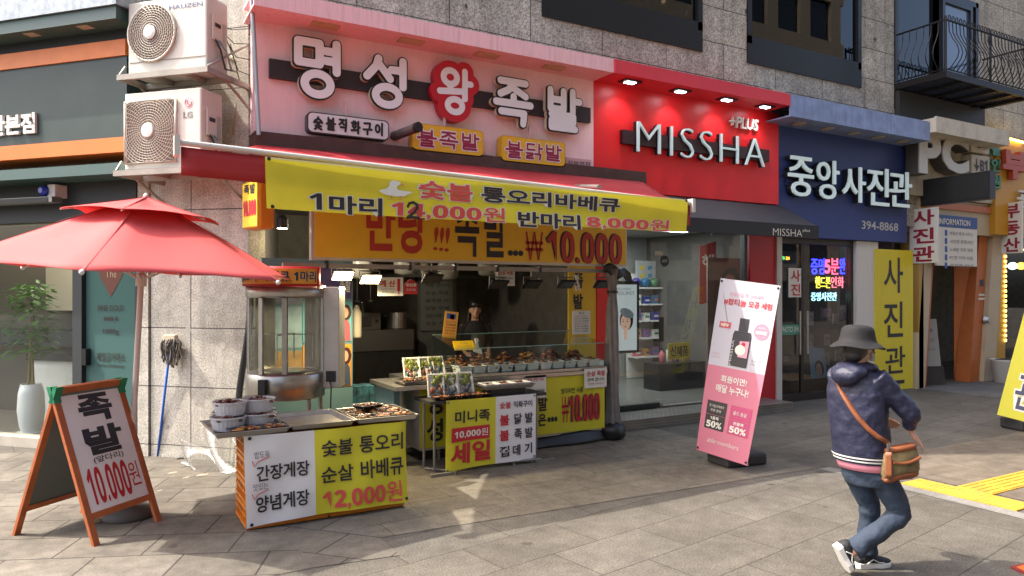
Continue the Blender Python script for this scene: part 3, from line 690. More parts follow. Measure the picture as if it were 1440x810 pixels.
tag(M().box(8.6, 8.83, 7.3, 7.78, 4.662, 4.72).build('canopy_end', mat('weathered_cream', '#b0a898', .7, dirt=.3)), 'weathered cream board on top where the red and blue canopies meet', 'board')
# ================================================================== THE FOOD STALL
YELLOW = mat('banner_yellow', '#ddd437', .55, var=.06, vs=4, trans=.25, dirt=.05); YELLOW2 = mat('sign_yellow', '#dcb225', .5, var=.05)
PRED = mat('print_red', '#b3202a', .55); PCORAL = mat('print_coral', '#c94a44', .55); PBLK = mat('print_black', '#242024', .55); PWHT = mat('print_white', '#d8d5c8', .55)
VINYL = mat('vinyl_white', '#e2dfdd', .4, dirt=.08, trans=.15); AWN = mat('awning_red', '#b8333a', .6, var=.14, vs=2.5, trans=.25, dirt=.1)
# inside of the shop
rm = thing('shop_interior', 'dark cluttered interior of the pork stall behind its counters', 'shop interior', (0, 0, 0))
M().box(1.9, 5.66, 10.6, 10.7, 0, 2.94).build('back_wall', mat('stall_back', '#4a473f', .7, var=.3, dirt=.3), rm)
M().box(1.5, 5.66, 7.9, 10.6, 2.86, 2.94).build('ceiling', mat('stall_ceiling', '#4a4741', .8), rm)
M().box(1.5, 5.66, 7.9, 10.6, .004, .02).build('floor', mat('stall_floor', '#57524a', .5, dirt=.4), rm)
M().box(2.2, 4.1, 10.1, 10.58, .9, 1.2).build('worktop', mat('stall_steel', '#6f6d68', .4, .7), rm)
M().box(2.2, 4.1, 10.12, 10.56, .02, .9).build('base_unit', DARK, rm)
M().box(1.95, 5.3, 10.2, 10.58, 1.98, 2.02).build('shelf', mat('stall_shelf', '#4b4a45', .6), rm)
M().box(4.35, 5.0, 10.52, 10.58, .02, 2.1).build('curtain', mat('curtain_grey', '#5c615e', .8, var=.2), rm)
for k, (x, w_, h_, c) in enumerate([(2.5, .75, .34, '#8f8a78'), (3.35, .5, .26, '#565049'), (3.9, .3, .3, '#6b675f')]):
    q = thing('microwave_oven' if k < 2 else 'steel_pot', ['beige oven box on the worktop at the back of the stall', 'dark brown oven box on the worktop beside the beige one', 'dull steel pot on the worktop at the right'][k], 'oven' if k < 2 else 'pot', (x, 10.28, 1.2))
    if k < 2:
        M().box(-w_ / 2, w_ / 2, -.15, .17, 0, h_).build('body', mat('oven_%d' % k, c, .4, .2), q, bevel=.01)
        M().box(-w_ / 2 + .04, w_ * .2, -.156, -.151, .05, h_ - .06).build('door', mat('oven_door_%d' % k, ['#5f6152', '#2e2a26'][k], .15), q)
        M().cyl((w_ * .36, -.17, h_ * .5), .02, .015).build('knob', BLACK, q)
    else: M().lathe([(.14, 0), (.15, .02), (.15, .25), (.14, .25)], 24).build('body', STEEL, q); M().tube([(-.2, 0, .2), (-.15, 0, .2)], .012).tube([(.15, 0, .2), (.2, 0, .2)], .012).build('handle', STEEL, q)
# pale notice sheets on the back wall
nt_ = thing('price_notice', 'faded grey notice sheet with rows of writing on the stall back wall', 'notice', (4.65, 10.49, 1.5))
M().box(-.28, .28, -.004, .0, -.35, .5).build('sheet', mat('notice_grey', '#6d706b', .7), nt_)
q = M()
for i in range(6): put_text(q, ['족발 한마리', '순살 족발', '불족발 반', '닭발 무뼈', '껍데기', '포장 가능'][i], -.2, .2, .33 - i * .12, .39 - i * .12, -.007, bold=.01)
q.build('lettering', mat('notice_ink', '#33383a', .6), nt_)

for k in range(7):
    t = thing('jar', '%s jar from the left on the back shelf of the stall' % ORD[k], 'jar', (2.3 + k * .42, 10.4, 2.02), 0, 'jars on the stall shelf')
    h_ = .16 + .05 * (k % 3); M().lathe([(.06, 0), (.07, .02), (.07, h_), (.05, h_ + .02)], 18).build('body', mat('jar_%d' % (k % 4), ['#8a4a36', '#a39a7c', '#5a5f4a', '#7c6a58'][k % 4], .3), t, smooth=True); M().cyl((0, 0, h_ + .02), .055, .03, 16).build('lid', mat('lid_%d' % (k % 2), ['#a03028', '#b8b4a8'][k % 2], .4), t)
for k in range(6):
    t = thing('ladle', '%s steel ladle from the left hanging under the stall back shelf' % ORD[k], 'ladle', (2.5 + k * .2, 10.3, 1.62), 0, 'ladles hung under the shelf'); M().tube([(0, 0, .02), (0, .01, .34)], .008, 6).build('handle', STEEL, t); M().ball((0, -.02, 0), .05, .05, .03, 12).build('bowl', STEEL, t, smooth=True)
for k in range(4):
    t = thing('hanging_bag', '%s pale plastic bag from the left hung near the stall ceiling' % ORD[k], 'plastic bag', (3.0 + k * .62, 9.2, 2.2 + .06 * (k % 2)), 0, 'plastic bags hung in the stall'); M().loft([[(r_ * (1 + .15 * math.sin(5 * a + k)) * math.cos(a), r_ * .6 * math.sin(a), z) for a in [j * .393 for j in range(16)]] for z, r_ in ((-.28, .06), (-.25, .14), (-.1, .16), (.1, .1), (.25, .04), (.6, .01))]).build('bag', mat('bag_milky', '#a9a89f', .3, trans=.4), t, smooth=True)
# counters out in front
YC = 6.9
def x_(u, y=YC): return XY(u, y)
cnt = thing('stall_counter', 'long stall counter wrapped in a yellow printed vinyl with black and red lettering', 'counter', (0, 0, 0))
cx0, cx1 = x_(590), x_(850)
M().box(cx0 + .02, cx1 - .01, YC + .02, 7.7, .12, .80).build('body', mat('counter_white', '#b9b5aa', .5, dirt=.2), cnt)
M().box(cx0 - .02, cx1 + .02, YC - .03, 7.74, .80, .84).build('top', STEEL, cnt)
M().grid(lambda a, b: (cx0 + (cx1 - cx0) * a, YC + .006 * math.sin(9 * a) * math.sin(3 * b) - .004, .15 + .64 * b), 30, 8).build('vinyl_wrap', YELLOW, cnt, smooth=True)
q = M()
for body, uL, uR, vt, vb, m, b in (('명', 601, 623, 548, 583, 0, .03), ('성', 600, 623, 589, 621, 0, .03), ('앞다리만 사용', 789, 820, 545, 553, 0, .015), ('발', 757, 770, 557, 578, 0, .03), ('은', 757, 768, 582, 599, 0, .03), ('...', 770, 784, 586, 593, 0, .04), ('₩', 790, 800, 557, 594, 1, -.004), ('10.000', 801, 844, 554, 592, 1, .008)):
    q = M(); at = 'C'; k = txt(F0, body, YC - .014, uL, uR, vt, vb, at=at, bold=b); put_text(q, m=m, **k)
    if m and body != '₩': k.update(y=YC - .012, grow=.0); k['x0'] -= .014; k['x1'] -= .014; put_text(q, m=0, **k)
    q.build('lettering', [PBLK, PRED], cnt)
M().box(cx0 + .05, cx1 - .05, YC + .12, YC + .16, 0, .12).build('plinth', BLACK, cnt)
# glass showcase on it
x0, x1 = x_(643), x_(853)
sc_ = thing('food_showcase', 'long glass food showcase standing on the yellow counter', 'showcase', (0, 0, .845))
SG = glass('showcase_glass', (.9, .94, .93))
M().add([(x0, YC + .01, .03), (x1, YC + .01, .03), (x1, YC + .05, .30), (x0, YC + .05, .30)], [(0, 1, 2, 3)]).build('front_pane', SG, sc_, solid=.006)
M().add([(x0, YC + .06, .304), (x1, YC + .06, .304), (x1, 7.55, .42), (x0, 7.55, .42)], [(0, 1, 2, 3)]).build('top_pane', SG, sc_, solid=.006)
for x in (x0, x1): M().prism([(YC + .02, .03), (7.55, .03), (7.55, .41), (YC + .06, .295)], 0, .006).warp(lambda a, b, c, x=x: (x + b, a, c)).build('side_pane', SG, sc_)
ed = mat('glass_edge', '#7fa294', .15)
M().tube([(x0, YC + .05, .303), (x1, YC + .05, .303)], .005, 6).tube([(x0, 7.55, .424), (x1, 7.55, .424)], .005, 6).build('edge_trim', ed, sc_)
M().box(x0, x1, YC - .005, 7.56, 0, .028).build('base_tray', STEEL, sc_)
FOOD = [mat('food_brown', '#7a4022', .45, var=.5, vs=30, bump=.6, bs=60), mat('food_dark', '#5e2e1c', .3, var=.5, vs=30, bump=.6, bs=60), mat('food_gold', '#a8702c', .45, var=.5, vs=26, bump=.6, bs=60)]
FOAM = mat('foam_white', '#d9d8d2', .6); FILM = glass('cling_film', (.97, .97, .96), .12, .4, ior=1.2)
def food_heap(mb, w_, d_, h_, n, sz, seed):
    rg = random.Random(seed)
    for k in range(n):
        x, y = rg.uniform(-w_ / 2, w_ / 2), rg.uniform(-d_ / 2, d_ / 2)
        z = h_ * (1 - (2 * x / w_) ** 2 * .6) * (1 - (2 * y / d_) ** 2 * .5) * rg.uniform(.5, 1)
        s = sz * rg.uniform(.6, 1.25); rot = Matrix.Rotation(rg.uniform(0, 3.1), 3, 'Z') @ Matrix.Rotation(rg.uniform(-.5, .5), 3, 'X')
        mb.ball((x, y, z), s * 1.5, s * .8, s * .55, 8, rot=rot, m=rg.choice((0, 0, 1, 2)))
def tray(w_, d_, h_, m, parent, name='tray', lip=.012, t=.006):
    """an open tray with sloping sides and a rolled lip"""
    mb = M(); a, b = w_ / 2 - .015, d_ / 2 - .015
    def ring(x, y, z): return [(-x, -y, z), (x, -y, z), (x, y, z), (-x, y, z)]
    r_ = [ring(a, b, 0), ring(w_ / 2, d_ / 2, h_), ring(w_ / 2 + lip, d_ / 2 + lip, h_), ring(w_ / 2 + lip, d_ / 2 + lip, h_ + t), ring(w_ / 2 - t * .6, d_ / 2 - t * .6, h_ + t), ring(a - t, b - t, t)]
    mb.loft(r_, cap=False); n = len(mb.v); mb.f.append((3, 2, 1, 0)); mb.m.append(0); mb.f.append((n - 4, n - 3, n - 2, n - 1)); mb.m.append(0)
    return mb.build(name, m, parent, bevel=.003)
n = 11
for i in range(n):
    xx = x0 + .14 + i * (x1 - x0 - .26) / (n - 1)
    ft = thing('foam_tray', '%s white foam tray of glazed meat from the left in the glass showcase' % ORD[i], 'food tray', (xx, YC + .17, .875), 0, 'foam trays in the showcase')
    tray(.155, .2, .075, FOAM, ft)
    q = M(); food_heap(q, .13, .16, .115, 44, .019, i); q.build('meat', FOOD, ft, smooth=True)
for i in range(6):
    xx = x0 + .2 + i * (x1 - x0 - .4) / 5
    ft = thing('meat_tray', '%s heap of browned pork from the left in the back row of the showcase' % ORD[i], 'food tray', (xx, YC + .43, .91), 0, 'heaped trays at the back of the showcase')
    tray(.27, .2, .05, STEEL, ft); q = M(); food_heap(q, .24, .17, .15, 56, .024, 30 + i); q.build('meat', FOOD, ft, smooth=True)
# cards and notices on the showcase
def card(name, label, y, uL, uR, vt, vb, base, lines, lean=0, cat='notice', tilt=0, at='C'):
    """a flat printed card: lines = (text, left, right, top, bottom as fractions, material, bold)"""
    a = F0.at(uL, CV, y)[0]; b = F0.at(uR, CV, y)[0]; u = {'C': (uL + uR) / 2, 'L': uL, 'R': uR}[at]; z1, z0 = F0.at(u, vt, y)[1], F0.at(u, vb, y)[1]
    t = thing(name, label, cat, ((a + b) / 2, y, z0)); t.rotation_euler = (-lean, tilt, 0)
    w_, h_ = b - a, z1 - z0
    M().box(-w_ / 2, w_ / 2, 0, .006, 0, h_).build('card', base, t)
    ms = []; q = M()
    for L_ in lines:
        body, l, r, tp, bt, m = L_[:6]; bold = L_[6] if len(L_) > 6 else .02
        if m not in ms: ms.append(m)
        if body is None: q.add([(-w_ / 2 + l * w_, -.003, h_ * (1 - bt)), (-w_ / 2 + r * w_, -.003, h_ * (1 - bt)), (-w_ / 2 + r * w_, -.003, h_ * (1 - tp)), (-w_ / 2 + l * w_, -.003, h_ * (1 - tp))], [(0, 1, 2, 3)], ms.index(m))
        else: put_text(q, body, -w_ / 2 + l * w_, -w_ / 2 + r * w_, h_ * (1 - bt), h_ * (1 - tp), -.0055, bold=bold, m=ms.index(m))
    if q.f: q.build('print', ms, t)
    return t
PAPER = mat('paper_white', '#d6d3c8', .6); PBLUE = mat('print_blue', '#2c4f9a', .5); PGREY = mat('print_grey', '#6a6866', .6); PYEL = mat('print_yellow', '#d9b21c', .55); PPINK = mat('print_pink', '#c9758a', .55)
card('price_card', 'white card with red and black handwriting hung on the showcase right end', YC - .04, 822, 853, 518, 545, PAPER, [('순살 족발', .1, .92, .12, .4, PRED, .02), ('판매 합니다', .12, .9, .48, .66, PBLK, .01), ('냉면 막국수', .15, .88, .74, .84, PRED, 0)])
card('price_card', 'white card with small red print half hidden behind the tilted mini banner', YC - .03, 738, 768, 528, 560, PAPER, [('특별 족발 메뉴', .1, .9, .1, .25, PRED, .01), ('1만원', .5, .9, .6, .8, PBLK, .01)])
card('menu_card', 'white price list with red and black rows standing on the showcase', 7.3, 805, 830, 437, 470, PAPER, [('메 뉴', .35, .65, .06, .13, PBLK)] + [(s_, .12, .88, .2 + i * .105, .26 + i * .105, PRED if i in (0, 3) else PBLK, .0) for i, s_ in enumerate(['족발 대 중 소', '앞다리 10.000', '뒷다리 8.000', '불족발 반마리', '닭발 12.000', '껍데기 5.000', '막국수 6.000'])])
card('menu_card', 'narrow yellow menu card with a blue picture leaning behind the showcase', 7.5, 622, 641, 438, 475, mat('card_amber', '#cf9a3f', .5), [(None, .15, .8, .08, .28, PBLUE), (None, .4, .7, .12, .3, PRED)] + [(s_, .12, .88, .36 + i * .11, .43 + i * .11, [PRED, PBLK, PRED, PBLK, PRED][i], .01) for i, s_ in enumerate(['통오리 1마리', '12,000원', '반마리 8,000', '순살 바베큐', '포장 됩니다'])], tilt=R(7))
card('note_card', 'bright yellow note lying on the showcase glass by the spatula', 7.0, 640, 669, 477, 492, mat('note_yellow', '#e0b90f', .5), [('손대지', .3, .7, .18, .38, PGREY, 0), ('마세요 감사합니다', .15, .85, .52, .68, PGREY, 0)], lean=R(35))
p = onY(675, 494, 7.05)
sp = thing('spatula', 'white plastic spatula with a holed handle lying on the showcase glass', 'spatula', (p.x, 7.1, p.z - .02)); sp.rotation_euler = (R(-40), R(18), 0)
M().prism([(-.05, 0), (.06, 0), (.05, .07), (.02, .09), (.018, .17), (-.018, .17), (-.02, .09), (-.05, .07)], 0, .006).build('blade', PAPER, sp); M().tube([(.02 * math.cos(a), 0.003, .185 + .02 * math.sin(a)) for a in [i * .7 for i in range(9)]], .006, 6, closed=True).build('ring', PAPER, sp)

# lower left counter with meal packs
lc = thing('side_table', 'steel-topped side table at the left end of the stall counter', 'table', (0, 0, 0))
lx0, lx1 = x_(545, 6.95), x_(634, 6.75)
M().box(lx0, lx1, 6.72, 7.5, .78, .82).build('top', STEEL, lc)
M().box(lx0 + .05, lx0 + .11, 6.9, 7.45, 0, .78).build('panel', mat('table_teal', '#4e6a70', .5), lc)
for y in (6.95, 7.4): M().tube([(lx1 - .05, y, 0), (lx1 - .05, y, .78)], .02).build('leg', GREYM, lc)
def pack(label, loc, rz, wd_, dp_, seed, standing=False, group='meal packs on the stall'):
    t = thing('meal_pack', label, 'food pack', loc, rz, group)
    tray(wd_, dp_, .025, mat('pack_black', '#191714', .25), t)
    q = M(); food_heap(q, wd_ * .86, dp_ * .84, .038, 44, .02, seed); q.build('food', FOOD, t, smooth=True)
    if not group.startswith('roast'): M().grid(lambda a, b: ((a - .5) * wd_ * .96, (b - .5) * dp_ * .96, .04 + .012 * math.sin(3.1 * a) * math.sin(3.1 * b) + .004 * math.sin(19 * a + 11 * b + seed)), 12, 10).build('film', FILM, t, smooth=True)
    return t
def photo_pack(label, loc, rz, lean, wd_, h_, seed):
    t = thing('picture_pack', label, 'food pack', loc, rz, 'packs with glossy lids leaning at the stall'); t.rotation_euler = (-lean, 0, rz)
    tray(wd_, h_, .02, FOAM, t).rotation_euler = (R(90), 0, 0)
    for ch in t.children: ch.location = (0, .01, h_ / 2)
    q = M(); rg = random.Random(seed); ms = [mat('leaf_fresh', '#66702f', .3, var=.4, vs=25), mat('ice_white', '#8c8a7e', .25), FOOD[0], mat('cold_blue', '#3f5a6b', .3)]
    for k in range(30):
        x, z = rg.uniform(-.42, .42) * wd_, rg.uniform(.06, .94) * h_
        q.ball((x, -.012 + rg.uniform(-.006, .004), z), rg.uniform(.012, .03), .008, rg.uniform(.012, .035), 8, m=0 if z > .5 * h_ else rg.choice((1, 2, 3)))
    q.build('contents', ms, t, smooth=True)
    M().grid(lambda a, b: ((a - .5) * wd_ * .96, -.024 - .003 * math.sin(15 * a + seed) * math.sin(9 * b), b * h_), 10, 10).build('film', FILM, t, smooth=True)
    return t
zt2 = .825
for i, (u, v) in enumerate([(580, 507), (600, 505), (616, 507)]):
    p = onY(u, 512, 7.2); photo_pack(['picture pack at the far left leaning on the steel side table', 'taller picture pack leaning second on the steel side table', 'picture pack leaning at the right end of the steel side table'][i], (p.x, 7.2, zt2 + .02), R(-8 + 6 * i), R(24), .165, .21, i)
p = onY(605, 520, 6.9); st = thing('steel_tray', 'steel tray of red sauced dishes on the side table', 'tray', (p.x - .03, 6.92, zt2)); tray(.62, .30, .03, STEEL, st)
for i in range(3): pack(['sauced meat pack nearest the left on the side table tray', 'sauced meat pack in the middle of the side table tray', 'sauced meat pack on the right of the side table tray'][i], (p.x - .22 + i * .19, 6.90, zt2 + .012), R(5 * i - 5), .16, .2, 50 + i)
# mini banner stand: board with shelf of packs in front of the counter
YM = 6.4; ZM = .70
mt = thing('display_table', 'low folding display table behind the tilted mini banner', 'table', (0, 0, 0))
mx0, mx1 = x_(606, 6.4), x_(770, 6.4)
M().box(mx0, mx1, 6.42, 6.82, ZM - .03, ZM).build('top', mat('table_dark', '#2c2b29', .5), mt)
for x in (mx0 + .08, mx1 - .08):
    M().tube([(x, 6.5, 0), (x, 6.5, ZM - .03)], .014).build('leg', GREYM, mt); M().tube([(x, 6.76, 0), (x, 6.76, ZM - .03)], .014).build('leg', GREYM, mt)
    M().box(x - .12, x + .12, 6.3, 6.34, 0, .03).build('foot', GREYM, mt)
for i, u in enumerate((612, 632, 655)):
    p = onY(u, 540, 6.62); photo_pack(['picture pack at the left edge of the low display table', 'picture pack second from the left on the low display table', 'picture pack third from the left on the low display table'][i], (p.x + .03, 6.66, ZM + .01), R(-14 + 5 * i), R(22), .15, .22, 10 + i)
for i, u in enumerate((622, 649, 675)):
    p = onY(u, 552, 6.5); pack(['oily roast pack at the left front of the low display table', 'oily roast pack second along the low display table front', 'oily roast pack third along the low display table front'][i], (p.x, 6.5, ZM + .004), R(-6), .19, .15, 60 + i)
p = onY(712, 545, 6.55); tr2 = thing('steel_tray', 'raised steel tray of white meat packs at the right of the low display table', 'tray', (p.x, 6.6, ZM + .06)); tray(.56, .30, .035, STEEL, tr2)
M().box(-.2, .2, -.1, .1, -.06, .0).build('riser', BLACK, tr2)
for i in range(3):
    ft = thing('foam_tray', '%s foam tray of sliced meat from the left on the raised steel tray' % ORD[i], 'food tray', (p.x - .18 + i * .18, 6.58, ZM + .07), R(-4), 'foam trays on the raised steel tray')
    tray(.165, .2, .04, FOAM, ft); q = M(); food_heap(q, .13, .15, .05, 34, .016, 80 + i); q.build('meat', FOOD, ft, smooth=True)
# the mini banner on its slanting frame
mb_ = thing('mini_banner', 'small yellow and white price banner on a slanting stand before the stall', 'banner', (0, 0, 0))
bl = onG(626, 664, .03); br_ = onG(752, 646, .06)
yb, yt = 6.34, 6.40
X0, X1 = XY(629, yb), XY(756, yb)
def mini(a, b): return (X0 + (X1 - X0) * a + .02 * (b - .5) * 2, yb + (yt - yb) * b + .008 * math.sin(7 * a + 2 * b), .04 + .66 * b + (.05 * (a - .5)) * (1 - b) + .012 * math.sin(5 * a) * (1 - b))
q = M().grid(lambda a, b: mini(a * .53, b), 12, 10, 0); q.grid(lambda a, b: mini(.53 + a * .47, b), 12, 10, 1); q.build('cloth', [YELLOW, VINYL], mb_, smooth=True)
def on_cloth(fn, items, mats, parent, lift=.008, name='lettering'):
    for body, l, r, tp, bt, m, b in items:
        q = M(); ms = [m]
        if body is None:
            n0 = len(q.v); q.grid(lambda a, c: (l + (r - l) * a, 0, (1 - bt) + (bt - tp) * c), 6, 3, ms.index(m))
        else: put_text(q, body, l, r, 1 - bt, 1 - tp, -.003, bold=b, m=ms.index(m))
        def w_(x, y, z): p = fn(x, z); return (p[0], p[1] - lift + y * 1.0, p[2])
        q.warp(w_).build(name if body else 'printed_block', ms, parent)
on_cloth(mini, [('미니족', .09, .46, .16, .34, PBLK, .025), (None, .06, .46, .40, .60, PRED, 0), ('10,000원', .09, .44, .44, .56, PWHT, .006), ('세일', .05, .47, .62, .92, PRED, .035),
    ('숯불', .57, .70, .09, .19, PRED, .02), ('직화구이', .73, .95, .09, .19, PBLK, .02), ('불', .57, .68, .28, .44, PRED, .03), ('닭', .74, .83, .28, .44, PBLK, .025), ('발', .87, .96, .28, .44, PBLK, .025),
    ('불', .57, .68, .51, .67, PRED, .03), ('족', .74, .83, .51, .67, PBLK, .025), ('발', .87, .96, .51, .67, PBLK, .025), ('껍', .57, .68, .75, .91, PBLK, .025), ('데', .72, .81, .75, .91, PBLK, .025), ('기', .86, .95, .75, .91, PBLK, .025)], None, mb_)
for a, b in ((.02, .03), (.98, .03), (.02, .97), (.98, .97)):
    p = mini(a, b); M().lathe([(.012, 0), (.012, .003)], 10).warp(lambda x, y, z, p=p: (p[0] + x, p[1] - .006 - z, p[2] + y)).build('eyelet', GREYM, mb_)
for pts in ([(X0 + .06, yb + .05, .0), (X0 + .12, yt + .05, .66)], [(X1 - .05, yb + .03, .0), (X1 - .03, yt + .03, .66)], [(X0 + .05, yb - .06, .012), (X0 + .3, yb + .35, .012)], [(X0 - .1, yb + .3, .012), (X0 + .1, yb + .02, .02)], [(X1 - .3, yb - .05, .012), (X1 - .2, yb + .2, .03)], [(X1 - .3, yb + .02, .04), (X1 + .02, yb - .03, .04)]):
    M().tube(pts, .013).build('stand_bar', GREYM, mb_)

# rotisserie drum
D_ = 6.75; pc = onD(402, CV, D_); rz0 = EYE.z - (560 - CV) / FOC * D_
ro = thing('rotisserie', 'tall stainless rotisserie drum with curved glass front and printed collar', 'rotisserie', (pc.x, pc.y, 0), -YAW)
rr = .345; zb_, z1_, z2_, z3_ = .78, 1.02, 1.70, 1.81
M().lathe([(rr - .01, zb_), (rr + .01, zb_ + .01), (rr + .01, z1_ - .02), (rr, z1_)], 40).build('base_drum', STEEL, ro, smooth=True)
M().lathe([(rr, z2_), (rr + .012, z2_ + .02), (rr + .012, z3_), (rr - .02, z3_ + .01)], 40).build('top_drum', STEEL, ro, smooth=True)
M().lathe([(rr - .012, z1_), (rr - .012, z2_)], 40, cap=False, a0=R(180), a1=R(360)).build('curved_glass', glass('rotisserie_glass', (.86, .90, .88), .02), ro, smooth=True)
for a in (180, 250, 285, 358):
    M().box(-.02, .02, -.012, .012, z1_, z2_).warp(lambda x, y, z, a=a: (rr * math.cos(R(a)) + x * -math.sin(R(a)) - y * math.cos(R(a)), rr * math.sin(R(a)) + x * math.cos(R(a)) - y * math.sin(R(a)), z)).build('mullion', STEEL, ro)
M().lathe([(rr - .02, z1_), (rr - .02, z2_)], 20, cap=False, a0=R(20), a1=R(75)).lathe([(rr - .02, z1_), (rr - .02, z2_)], 20, cap=False, a0=R(125), a1=R(165)).build('rear_shell', mat('shell_steel', '#8b877e', .35, .8, var=.2), ro, smooth=True)
M().cyl((0, 0, z1_), .02, z2_ - z1_, 10).build('shaft', STEEL, ro)
for k in range(4):
    z = 1.32 + .0 * k; a = k * 1.57
    M().tube([(.0, 0, 1.36), (.25 * math.cos(a), .25 * math.sin(a), 1.36), (.25 * math.cos(a), .25 * math.sin(a), 1.12)], .006, 6).build('skewer', STEEL, ro)
M().box(.33, .50, -.02, .22, .86, 1.80).build('side_cabinet', mat('cabinet_steel', '#b2afa8', .38, .6, var=.12), ro, bevel=.006)
M().box(.38, .47, -.03, -.021, .92, 1.02).build('socket_plate', BLACK, ro)
M().box(-.12, -.06, -rr - .06, -rr - .01, .80, .98).build('latch', BLACK, ro)
for x, y in ((-.27, -.2), (.27, -.2), (.27, .2), (-.27, .2)): M().tube([(x, y, 0), (x, y, zb_)], .02).build('leg', GREYM, ro)
M().box(-.32, .32, -.25, .25, .3, .33).build('shelf', STEEL, ro)
# printed collar on top
cr = rr + .03
def collar(a, z): an = R(200 + 140 * a); return (cr * math.cos(an), cr * math.sin(an), z)
M().grid(lambda a, b: collar(a, 1.805 + .175 * b), 28, 1).build('collar', PRED, ro, smooth=True, solid=.012)
col = M().grid(lambda a, b: ((cr + .011) * math.cos(R(200 + 140 * (.06 + .88 * a))), (cr + .011) * math.sin(R(200 + 140 * (.06 + .88 * a))), 1.825 + .135 * b), 24, 1)
col.build('collar_face', mat('collar_amber', '#dd9a2e', .5), ro, smooth=True)
q = M(); put_text(q, '통오리 바베큐 1마리', .08, .92, 1.845, 1.94, 0, bold=.05, m=0); put_text(q, '통오리 바베큐 1마리', .08, .92, 1.845, 1.94, -.003, bold=.02, m=1)
q.warp(lambda x, y, z: ((cr + .0145 - y) * math.cos(R(200 + 140 * x)), (cr + .0145 - y) * math.sin(R(200 + 140 * x)), z)); q.build('collar_lettering', [PWHT, PBLK], ro)
# plug lead
p = onD(463, 535, 6.7); tag(M().tube([p, p + Vector((.01, -.03, -.05)), p + Vector((.0, -.04, -.3)), p + Vector((.03, 0, -.62))], .007, 6).build('power_lead', BLACK), 'black power lead hanging from the rotisserie socket', 'cable')
# teal poster panel behind it
pp = thing('poster_stand', 'teal side panel carrying three bright pop style posters beside the rotisserie', 'poster panel', (0, 0, 0)); yy = 7.62
a, b = XY(466, yy), XY(496, yy)
M().box(1.45, b, yy, yy + .04, 0, 2.1).build('board', mat('panel_teal', '#5c7c80', .5, var=.1, dirt=.1), pp)
zs_ = [onY(485, v, yy).z for v in (372, 420, 424, 480, 484, 543)]
for k, c in enumerate(('#4c4270', '#5aa0a8', '#c98a2a')):
    ps = M().box(a - .30, b - .015, yy - .006, yy - .001, zs_[2 * k + 1], zs_[2 * k]).build('poster', mat('poster_%d' % k, c, .5, var=.1), pp)
    zc_ = zs_[2 * k + 1]; h_ = zs_[2 * k] - zc_
    q = M(); xm = b - .085
    M().box(1.5, a - .31, yy - .006, yy - .001, zs_[2 * k + 1] - .05, zs_[2 * k] - .05).build('poster', mat('poster_b%d' % k, ('#7f8290', '#7d949b', '#94784a')[k], .5, var=.25, vs=9), pp)
    if k == 0: put_text(q, '족발', xm - .06, xm + .06, zc_ + .07, zc_ + .2, -.0, bold=.02); q.warp(lambda x, y, z: (x, yy - .009, z)); q.build('lettering', [PWHT], ps)
    else:
        bod = M(); fl_ = lambda pts: ([(xm + x, yy - .009, zc_ + z * h_) for x, z in pts], [tuple(range(len(pts)))])
        bod.add(*fl_([(-.055, .02), (.06, .02), (.05, .45), (.01, .58), (-.04, .5)]), 0); bod.add(*[[(x, yy - .012, z) for x, _, z in v] if i == 0 else v for i, v in enumerate(fl_([(.0 + .035 * math.cos(t_), .72 + .13 * math.sin(t_)) for t_ in [j * .52 for j in range(12)]]))], 1)
        bod.add(*[[(x, yy - .0105, z) for x, _, z in v] if i == 0 else v for i, v in enumerate(fl_([(.012 + .055 * math.cos(t_), .73 + .2 * math.sin(t_)) for t_ in [j * .52 for j in range(12)]]))], 2)
        bod.build('figure', [mat('dress_%d' % k, ('#a8505a', '#3a4656')[k - 1], .5), mat('poster_skin', '#c9977a', .5), mat('poster_hair', '#3a1d18', .5)], ps)
        if k == 1: M().add([(xm - .02 + .06 * math.cos(t_), yy - .008, zc_ + h_ * .78 + .06 * math.sin(t_)) for t_ in [j * .5 for j in range(12)]], [tuple(range(12))]).warp(lambda x, y, z: (x - .06, y, z)).build('round_motif', PRED, ps)
fr_ = thing('fire_extinguisher', 'pale cylinder hanging on the wall right of the poster panel', 'cylinder', (XY(500, 7.8), 7.75, 1.25)); M().lathe([(.045, 0), (.05, .02), (.05, .28), (.03, .33), (.015, .36)], 18).build('body', mat('cyl_cream', '#b8b09a', .4), fr_, smooth=True); M().tube([(0, 0, .36), (.05, -.02, .38), (.07, -.02, .25)], .008, 6).build('hose', BLACK, fr_)
# tie-dyed cloth over a box
td = thing('covered_box', 'box covered with a teal tie-dyed cloth inside the stall entrance', 'box', (XY(515, 7.7), 7.95, .32))
M().grid(lambda a, b: ((a - .5) * .3 + .012 * math.sin(20 * a) * (1 - b), -.12 - .03 * (1 - b) + .008 * math.sin(25 * a), -.1 + .48 * b), 24, 8).grid(lambda a, b: ((a - .5) * .3, -.12 + .28 * b, .38 + .006 * math.sin(14 * a + 9 * b)), 16, 6).build('cloth', mat('tie_dye', '#2e5f6b', .8, var=.9, vs=14), td, smooth=True)
M().box(-.14, .14, -.1, .15, -.32, .36).build('box', DARK, td)
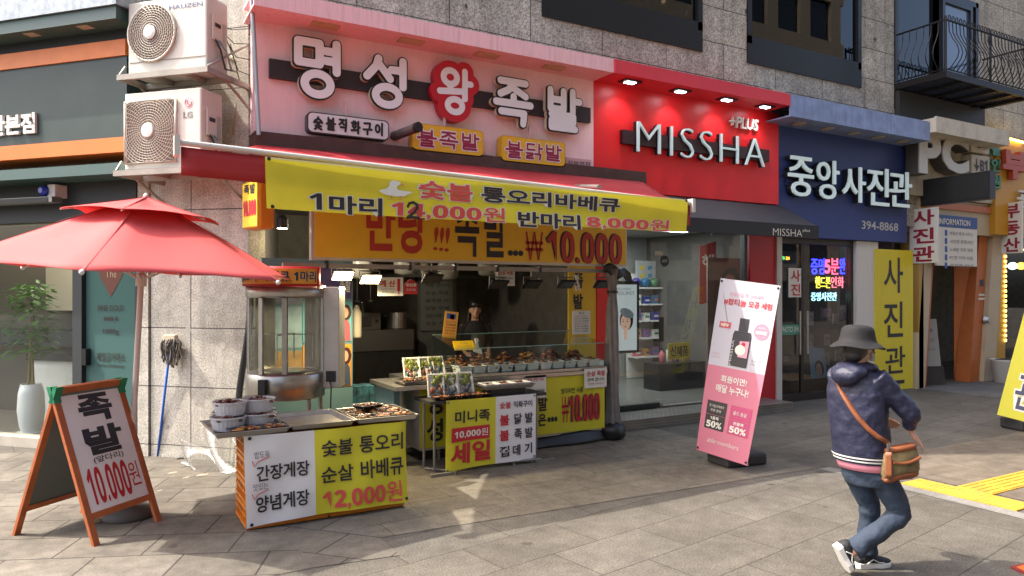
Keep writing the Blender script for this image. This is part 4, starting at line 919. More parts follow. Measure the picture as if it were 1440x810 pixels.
# framed yellow sign over the opening
ys = 7.0; fx0, fx1 = XY(438, ys), XY(882, ys); fz0, fz1 = 2.06, 2.80
fsn = thing('framed_sign', 'long amber framed price sign half covered by the hanging banner', 'sign', (0, 0, 0))
M().box(fx0, fx1, ys + .005, ys + .09, fz0, fz1).build('box', mat('frame_alu', '#b7b1a6', .4, .4), fsn)
M().box(fx0 + .03, fx1 - .02, ys, ys + .004, fz0 + .03, fz1 - .02).build('face', YELLOW2, fsn)
q = M()
for body, uL, uR, vt, vb, m, b in (('만', 515, 556, 276, 353, 1, .03), ('당', 560, 600, 278, 357, 1, .03), ('!', 609, 615, 319, 352, 1, -.01), ('!', 617, 623, 320, 353, 1, -.01), ('!', 625, 631, 320, 354, 1, -.01), ('족', 640, 674, 283, 361, 0, .02), ('발', 681, 712, 284, 362, 0, .02), ('...', 714, 736, 352, 360, 0, .05), ('₩', 739, 764, 326, 366, 1, .0), ('10.000', 769, 875, 327, 371, 1, .012)):
    q = M(); k = txt(F0, body, ys - .006, uL, uR, vt, vb, at='C', bold=b)
    if body == '!': k['shear'] = .08
    put_text(q, m=m, **k)
    if body == '10.000': k.update(y=ys - .003); k['x0'] -= .022; k['x1'] -= .022; k['z0'] += .008; k['z1'] += .008; put_text(q, m=0, **k)
    q.build('lettering', [PBLK, mat('print_brick', '#a8301f', .55)], fsn)
rlg = thing('support_rail', 'long grey steel rail slung below the amber framed sign', 'rail', (0, 0, 0))
M().box(XY(398, ys), fx1, ys + .0, ys + .05, fz0 - .075, fz0 - .03).build('rail', mat('rail_grey', '#8a857b', .5, .5, dirt=.4), rlg)
for u in (460, 577, 640, 700, 760): M().box(XY(u, ys) - .012, XY(u, ys) + .012, ys - .012, ys + .05, fz0 - .085, fz0 - .002).build('clip', BLACK, rlg)
# flood lights under the rail
def flood(label, u, v, lit):
    p = onY(u, v, 7.15); t = thing('flood_light', label, 'lamp', p, 0, 'flood lights under the rail')
    h = M().loft([[(-.1, -.06, -.02), (.1, -.06, -.02), (.1, .06, -.02), (-.1, .06, -.02)], [(-.11, -.075, -.045), (.11, -.075, -.045), (.11, .075, -.045), (-.11, .075, -.045)]])
    h.v = h.v[:]; h.build('housing', BLACK, t).rotation_euler = (R(-38), 0, 0)
    M().tube([(-.105, 0, -.03), (-.105, 0, .05), (.105, 0, .05), (.105, 0, -.03)], .008, 6).tube([(0, 0, .05), (0, 0, .13)], .008, 6).build('bracket', GREYM, t)
    f = M().box(-.095, .095, -.06, .06, -.052, -.047).build('lamp_glass', mat('lamp_warm', '#ffe6a8', .4, emit=14) if lit else mat('lamp_off', '#3a3a36', .2), t); f.rotation_euler = (R(-38), 0, 0)
    if lit:
        al = bpy.data.lights.new('flood', 'AREA'); al.energy = 9; al.size = .16; al.color = (1, .82, .5); ao = bpy.data.objects.new('flood', al); COL.objects.link(ao); ao.parent = t; ao.location = (0, -.05, -.07); ao.rotation_euler = (R(-25), 0, 0)
flood('lit flood light with warm glow in front of the purple poster', 481, 383, True); flood('lit flood light with warm glow left of the white arrow notice', 520, 388, True)
flood('white wire-framed lamp switched off right of the red house-shaped tag', 607, 388, False); flood('black flood light switched off below the small red and white notice', 700, 396, False)
flood('black flood light switched off in the middle under the rail', 747, 396, False); flood('black flood light switched off beside the toy cow figure', 795, 396, False); flood('black flood light switched off before the red strip', 846, 396, False)
p = onY(397, 321, 7.9); bl_ = thing('spot_lamp', 'small black ceiling spot glowing at the top left of the stall', 'lamp', p); M().lathe([(.06, 0), (.06, .1), (.03, .14)], 20).build('shade', BLACK, bl_); M().cyl((0, 0, -.004), .05, .003, 20).build('lamp_glass', mat('lamp_warm', '#ffe6a8', .4, emit=14), bl_)
card('arrow_notice', 'white checkout notice with a red down arrow under the rail', 7.3, 531, 567, 390, 416, PAPER, [('계 산', .08, .68, .16, .52, PRED, .03), ('하실 분은 안쪽으로', .12, .66, .6, .68, PBLK, 0), ('들어오세요', .15, .62, .76, .84, PBLK, 0), (None, .76, .88, .08, .75, PRED), (None, .80, .84, .75, .92, PRED)])
p = onY(578, 403, 7.3); hs = thing('house_tag', 'red house-shaped tag hanging beside the white arrow notice', 'tag', p)
M().prism([(-.075, -.08), (.075, -.08), (.075, .03), (0, .085), (-.075, .03)], 0, .008).build('plate', PRED, hs); q = M(); put_text(q, '영업중', -.06, .06, -.0, .035, -.003, bold=.02); put_text(q, '어서오세요', -.055, .055, -.05, -.02, -.003, bold=.0); q.build('lettering', PWHT, hs)
card('small_notice', 'small white notice with red heading under the middle of the rail', 7.25, 697, 724, 379, 402, PAPER, [('순살 족발', .15, .9, .06, .32, PRED, .02), ('판매합니다', .15, .88, .44, .62, PBLK, .01), ('포장 환영', .3, .8, .75, .86, PRED, 0)])
# right edge of the stall: yellow strip sign, red strip, tied tarp
vs_ = thing('strip_sign', 'tall yellow strip sign with black lettering at the back right of the stall', 'sign', (0, 0, 0)); yv = 7.75
a, b = XY(800, yv), XY(838, yv); M().box(a, b, yv, yv + .03, .85, 2.6).build('board', YELLOW2, vs_); q = M()
for i, ch in enumerate('족발'): put_text(q, ch, a + .07, a + .22, 1.80 - i * .27, 2.0 - i * .27, yv - .004, bold=.04)
q.build('lettering', PBLK, vs_)
a2, b2 = XY(838.5, yv), XY(856, yv); tag(M().box(a2, b2, yv - .01, yv + .03, .85, 2.6).build('red_strip', RED), 'narrow red board between the yellow strip sign and the dark tarp', 'board')
p = onY(811, 398, 7.2); cw_ = thing('toy_cow', 'small black and white spotted toy cow hanging under the rail', 'toy', p)
q = M().ball((0, 0, 0), .04, .03, .055, 12).ball((0, -.01, .07), .03, .028, .034, 12).ball((-.03, 0, .1), .012, .01, .016, 8).ball((.03, 0, .1), .012, .01, .016, 8).tube([(-.02, -.01, -.04), (-.03, -.03, -.1)], .013, 8).tube([(.02, -.01, -.04), (.03, -.03, -.1)], .013, 8); q.build('body', mat('toy_white', '#cfc9bd', .6), cw_, smooth=True, remesh=.006)
M().ball((.022, -.022, .02), .016, .012, .022, 8).ball((-.022, -.02, -.02), .014, .012, .018, 8).ball((.012, -.034, .08), .011, .008, .012, 8).build('spots', BLACK, cw_, smooth=True)
TARP = mat('tarp_grey', '#6f6864', .55, var=.25, vs=8)
tp = thing('tied_tarp', 'grey brown weather tarp tied into a column at the right end of the stall', 'tarp', (XY(861, 6.95), 6.95, 0))
ks = [(0, .10), (.12, .12), (.3, .09), (.6, .075), (.85, .085), (1.15, .08), (1.5, .07), (1.72, .05), (1.8, .045), (1.95, .085), (2.03, .11)]
q = M(); q.loft([[(r_ * (1 + .22 * math.sin(5 * t_ + z * 2.2) + .1 * math.sin(11 * t_ + z * 5)) * math.cos(t_) * .8, r_ * (1 + .22 * math.sin(5 * t_ + z * 2.2)) * math.sin(t_), z) for t_ in [j * 2 * math.pi / 36 for j in range(36)]] for z, r_ in ks]); q.build('sheet', TARP, tp, smooth=True)
M().lathe([(.066, 0), (.066, .03)], 18, (0, 0, 1.74)).build('tie', BLACK, tp)
M().ball((-.02, -.05, .09), .16, .13, .12, 14).warp(lambda x, y, z: (x + .02 * math.sin(40 * z + 9 * x), y + .015 * math.sin(31 * x), max(z, .005))).build('bottom_bundle', mat('tarp_black', '#1f1e1e', .45, var=.3), tp, smooth=True)
M().grid(lambda a, b: (-.15 + .42 * a - .05 * b, -.06 + .03 * math.sin(9 * a), 1.98 + .12 * b - .1 * a + .03 * math.sin(12 * a + 4 * b)), 14, 6).build('top_fold', mat('tarp_black', '#1f1e1e', .45), tp, smooth=True, solid=.01)
skb = M().grid(lambda a, b: (cx0 + 1.3 + (cx1 - cx0 - 1.3) * a, YC + .03 - .10 * (1 - b) + .02 * math.sin(8 * a), .02 + .14 * b * (.6 + .4 * a)), 20, 5)
tag(skb.build('skirt_sheet', mat('tarp_black', '#1f1e1e', .45), smooth=True, solid=.006), 'sagging black plastic skirt under the yellow counter wrap', 'plastic sheet')
# small projecting sign at the corner
ps_ = thing('projecting_sign', 'small yellow projecting sign at the building corner under the red awning', 'sign', onD(352, CV, 6.9).xy.to_3d(), R(-75))
zA, zB = EYE.z + (CV - 254) / FOC * 6.9, EYE.z + (CV - 322) / FOC * 6.9
M().box(-.17, .17, .0, .17, zB, zA).build('case', mat('case_amber', '#c98a1c', .5, dirt=.2), ps_, bevel=.03)
M().box(-.155, .155, -.006, -.001, zB + .02, zA - .02).build('face', mat('face_lemon', '#e0c22a', .5), ps_)
q = M(); h_ = zA - zB; put_text(q, '족발', -.12, .12, zB + h_ * .72, zB + h_ * .93, -.01, bold=.03); put_text(q, '10.000', -.14, .14, zB + h_ * .26, zB + h_ * .6, -.01, bold=.05, m=1); q.build('lettering', [PBLK, PRED], ps_)
# the red awning: sheet, bar, valance
YB_ = 5.58; ax0, ax1 = XY(250, YB_), XY(973, YB_); hb = onY(612, 236, YB_).z
hL, hR = onY(252, 197, YB_).z, onY(973, 284, YB_).z
bx0_, bx1_ = 1.38, 6.3
aw = thing('red_awning', 'faded red fabric awning stretched over the stall on a pale front bar', 'awning', (0, 0, 0))
def awn(a, b):
    x = (bx0_ + (bx1_ - bx0_) * a) * b + (ax0 + (ax1 - ax0) * a) * (1 - b); y = YB_ * (1 - b) + 7.49 * b; hz = hL + (hR - hL) * a
    return (x, y, hz * (1 - b) + 3.21 * b - .05 * math.sin(math.pi * b) - .012 * math.sin(math.pi * b) * math.cos(a * 31) - .01 * math.cos(a * 60) * b * (1 - b))
M().grid(awn, 60, 10).build('fabric', AWN, aw, smooth=True, solid=.006)
M().tube([(ax0, YB_, hL - .015), (ax1, YB_, hR - .015)], .022, 12).build('front_bar', mat('bar_pale', '#c9c5bd', .4, .3), aw)
M().grid(lambda a, b: (ax0 + .02 + (ax1 - ax0 - .04) * a, YB_ - .004 + .008 * math.sin(20 * a), hL + (hR - hL) * a - .045 - .20 * (1 - b)), 40, 3).build('valance', mat('valance_red', '#a82a2a', .6, trans=.2), aw, smooth=True, solid=.003)
for x in (ax0, ax1): M().box(x - .025, x + .012, YB_ - .04, YB_ + .05, (hL if x == ax0 else hR) - .11, (hL if x == ax0 else hR) + .03).build('end_cap', mat('bar_pale', '#c9c5bd', .4, .3), aw)
for a in (.14, .86):
    pA = Vector(awn(a, .98)) - Vector((0, 0, .10)); pB = Vector((ax0 + (ax1 - ax0) * (a + .1 if a < .5 else a - .1), YB_ + .03, hb - .03)); pm = (pA + pB) / 2 + Vector((.35 if a < .5 else -.35, 0, -.02))
    M().tube([pA, pm, pB], .02, 8).build('arm', GREYM, aw)
# yellow duck banner hung from the bar
dbn = thing('hanging_banner', 'long lemon yellow banner with a white duck and red prices hung from the red awning', 'banner', (0, 0, 0))
yb_ = YB_ - .05; nx0, nx1 = XY(373, yb_), XY(966, yb_)
zTL, zTR, zBL, zBR = onY(373, 220, yb_).z, onY(966, 281, yb_).z, onY(376, 295, yb_).z, onY(966, 328, yb_).z
def ban(a, b):
    zt_ = zTL + (zTR - zTL) * a - .012 * math.sin(math.pi * a); zb2 = zBL + (zBR - zBL) * a + .012 - .008 * math.sin(math.pi * a)
    return (nx0 + (nx1 - nx0) * a + .012 * (1 - b) * (1 - a), yb_ + .014 * math.sin(9 * a + 3 * b) + .006 * math.sin(23 * a - 4 * b) * (1 - b) + .02 * (1 - b) * math.sin(2.2 * a + .5), zb2 * (1 - b) + zt_ * b)
M().grid(ban, 60, 8).build('cloth', YELLOW, dbn, smooth=True)
hem = M().grid(lambda a, b: (lambda p: (p[0], p[1] - .003, p[2]))(ban(a, .965 + .035 * b)), 60, 1).build('hem', mat('hem_pale', '#e2dc9a', .6), dbn, smooth=True)
def frac(u, v):
    a = (XY(u, yb_) - nx0) / (nx1 - nx0); z = onY(u, v, yb_).z; p0, p1 = ban(a, 0)[2], ban(a, 1)[2]
    return a, (p1 - z) / (p1 - p0)
items = []; halo = []
for body, uL, uR, vt, vb, m, b in (('숯불', 587, 664, 257, 282, PCORAL, .026), ('통오리바베큐', 676, 872, 270.5, 291.5, PBLK, .03), ('1', 434, 452, 271, 294, PBLK, .0), ('마리', 462, 537, 276, 302, PBLK, .03), ('14,000원', 549, 709, 287, 310, PCORAL, .014), ('반마리', 727, 817, 299.5, 321, PBLK, .03), ('8,000원', 826, 942, 306, 323.5, PCORAL, .014)):
    uc = (uL + uR) / 2; _, t0 = frac(uc, vt); _, t1 = frac(uc, vb); l = frac(uL, vt)[0]; r = frac(uR, vt)[0]
    items.append((body, l, r, t0, t1, m, b)); halo.append((body, l, r, t0, t1, PWHT, b))
def on_ban(items, lift, grow, name):
    for body, l, r, tp_, bt, m, b in items:
        q = M(); put_text(q, body, l, r, 1 - bt, 1 - tp_, 0, bold=b, grow=grow)
        q.warp(lambda x, y, z: (lambda p: (p[0], p[1] - lift, p[2]))(ban(x, z))).build(name, m, dbn)
on_ban(halo, .005, .035, 'lettering_outline'); on_ban(items, .009, 0, 'lettering')
q = M(); a0, t0 = frac(569, 283); a1, t1 = frac(590, 309); put_glyph(q, '2', a0, a1, 1 - t1, 1 - t0, 0, .0012, res=60)
q = M(); xa, xb = XY(569, yb_), XY(590, yb_); za, zb3 = onY(579, 283, yb_).z, onY(579, 309, yb_).z; put_glyph(q, '2', xa, xb, zb3, za, yb_ - .022, .011); q.build('handwritten_figure', INK, dbn)
# the duck
dk = M(); ox, oz = XY(532, yb_), onY(555, 277, yb_).z; sc2 = (XY(580, yb_) - ox)
def dpts(l): return [(ox + x * sc2, yb_ - .012, oz + z * sc2 * .6) for x, z in l]
body = [(0, .24), (.08, .14), (.22, .06), (.5, .02), (.74, .05), (.86, .16), (1.0, .26), (.9, .30), (.75, .30), (.6, .32), (.52, .4), (.54, .52), (.62, .58), (.64, .64), (.58, .72), (.46, .76), (.36, .72), (.30, .62), (.30, .48), (.22, .36)]
dk.add(dpts(body), [tuple(range(len(body)))], 0); dk.add(dpts([(.62, .58), (.72, .54), (.75, .57), (.64, .66)]), [(0, 1, 2, 3)], 1)
for x in (.35, .62): dk.add([(p[0], p[1] - .001, p[2]) for p in dpts([(x, -.1), (x + .03, -.1), (x + .04, .05), (x, .05)])], [(0, 1, 2, 3)], 1); dk.add(dpts([(x - .14, -.13), (x + .06, -.13), (x + .03, -.1), (x - .06, -.1)]), [(0, 1, 2, 3)], 1)
dk.build('duck_print', [mat('duck_white', '#d2d0c4', .6), mat('duck_bill', '#c98a5a', .6)], dbn)
for a, b in ((.006, .96), (.01, .04), (.994, .96)):
    p = ban(a, b); M().lathe([(.014, 0), (.014, .003)], 10).warp(lambda x, y, z, p=p: (p[0] + x, p[1] - .008 - z, p[2] + y)).build('eyelet', BLACK, dbn)
# vendor inside

al = bpy.data.lights.new('spot', 'POINT'); al.energy = 20; al.color = (1, .86, .62); al.shadow_soft_size = .06  # fill light added away from the spot lamp to brighten the dark stall
ao = bpy.data.objects.new('spot', al); COL.objects.link(ao); ao.parent = bl_; ao.location = (.9, .6, -.12)
# ================================================================== COSMETICS SHOP behind its glass front
ms = thing('cosmetics_shop', 'glass fronted cosmetics shop with a lit white interior under the red signboard', 'shop front', (0, 0, 0))
MX0, MX1, MY = 5.75, 8.62, 7.84
M().box(5.75, 9.25, 10.9, 11.0, .1, 2.9).build('back_wall', mat('shop_wall_pale', '#8f918d', .7), ms)
M().box(5.75, 9.25, 7.9, 10.9, .10, .13).build('floor', mat('shop_floor', '#77756f', .25), ms)
M().box(5.75, 9.25, 7.9, 10.9, 2.80, 2.86).build('ceiling', mat('shop_ceiling', '#a5a6a2', .7), ms)
for k, (x, y) in enumerate([(6.5, 8.8), (7.6, 8.8), (6.5, 10.0), (7.6, 10.0), (8.6, 9.4)]): M().box(x - .25, x + .25, y - .05, y + .05, 2.785, 2.797).build('ceiling_lamp', mat('lamp_tube', '#f0f4ff', .5, emit=6), ms)
al = bpy.data.lights.new('shop_light', 'AREA'); al.energy = 38; al.size = 2.2; al.color = (.93, .97, 1); ao = bpy.data.objects.new('shop_light', al); COL.objects.link(ao); ao.location = (7.3, 9.3, 2.77)
SHG = glass('shop_front_glass', (.80, .83, .82), .0, 1.0, film=(.16, .17, .165), film_fac=.10, ior=1.5)
xs_ = [XY(866, MY), XY(927, MY), XY(1001, MY), XY(1046, MY)]
for a, b in zip(xs_[:-1], xs_[1:]): M().box(a + .005, b - .005, MY, MY + .012, .16, 2.9).build('glass_panel', SHG, ms)
M().box(xs_[0] - .16, xs_[0], MY - .02, MY + .05, .1, 2.95).build('mullion', BLACK, ms); M().box(xs_[3] - .02, xs_[3] + .05, MY - .03, MY + .05, .1, 2.95).build('mullion', BLACK, ms)
M().box(xs_[0], xs_[1] - .01, MY - .03, MY + .04, .135, .20).build('bottom_rail', BLACK, ms)
dh = onY(930, 463, MY - .06); M().box(dh.x - .035, dh.x + .035, MY - .07, MY - .05, dh.z - .17, dh.z + .17).build('door_handle', BLACK, ms)
for v in (356, 571):
    p = onY(927, v, MY); M().box(p.x - .06, p.x + .06, MY - .012, MY + .02, p.z - .03, p.z + .03).build('patch_fitting', STEEL, ms)
q = onY(935, 367, MY - .012); st_ = M().add([(q.x + .085 * math.cos(R(22.5 + 45 * i)), MY - .006, q.z + .085 * math.sin(R(22.5 + 45 * i))) for i in range(8)], [tuple(range(8))]).build('sticker', mat('sticker_navy', '#1f2b45', .4), ms)
k_ = M(); put_text(k_, 'ADT', q.x - .05, q.x + .05, q.z - .02, q.z + .02, MY - .009, bold=.01); k_.build('sticker_lettering', PWHT, st_)
M().box(8.66, 9.22, 7.80, 7.86, .02, 3.09).build('red_column', mat('column_red', '#b31c26', .4), ms)
M().box(9.222, 9.335, 7.77, 7.86, .02, 2.62).build('white_column', mat('column_white', '#c4c0b8', .5, dirt=.1), ms)
# stepped plate
spl = M().box(5.58, 8.92, 7.22, 7.76, .115, .13).box(5.58, 8.92, 7.235, 7.25, 0, .115).box(8.89, 8.905, 7.25, 7.76, 0, .115)
ch = mat('checker_plate', '#8f8c86', .42, .7, var=.2, vs=5, dirt=.25)
stp = thing('checker_plate_step', 'low chequered steel step along the cosmetics shop front', 'step', (0, 0, 0)); spl.build('plate', ch, stp)
q = M()
for i in range(84):
    for j in range(11):
        x, y = 5.62 + i * .039, 7.25 + j * .046; s_ = 1 if (i + j) % 2 else -1
        q.add([(x - .013, y - .013 * s_, .1325), (x + .002, y - .004 * s_ - .004, .1325), (x + .013, y + .013 * s_, .1325), (x - .002, y + .004 * s_ + .004, .1325)], [(0, 1, 2, 3)])
    for j in range(3):
        x, z = 5.62 + i * .039, .022 + j * .038; s_ = 1 if (i + j) % 2 else -1
        q.add([(x - .013, 7.2325, z - .012 * s_), (x + .003, 7.2325, z - .005 * s_), (x + .013, 7.2325, z + .012 * s_), (x - .003, 7.2325, z + .005 * s_)], [(0, 1, 2, 3)])
q.build('tread_pattern', mat('tread_bright', '#b8b4ad', .3, .8), stp)
# shelves of goods
shf = thing('display_shelf', 'white wall shelf full of cosmetics behind the glass', 'shelf', (0, 0, 0))
SY = 10.45; sx0, sx1 = XY(896, SY), XY(990, SY)
M().box(sx0, sx1, SY + .28, SY + .32, .14, 2.1).build('back_panel', WHITE, shf)
rows = [onY(930, v, SY).z for v in (404, 427, 450, 474, 500)]
for z in rows: M().box(sx0, sx1, SY, SY + .28, z - .03, z).build('board', WHITE, shf)
cols = ['#3d3f8c', '#c9c7d6', '#8a5f8f', '#2f6a8c', '#c4626a', '#d8d4cc', '#4d7d5a', '#b98a3c']; cn = ['indigo', 'white', 'mauve', 'blue', 'pink', 'cream', 'green', 'amber']
rn = ['top shelf', 'second shelf', 'third shelf', 'fourth shelf', 'bottom shelf']
rg = random.Random(4)
for j, z in enumerate(rows):
    n = 8
    for i in range(n):
        c = (i * 3 + j * 5) % 8; x = sx0 + .08 + (sx1 - sx0 - .16) * i / (n - 1); w_ = rg.uniform(.09, .13); h_ = rg.uniform(.12, .19)
        g_ = thing('cosmetics_box', '%s cosmetics pack, %s from the left on the %s' % (cn[c], ORD[i], rn[j]), 'package', (x, SY + .06, z), 0, 'cosmetics on the wall shelf')
        if j == 0: M().ball((0, .06, .09), .10, .08, .09, 12).warp(lambda a, b, d: (a, b, max(d, .002))).build('pouch', mat('pack_' + cn[c], cols[c], .35), g_, smooth=True)
        else:
            M().box(-w_ / 2, w_ / 2, 0, .1, 0, h_).build('carton', mat('pack_' + cn[c], cols[c], .35), g_); M().box(-w_ / 2 + .012, w_ / 2 - .012, -.002, -.0005, h_ * .35, h_ * .62).build('label_patch', mat('pack_' + cn[(c + 1) % 8], cols[(c + 1) % 8], .4), g_)
for i, (u, v) in enumerate([(936, 447), (988, 447), (988, 425), (946, 425)]):
    p = onY(u, v, SY - .03); tag(M().box(p.x - .12, p.x + .12, SY - .025, SY - .012, p.z - .03, p.z + .03).build('shelf_tag', mat('tag_pink', '#b5525c', .5)), 'pink shelf edge ticket, %s' % ['left one on the lower row', 'right one on the lower row', 'right one on the upper row', 'left one on the upper row'][i], 'shelf ticket', 'pink shelf tickets')
bd = thing('picture_board', 'pale board with colourful product pictures above the wall shelf', 'board', (0, 0, 0)); p0, p1 = onY(905, 366, SY), onY(951, 397, SY)
M().box(p0.x, p1.x, SY + .2, SY + .23, p1.z, p0.z).build('board', mat('board_pale', '#aeb4b2', .5), bd); q = M()
for i in range(6): x, z = p0.x + .08 + (i % 3) * .19, p1.z + .08 + (i // 3) * .15; q.add([(x, SY + .196, z), (x + .11, SY + .196, z + .02), (x + .1, SY + .196, z + .09), (x - .01, SY + .196, z + .07)], [(0, 1, 2, 3)], i % 3)
q.build('pictures', [mat('pic_yellow', '#c9b23c', .5), mat('pic_blue', '#4a8ab0', .5), mat('pic_red', '#a8484a', .5)], bd)
def portrait(mb, cx, cz, s, y, hat=False):
    """a simple printed face: hair, face, neck, features"""
    o = lambda rx, rz, dx, dz, m, dy, a=0: mb.add([(cx + s * (dx + rx * math.cos(t) * math.cos(a) - rz * math.sin(t) * math.sin(a)), y - dy, cz + s * (dz + rx * math.cos(t) * math.sin(a) + rz * math.sin(t) * math.cos(a))) for t in [i * math.pi / 12 for i in range(24)]], [tuple(range(24))], m)
    o(.52, .62, .05, .08, 1, .001); o(.14, .45, -.05, -.7, 0, .0015); o(.38, .52, -.02, -.05, 0, .002)
    if hat: o(.55, .28, .08, .5, 2, .0025, -.35)
    for dx in (-.2, .12): o(.07, .028, dx, .0, 1, .003); o(.09, .014, dx, .1, 1, .003, .1)
    o(.08, .03, -.04, -.32, 3, .003); o(.03, .05, -.05, -.14, 4, .0028)
PME = [mat('lit_skin', '#c9a08c', .5, emit=.3), mat('print_hair', '#2a211f', .5), mat('lit_hat', '#6f767c', .5, emit=.2), mat('print_lip', '#9a4a4a', .5), mat('lit_shade', '#b58a76', .5, emit=.3)]
PM = [mat('print_skin', '#c9a08c', .5), mat('print_hair', '#2a211f', .5), mat('print_grey_hat', '#5f6468', .5), mat('print_lip', '#9a4a4a', .5), mat('print_shade', '#b58a76', .5)]
lb = thing('poster_lightbox', 'pale black framed poster of a woman in a grey cap behind the glass', 'poster', (0, 0, 0)); yl = 8.35
p0, p1 = onY(862, 400, yl), onY(895, 492, yl)
M().box(p0.x - .05, p1.x + .05, yl, yl + .08, p1.z - .04, p0.z + .05).build('frame', BLACK, lb); M().box(p0.x, p1.x, yl - .008, yl - .002, p1.z, p0.z).build('sheet', mat('poster_pale', '#c3ccd0', .4, emit=.25), lb)
q = M(); w_ = p1.x - p0.x; portrait(q, p0.x + w_ * .52, p1.z + (p0.z - p1.z) * .44, .24, yl - .012, True); q.build('portrait', PME, lb); q = M(); put_text(q, 'COOL SHOT', p0.x + .03, p1.x - .05, p0.z - .15, p0.z - .10, yl - .012, bold=0); put_text(q, 'SOLUTION', p0.x + .06, p1.x - .12, p0.z - .08, p0.z - .05, yl - .012, bold=0); q.build('lettering', PGREY, lb)
fp = thing('face_poster', 'large close-up face poster behind the standing pink banner', 'poster', (0, 0, 0)); yf = 8.3; p0, p1 = onY(995, 362, yf), onY(1046, 442, yf)
M().box(p0.x, p1.x, yf, yf + .02, .2, p0.z).build('sheet', mat('face_sheet', '#8d6f62', .5), fp); q = M(); portrait(q, (p0.x + p1.x) / 2 + .08, (p0.z + p1.z) / 2, .42, yf - .006); q.build('portrait', PM, fp)
rb = thing('hanging_flag', 'red hanging sale flag with white characters inside the cosmetics shop', 'flag', (0, 0, 0)); yr = 9.0; p0, p1 = onY(983, 342, yr), onY(1006, 428, yr)
M().add([(p0.x, yr, p1.z), (p1.x - .02, yr, p1.z + .05), (p1.x + .02, yr, p0.z + .05), (p0.x + .02, yr, p0.z - .05)], [(0, 1, 2, 3)]).build('cloth', mat('flag_red', '#a8322f', .6), rb, solid=.006)
q = M(); put_text(q, '해', p0.x + .06, p1.x - .04, p0.z - .42, p0.z - .18, yr - .008, bold=.03); q.build('lettering', PWHT, rb)
pr_ = thing('promo_stand', 'black promotion stand with a yellow price sign in the cosmetics shop', 'display stand', (0, 0, 0)); yq = 9.0; p0, p1 = onY(940, 483, yq), onY(970, 504, yq)
M().box(p0.x - .1, p1.x + .45, yq + .1, yq + .5, .14, p1.z - .08).build('body', mat('stand_black', '#1e1c1c', .4), pr_); M().box(p0.x, p1.x, yq, yq + .02, p1.z, p0.z).build('price_sign', mat('price_yellow', '#b8a52c', .5), pr_); q = M(); put_text(q, '신제품', p0.x + .04, p1.x - .04, p1.z + .05, p0.z - .05, yq - .005, bold=.02); q.build('lettering', PBLK, pr_)
for i, (x, h_, c) in enumerate([(p0.x + .02, .16, 'pink'), (p0.x + .18, .2, 'cream'), (p0.x + .34, .14, 'mauve'), (p0.x + .5, .2, 'amber')]):
    g_ = thing('bottle', '%s bottle on the black promotion stand' % c, 'bottle', (x + .1, yq + .3, p1.z - .08), 0, 'bottles on the promotion stand'); M().lathe([(.04, 0), (.045, .01), (.045, h_), (.018, h_ + .02), (.018, h_ + .05)], 16).build('body', mat('pack_' + c, '#888888', .35), g_, smooth=True); M().cyl((0, 0, h_ + .05), .022, .04, 14).build('cap', BLACK, g_)
# black awning over it
mw = thing('black_awning', 'black fabric awning with small white capitals on its valance over the glass front', 'awning', (0, 0, 0)); y1 = 7.02
ex = XY(1150, y1); zA, zB = onY(1150, 319, y1).z, onY(1150, 336, y1).z; AWB = mat('awning_black', '#2b2a2e', .7, var=.12)
M().grid(lambda a, b: (5.95 + (ex - 5.95) * a, y1 + (7.66 - y1) * b, zA + (3.08 - zA) * b), 12, 4).build('fabric', AWB, mw, solid=.008)
M().box(5.95, ex, y1 - .02, y1 + .005, zB, zA + .01).build('valance', mat('valance_black', '#1f1f22', .65), mw); M().prism([(y1, zA - .02), (7.66, zA + .02), (7.66, 3.07), (y1, zA)], 0, .006).warp(lambda a, b, c: (ex - .01 + b, a, c)).build('end_panel', AWB, mw)
q = M(); put_text(q, **txt(F0, 'MISSHA', y1 - .024, 1087, 1128, 322, 332, at='C', bold=-.012)); q.build('lettering', PWHT, mw); q = M(); put_text(q, **txt(F0, 'plus', y1 - .024, 1129, 1139, 322, 327, at='C', bold=0)); q.build('small_lettering', PWHT, mw)

# ================================================================== PHOTO STUDIO
ph = thing('photo_studio', 'dark glass photo studio entrance with neon lettering inside', 'shop front', (0, 0, 0)); yd = 7.86
d0, d1 = 9.40, XY(1197, yd); zt_ = onY(1150, 344, yd).z
M().box(9.34, 12.7, 10.9, 11.0, 0, 2.9).build('back_wall', mat('studio_dark', '#38393a', .8, var=.3), ph); M().box(9.34, 12.7, 7.9, 10.9, .005, .02).build('floor', mat('studio_floor', '#5a4a3a', .4), ph)
M().box(9.34, d1, yd - .04, yd + .06, zt_, 2.66).box(9.34, d0, yd - .04, yd + .06, 0, zt_ - .001).box(d1 - .07, d1, yd - .04, yd + .06, 0, zt_ - .001).box(d0 + .001, d1 - .071, yd - .03, yd + .05, .0, .12).build('door_frame', mat('frame_bronze', '#3a342e', .4, .5), ph)
dm = XY(1127, yd); PG = glass('studio_glass', (.72, .76, .78), .0, 1.0, ior=1.5)
for a, b in ((d0 + .01, dm - .03), (dm + .03, d1 - .08)): M().box(a, b, yd, yd + .012, .12, zt_ - .01).build('glass_panel', PG, ph)
M().box(dm - .03, dm + .03, yd - .02, yd + .03, .12, zt_ - .005).build('mullion', mat('frame_bronze', '#3a342e', .4, .5), ph)
for dx in (-.09, .09): M().tube([(dm + dx, yd - .05, .75), (dm + dx, yd - .05, 1.45)], .014, 10).build('door_handle', STEEL, ph)
M().box(d1 + .002, 11.76, 7.76, 7.86, 0, 2.62).build('white_pillar', mat('pillar_white', '#c9c6be', .5, dirt=.15, streak=True), ph)
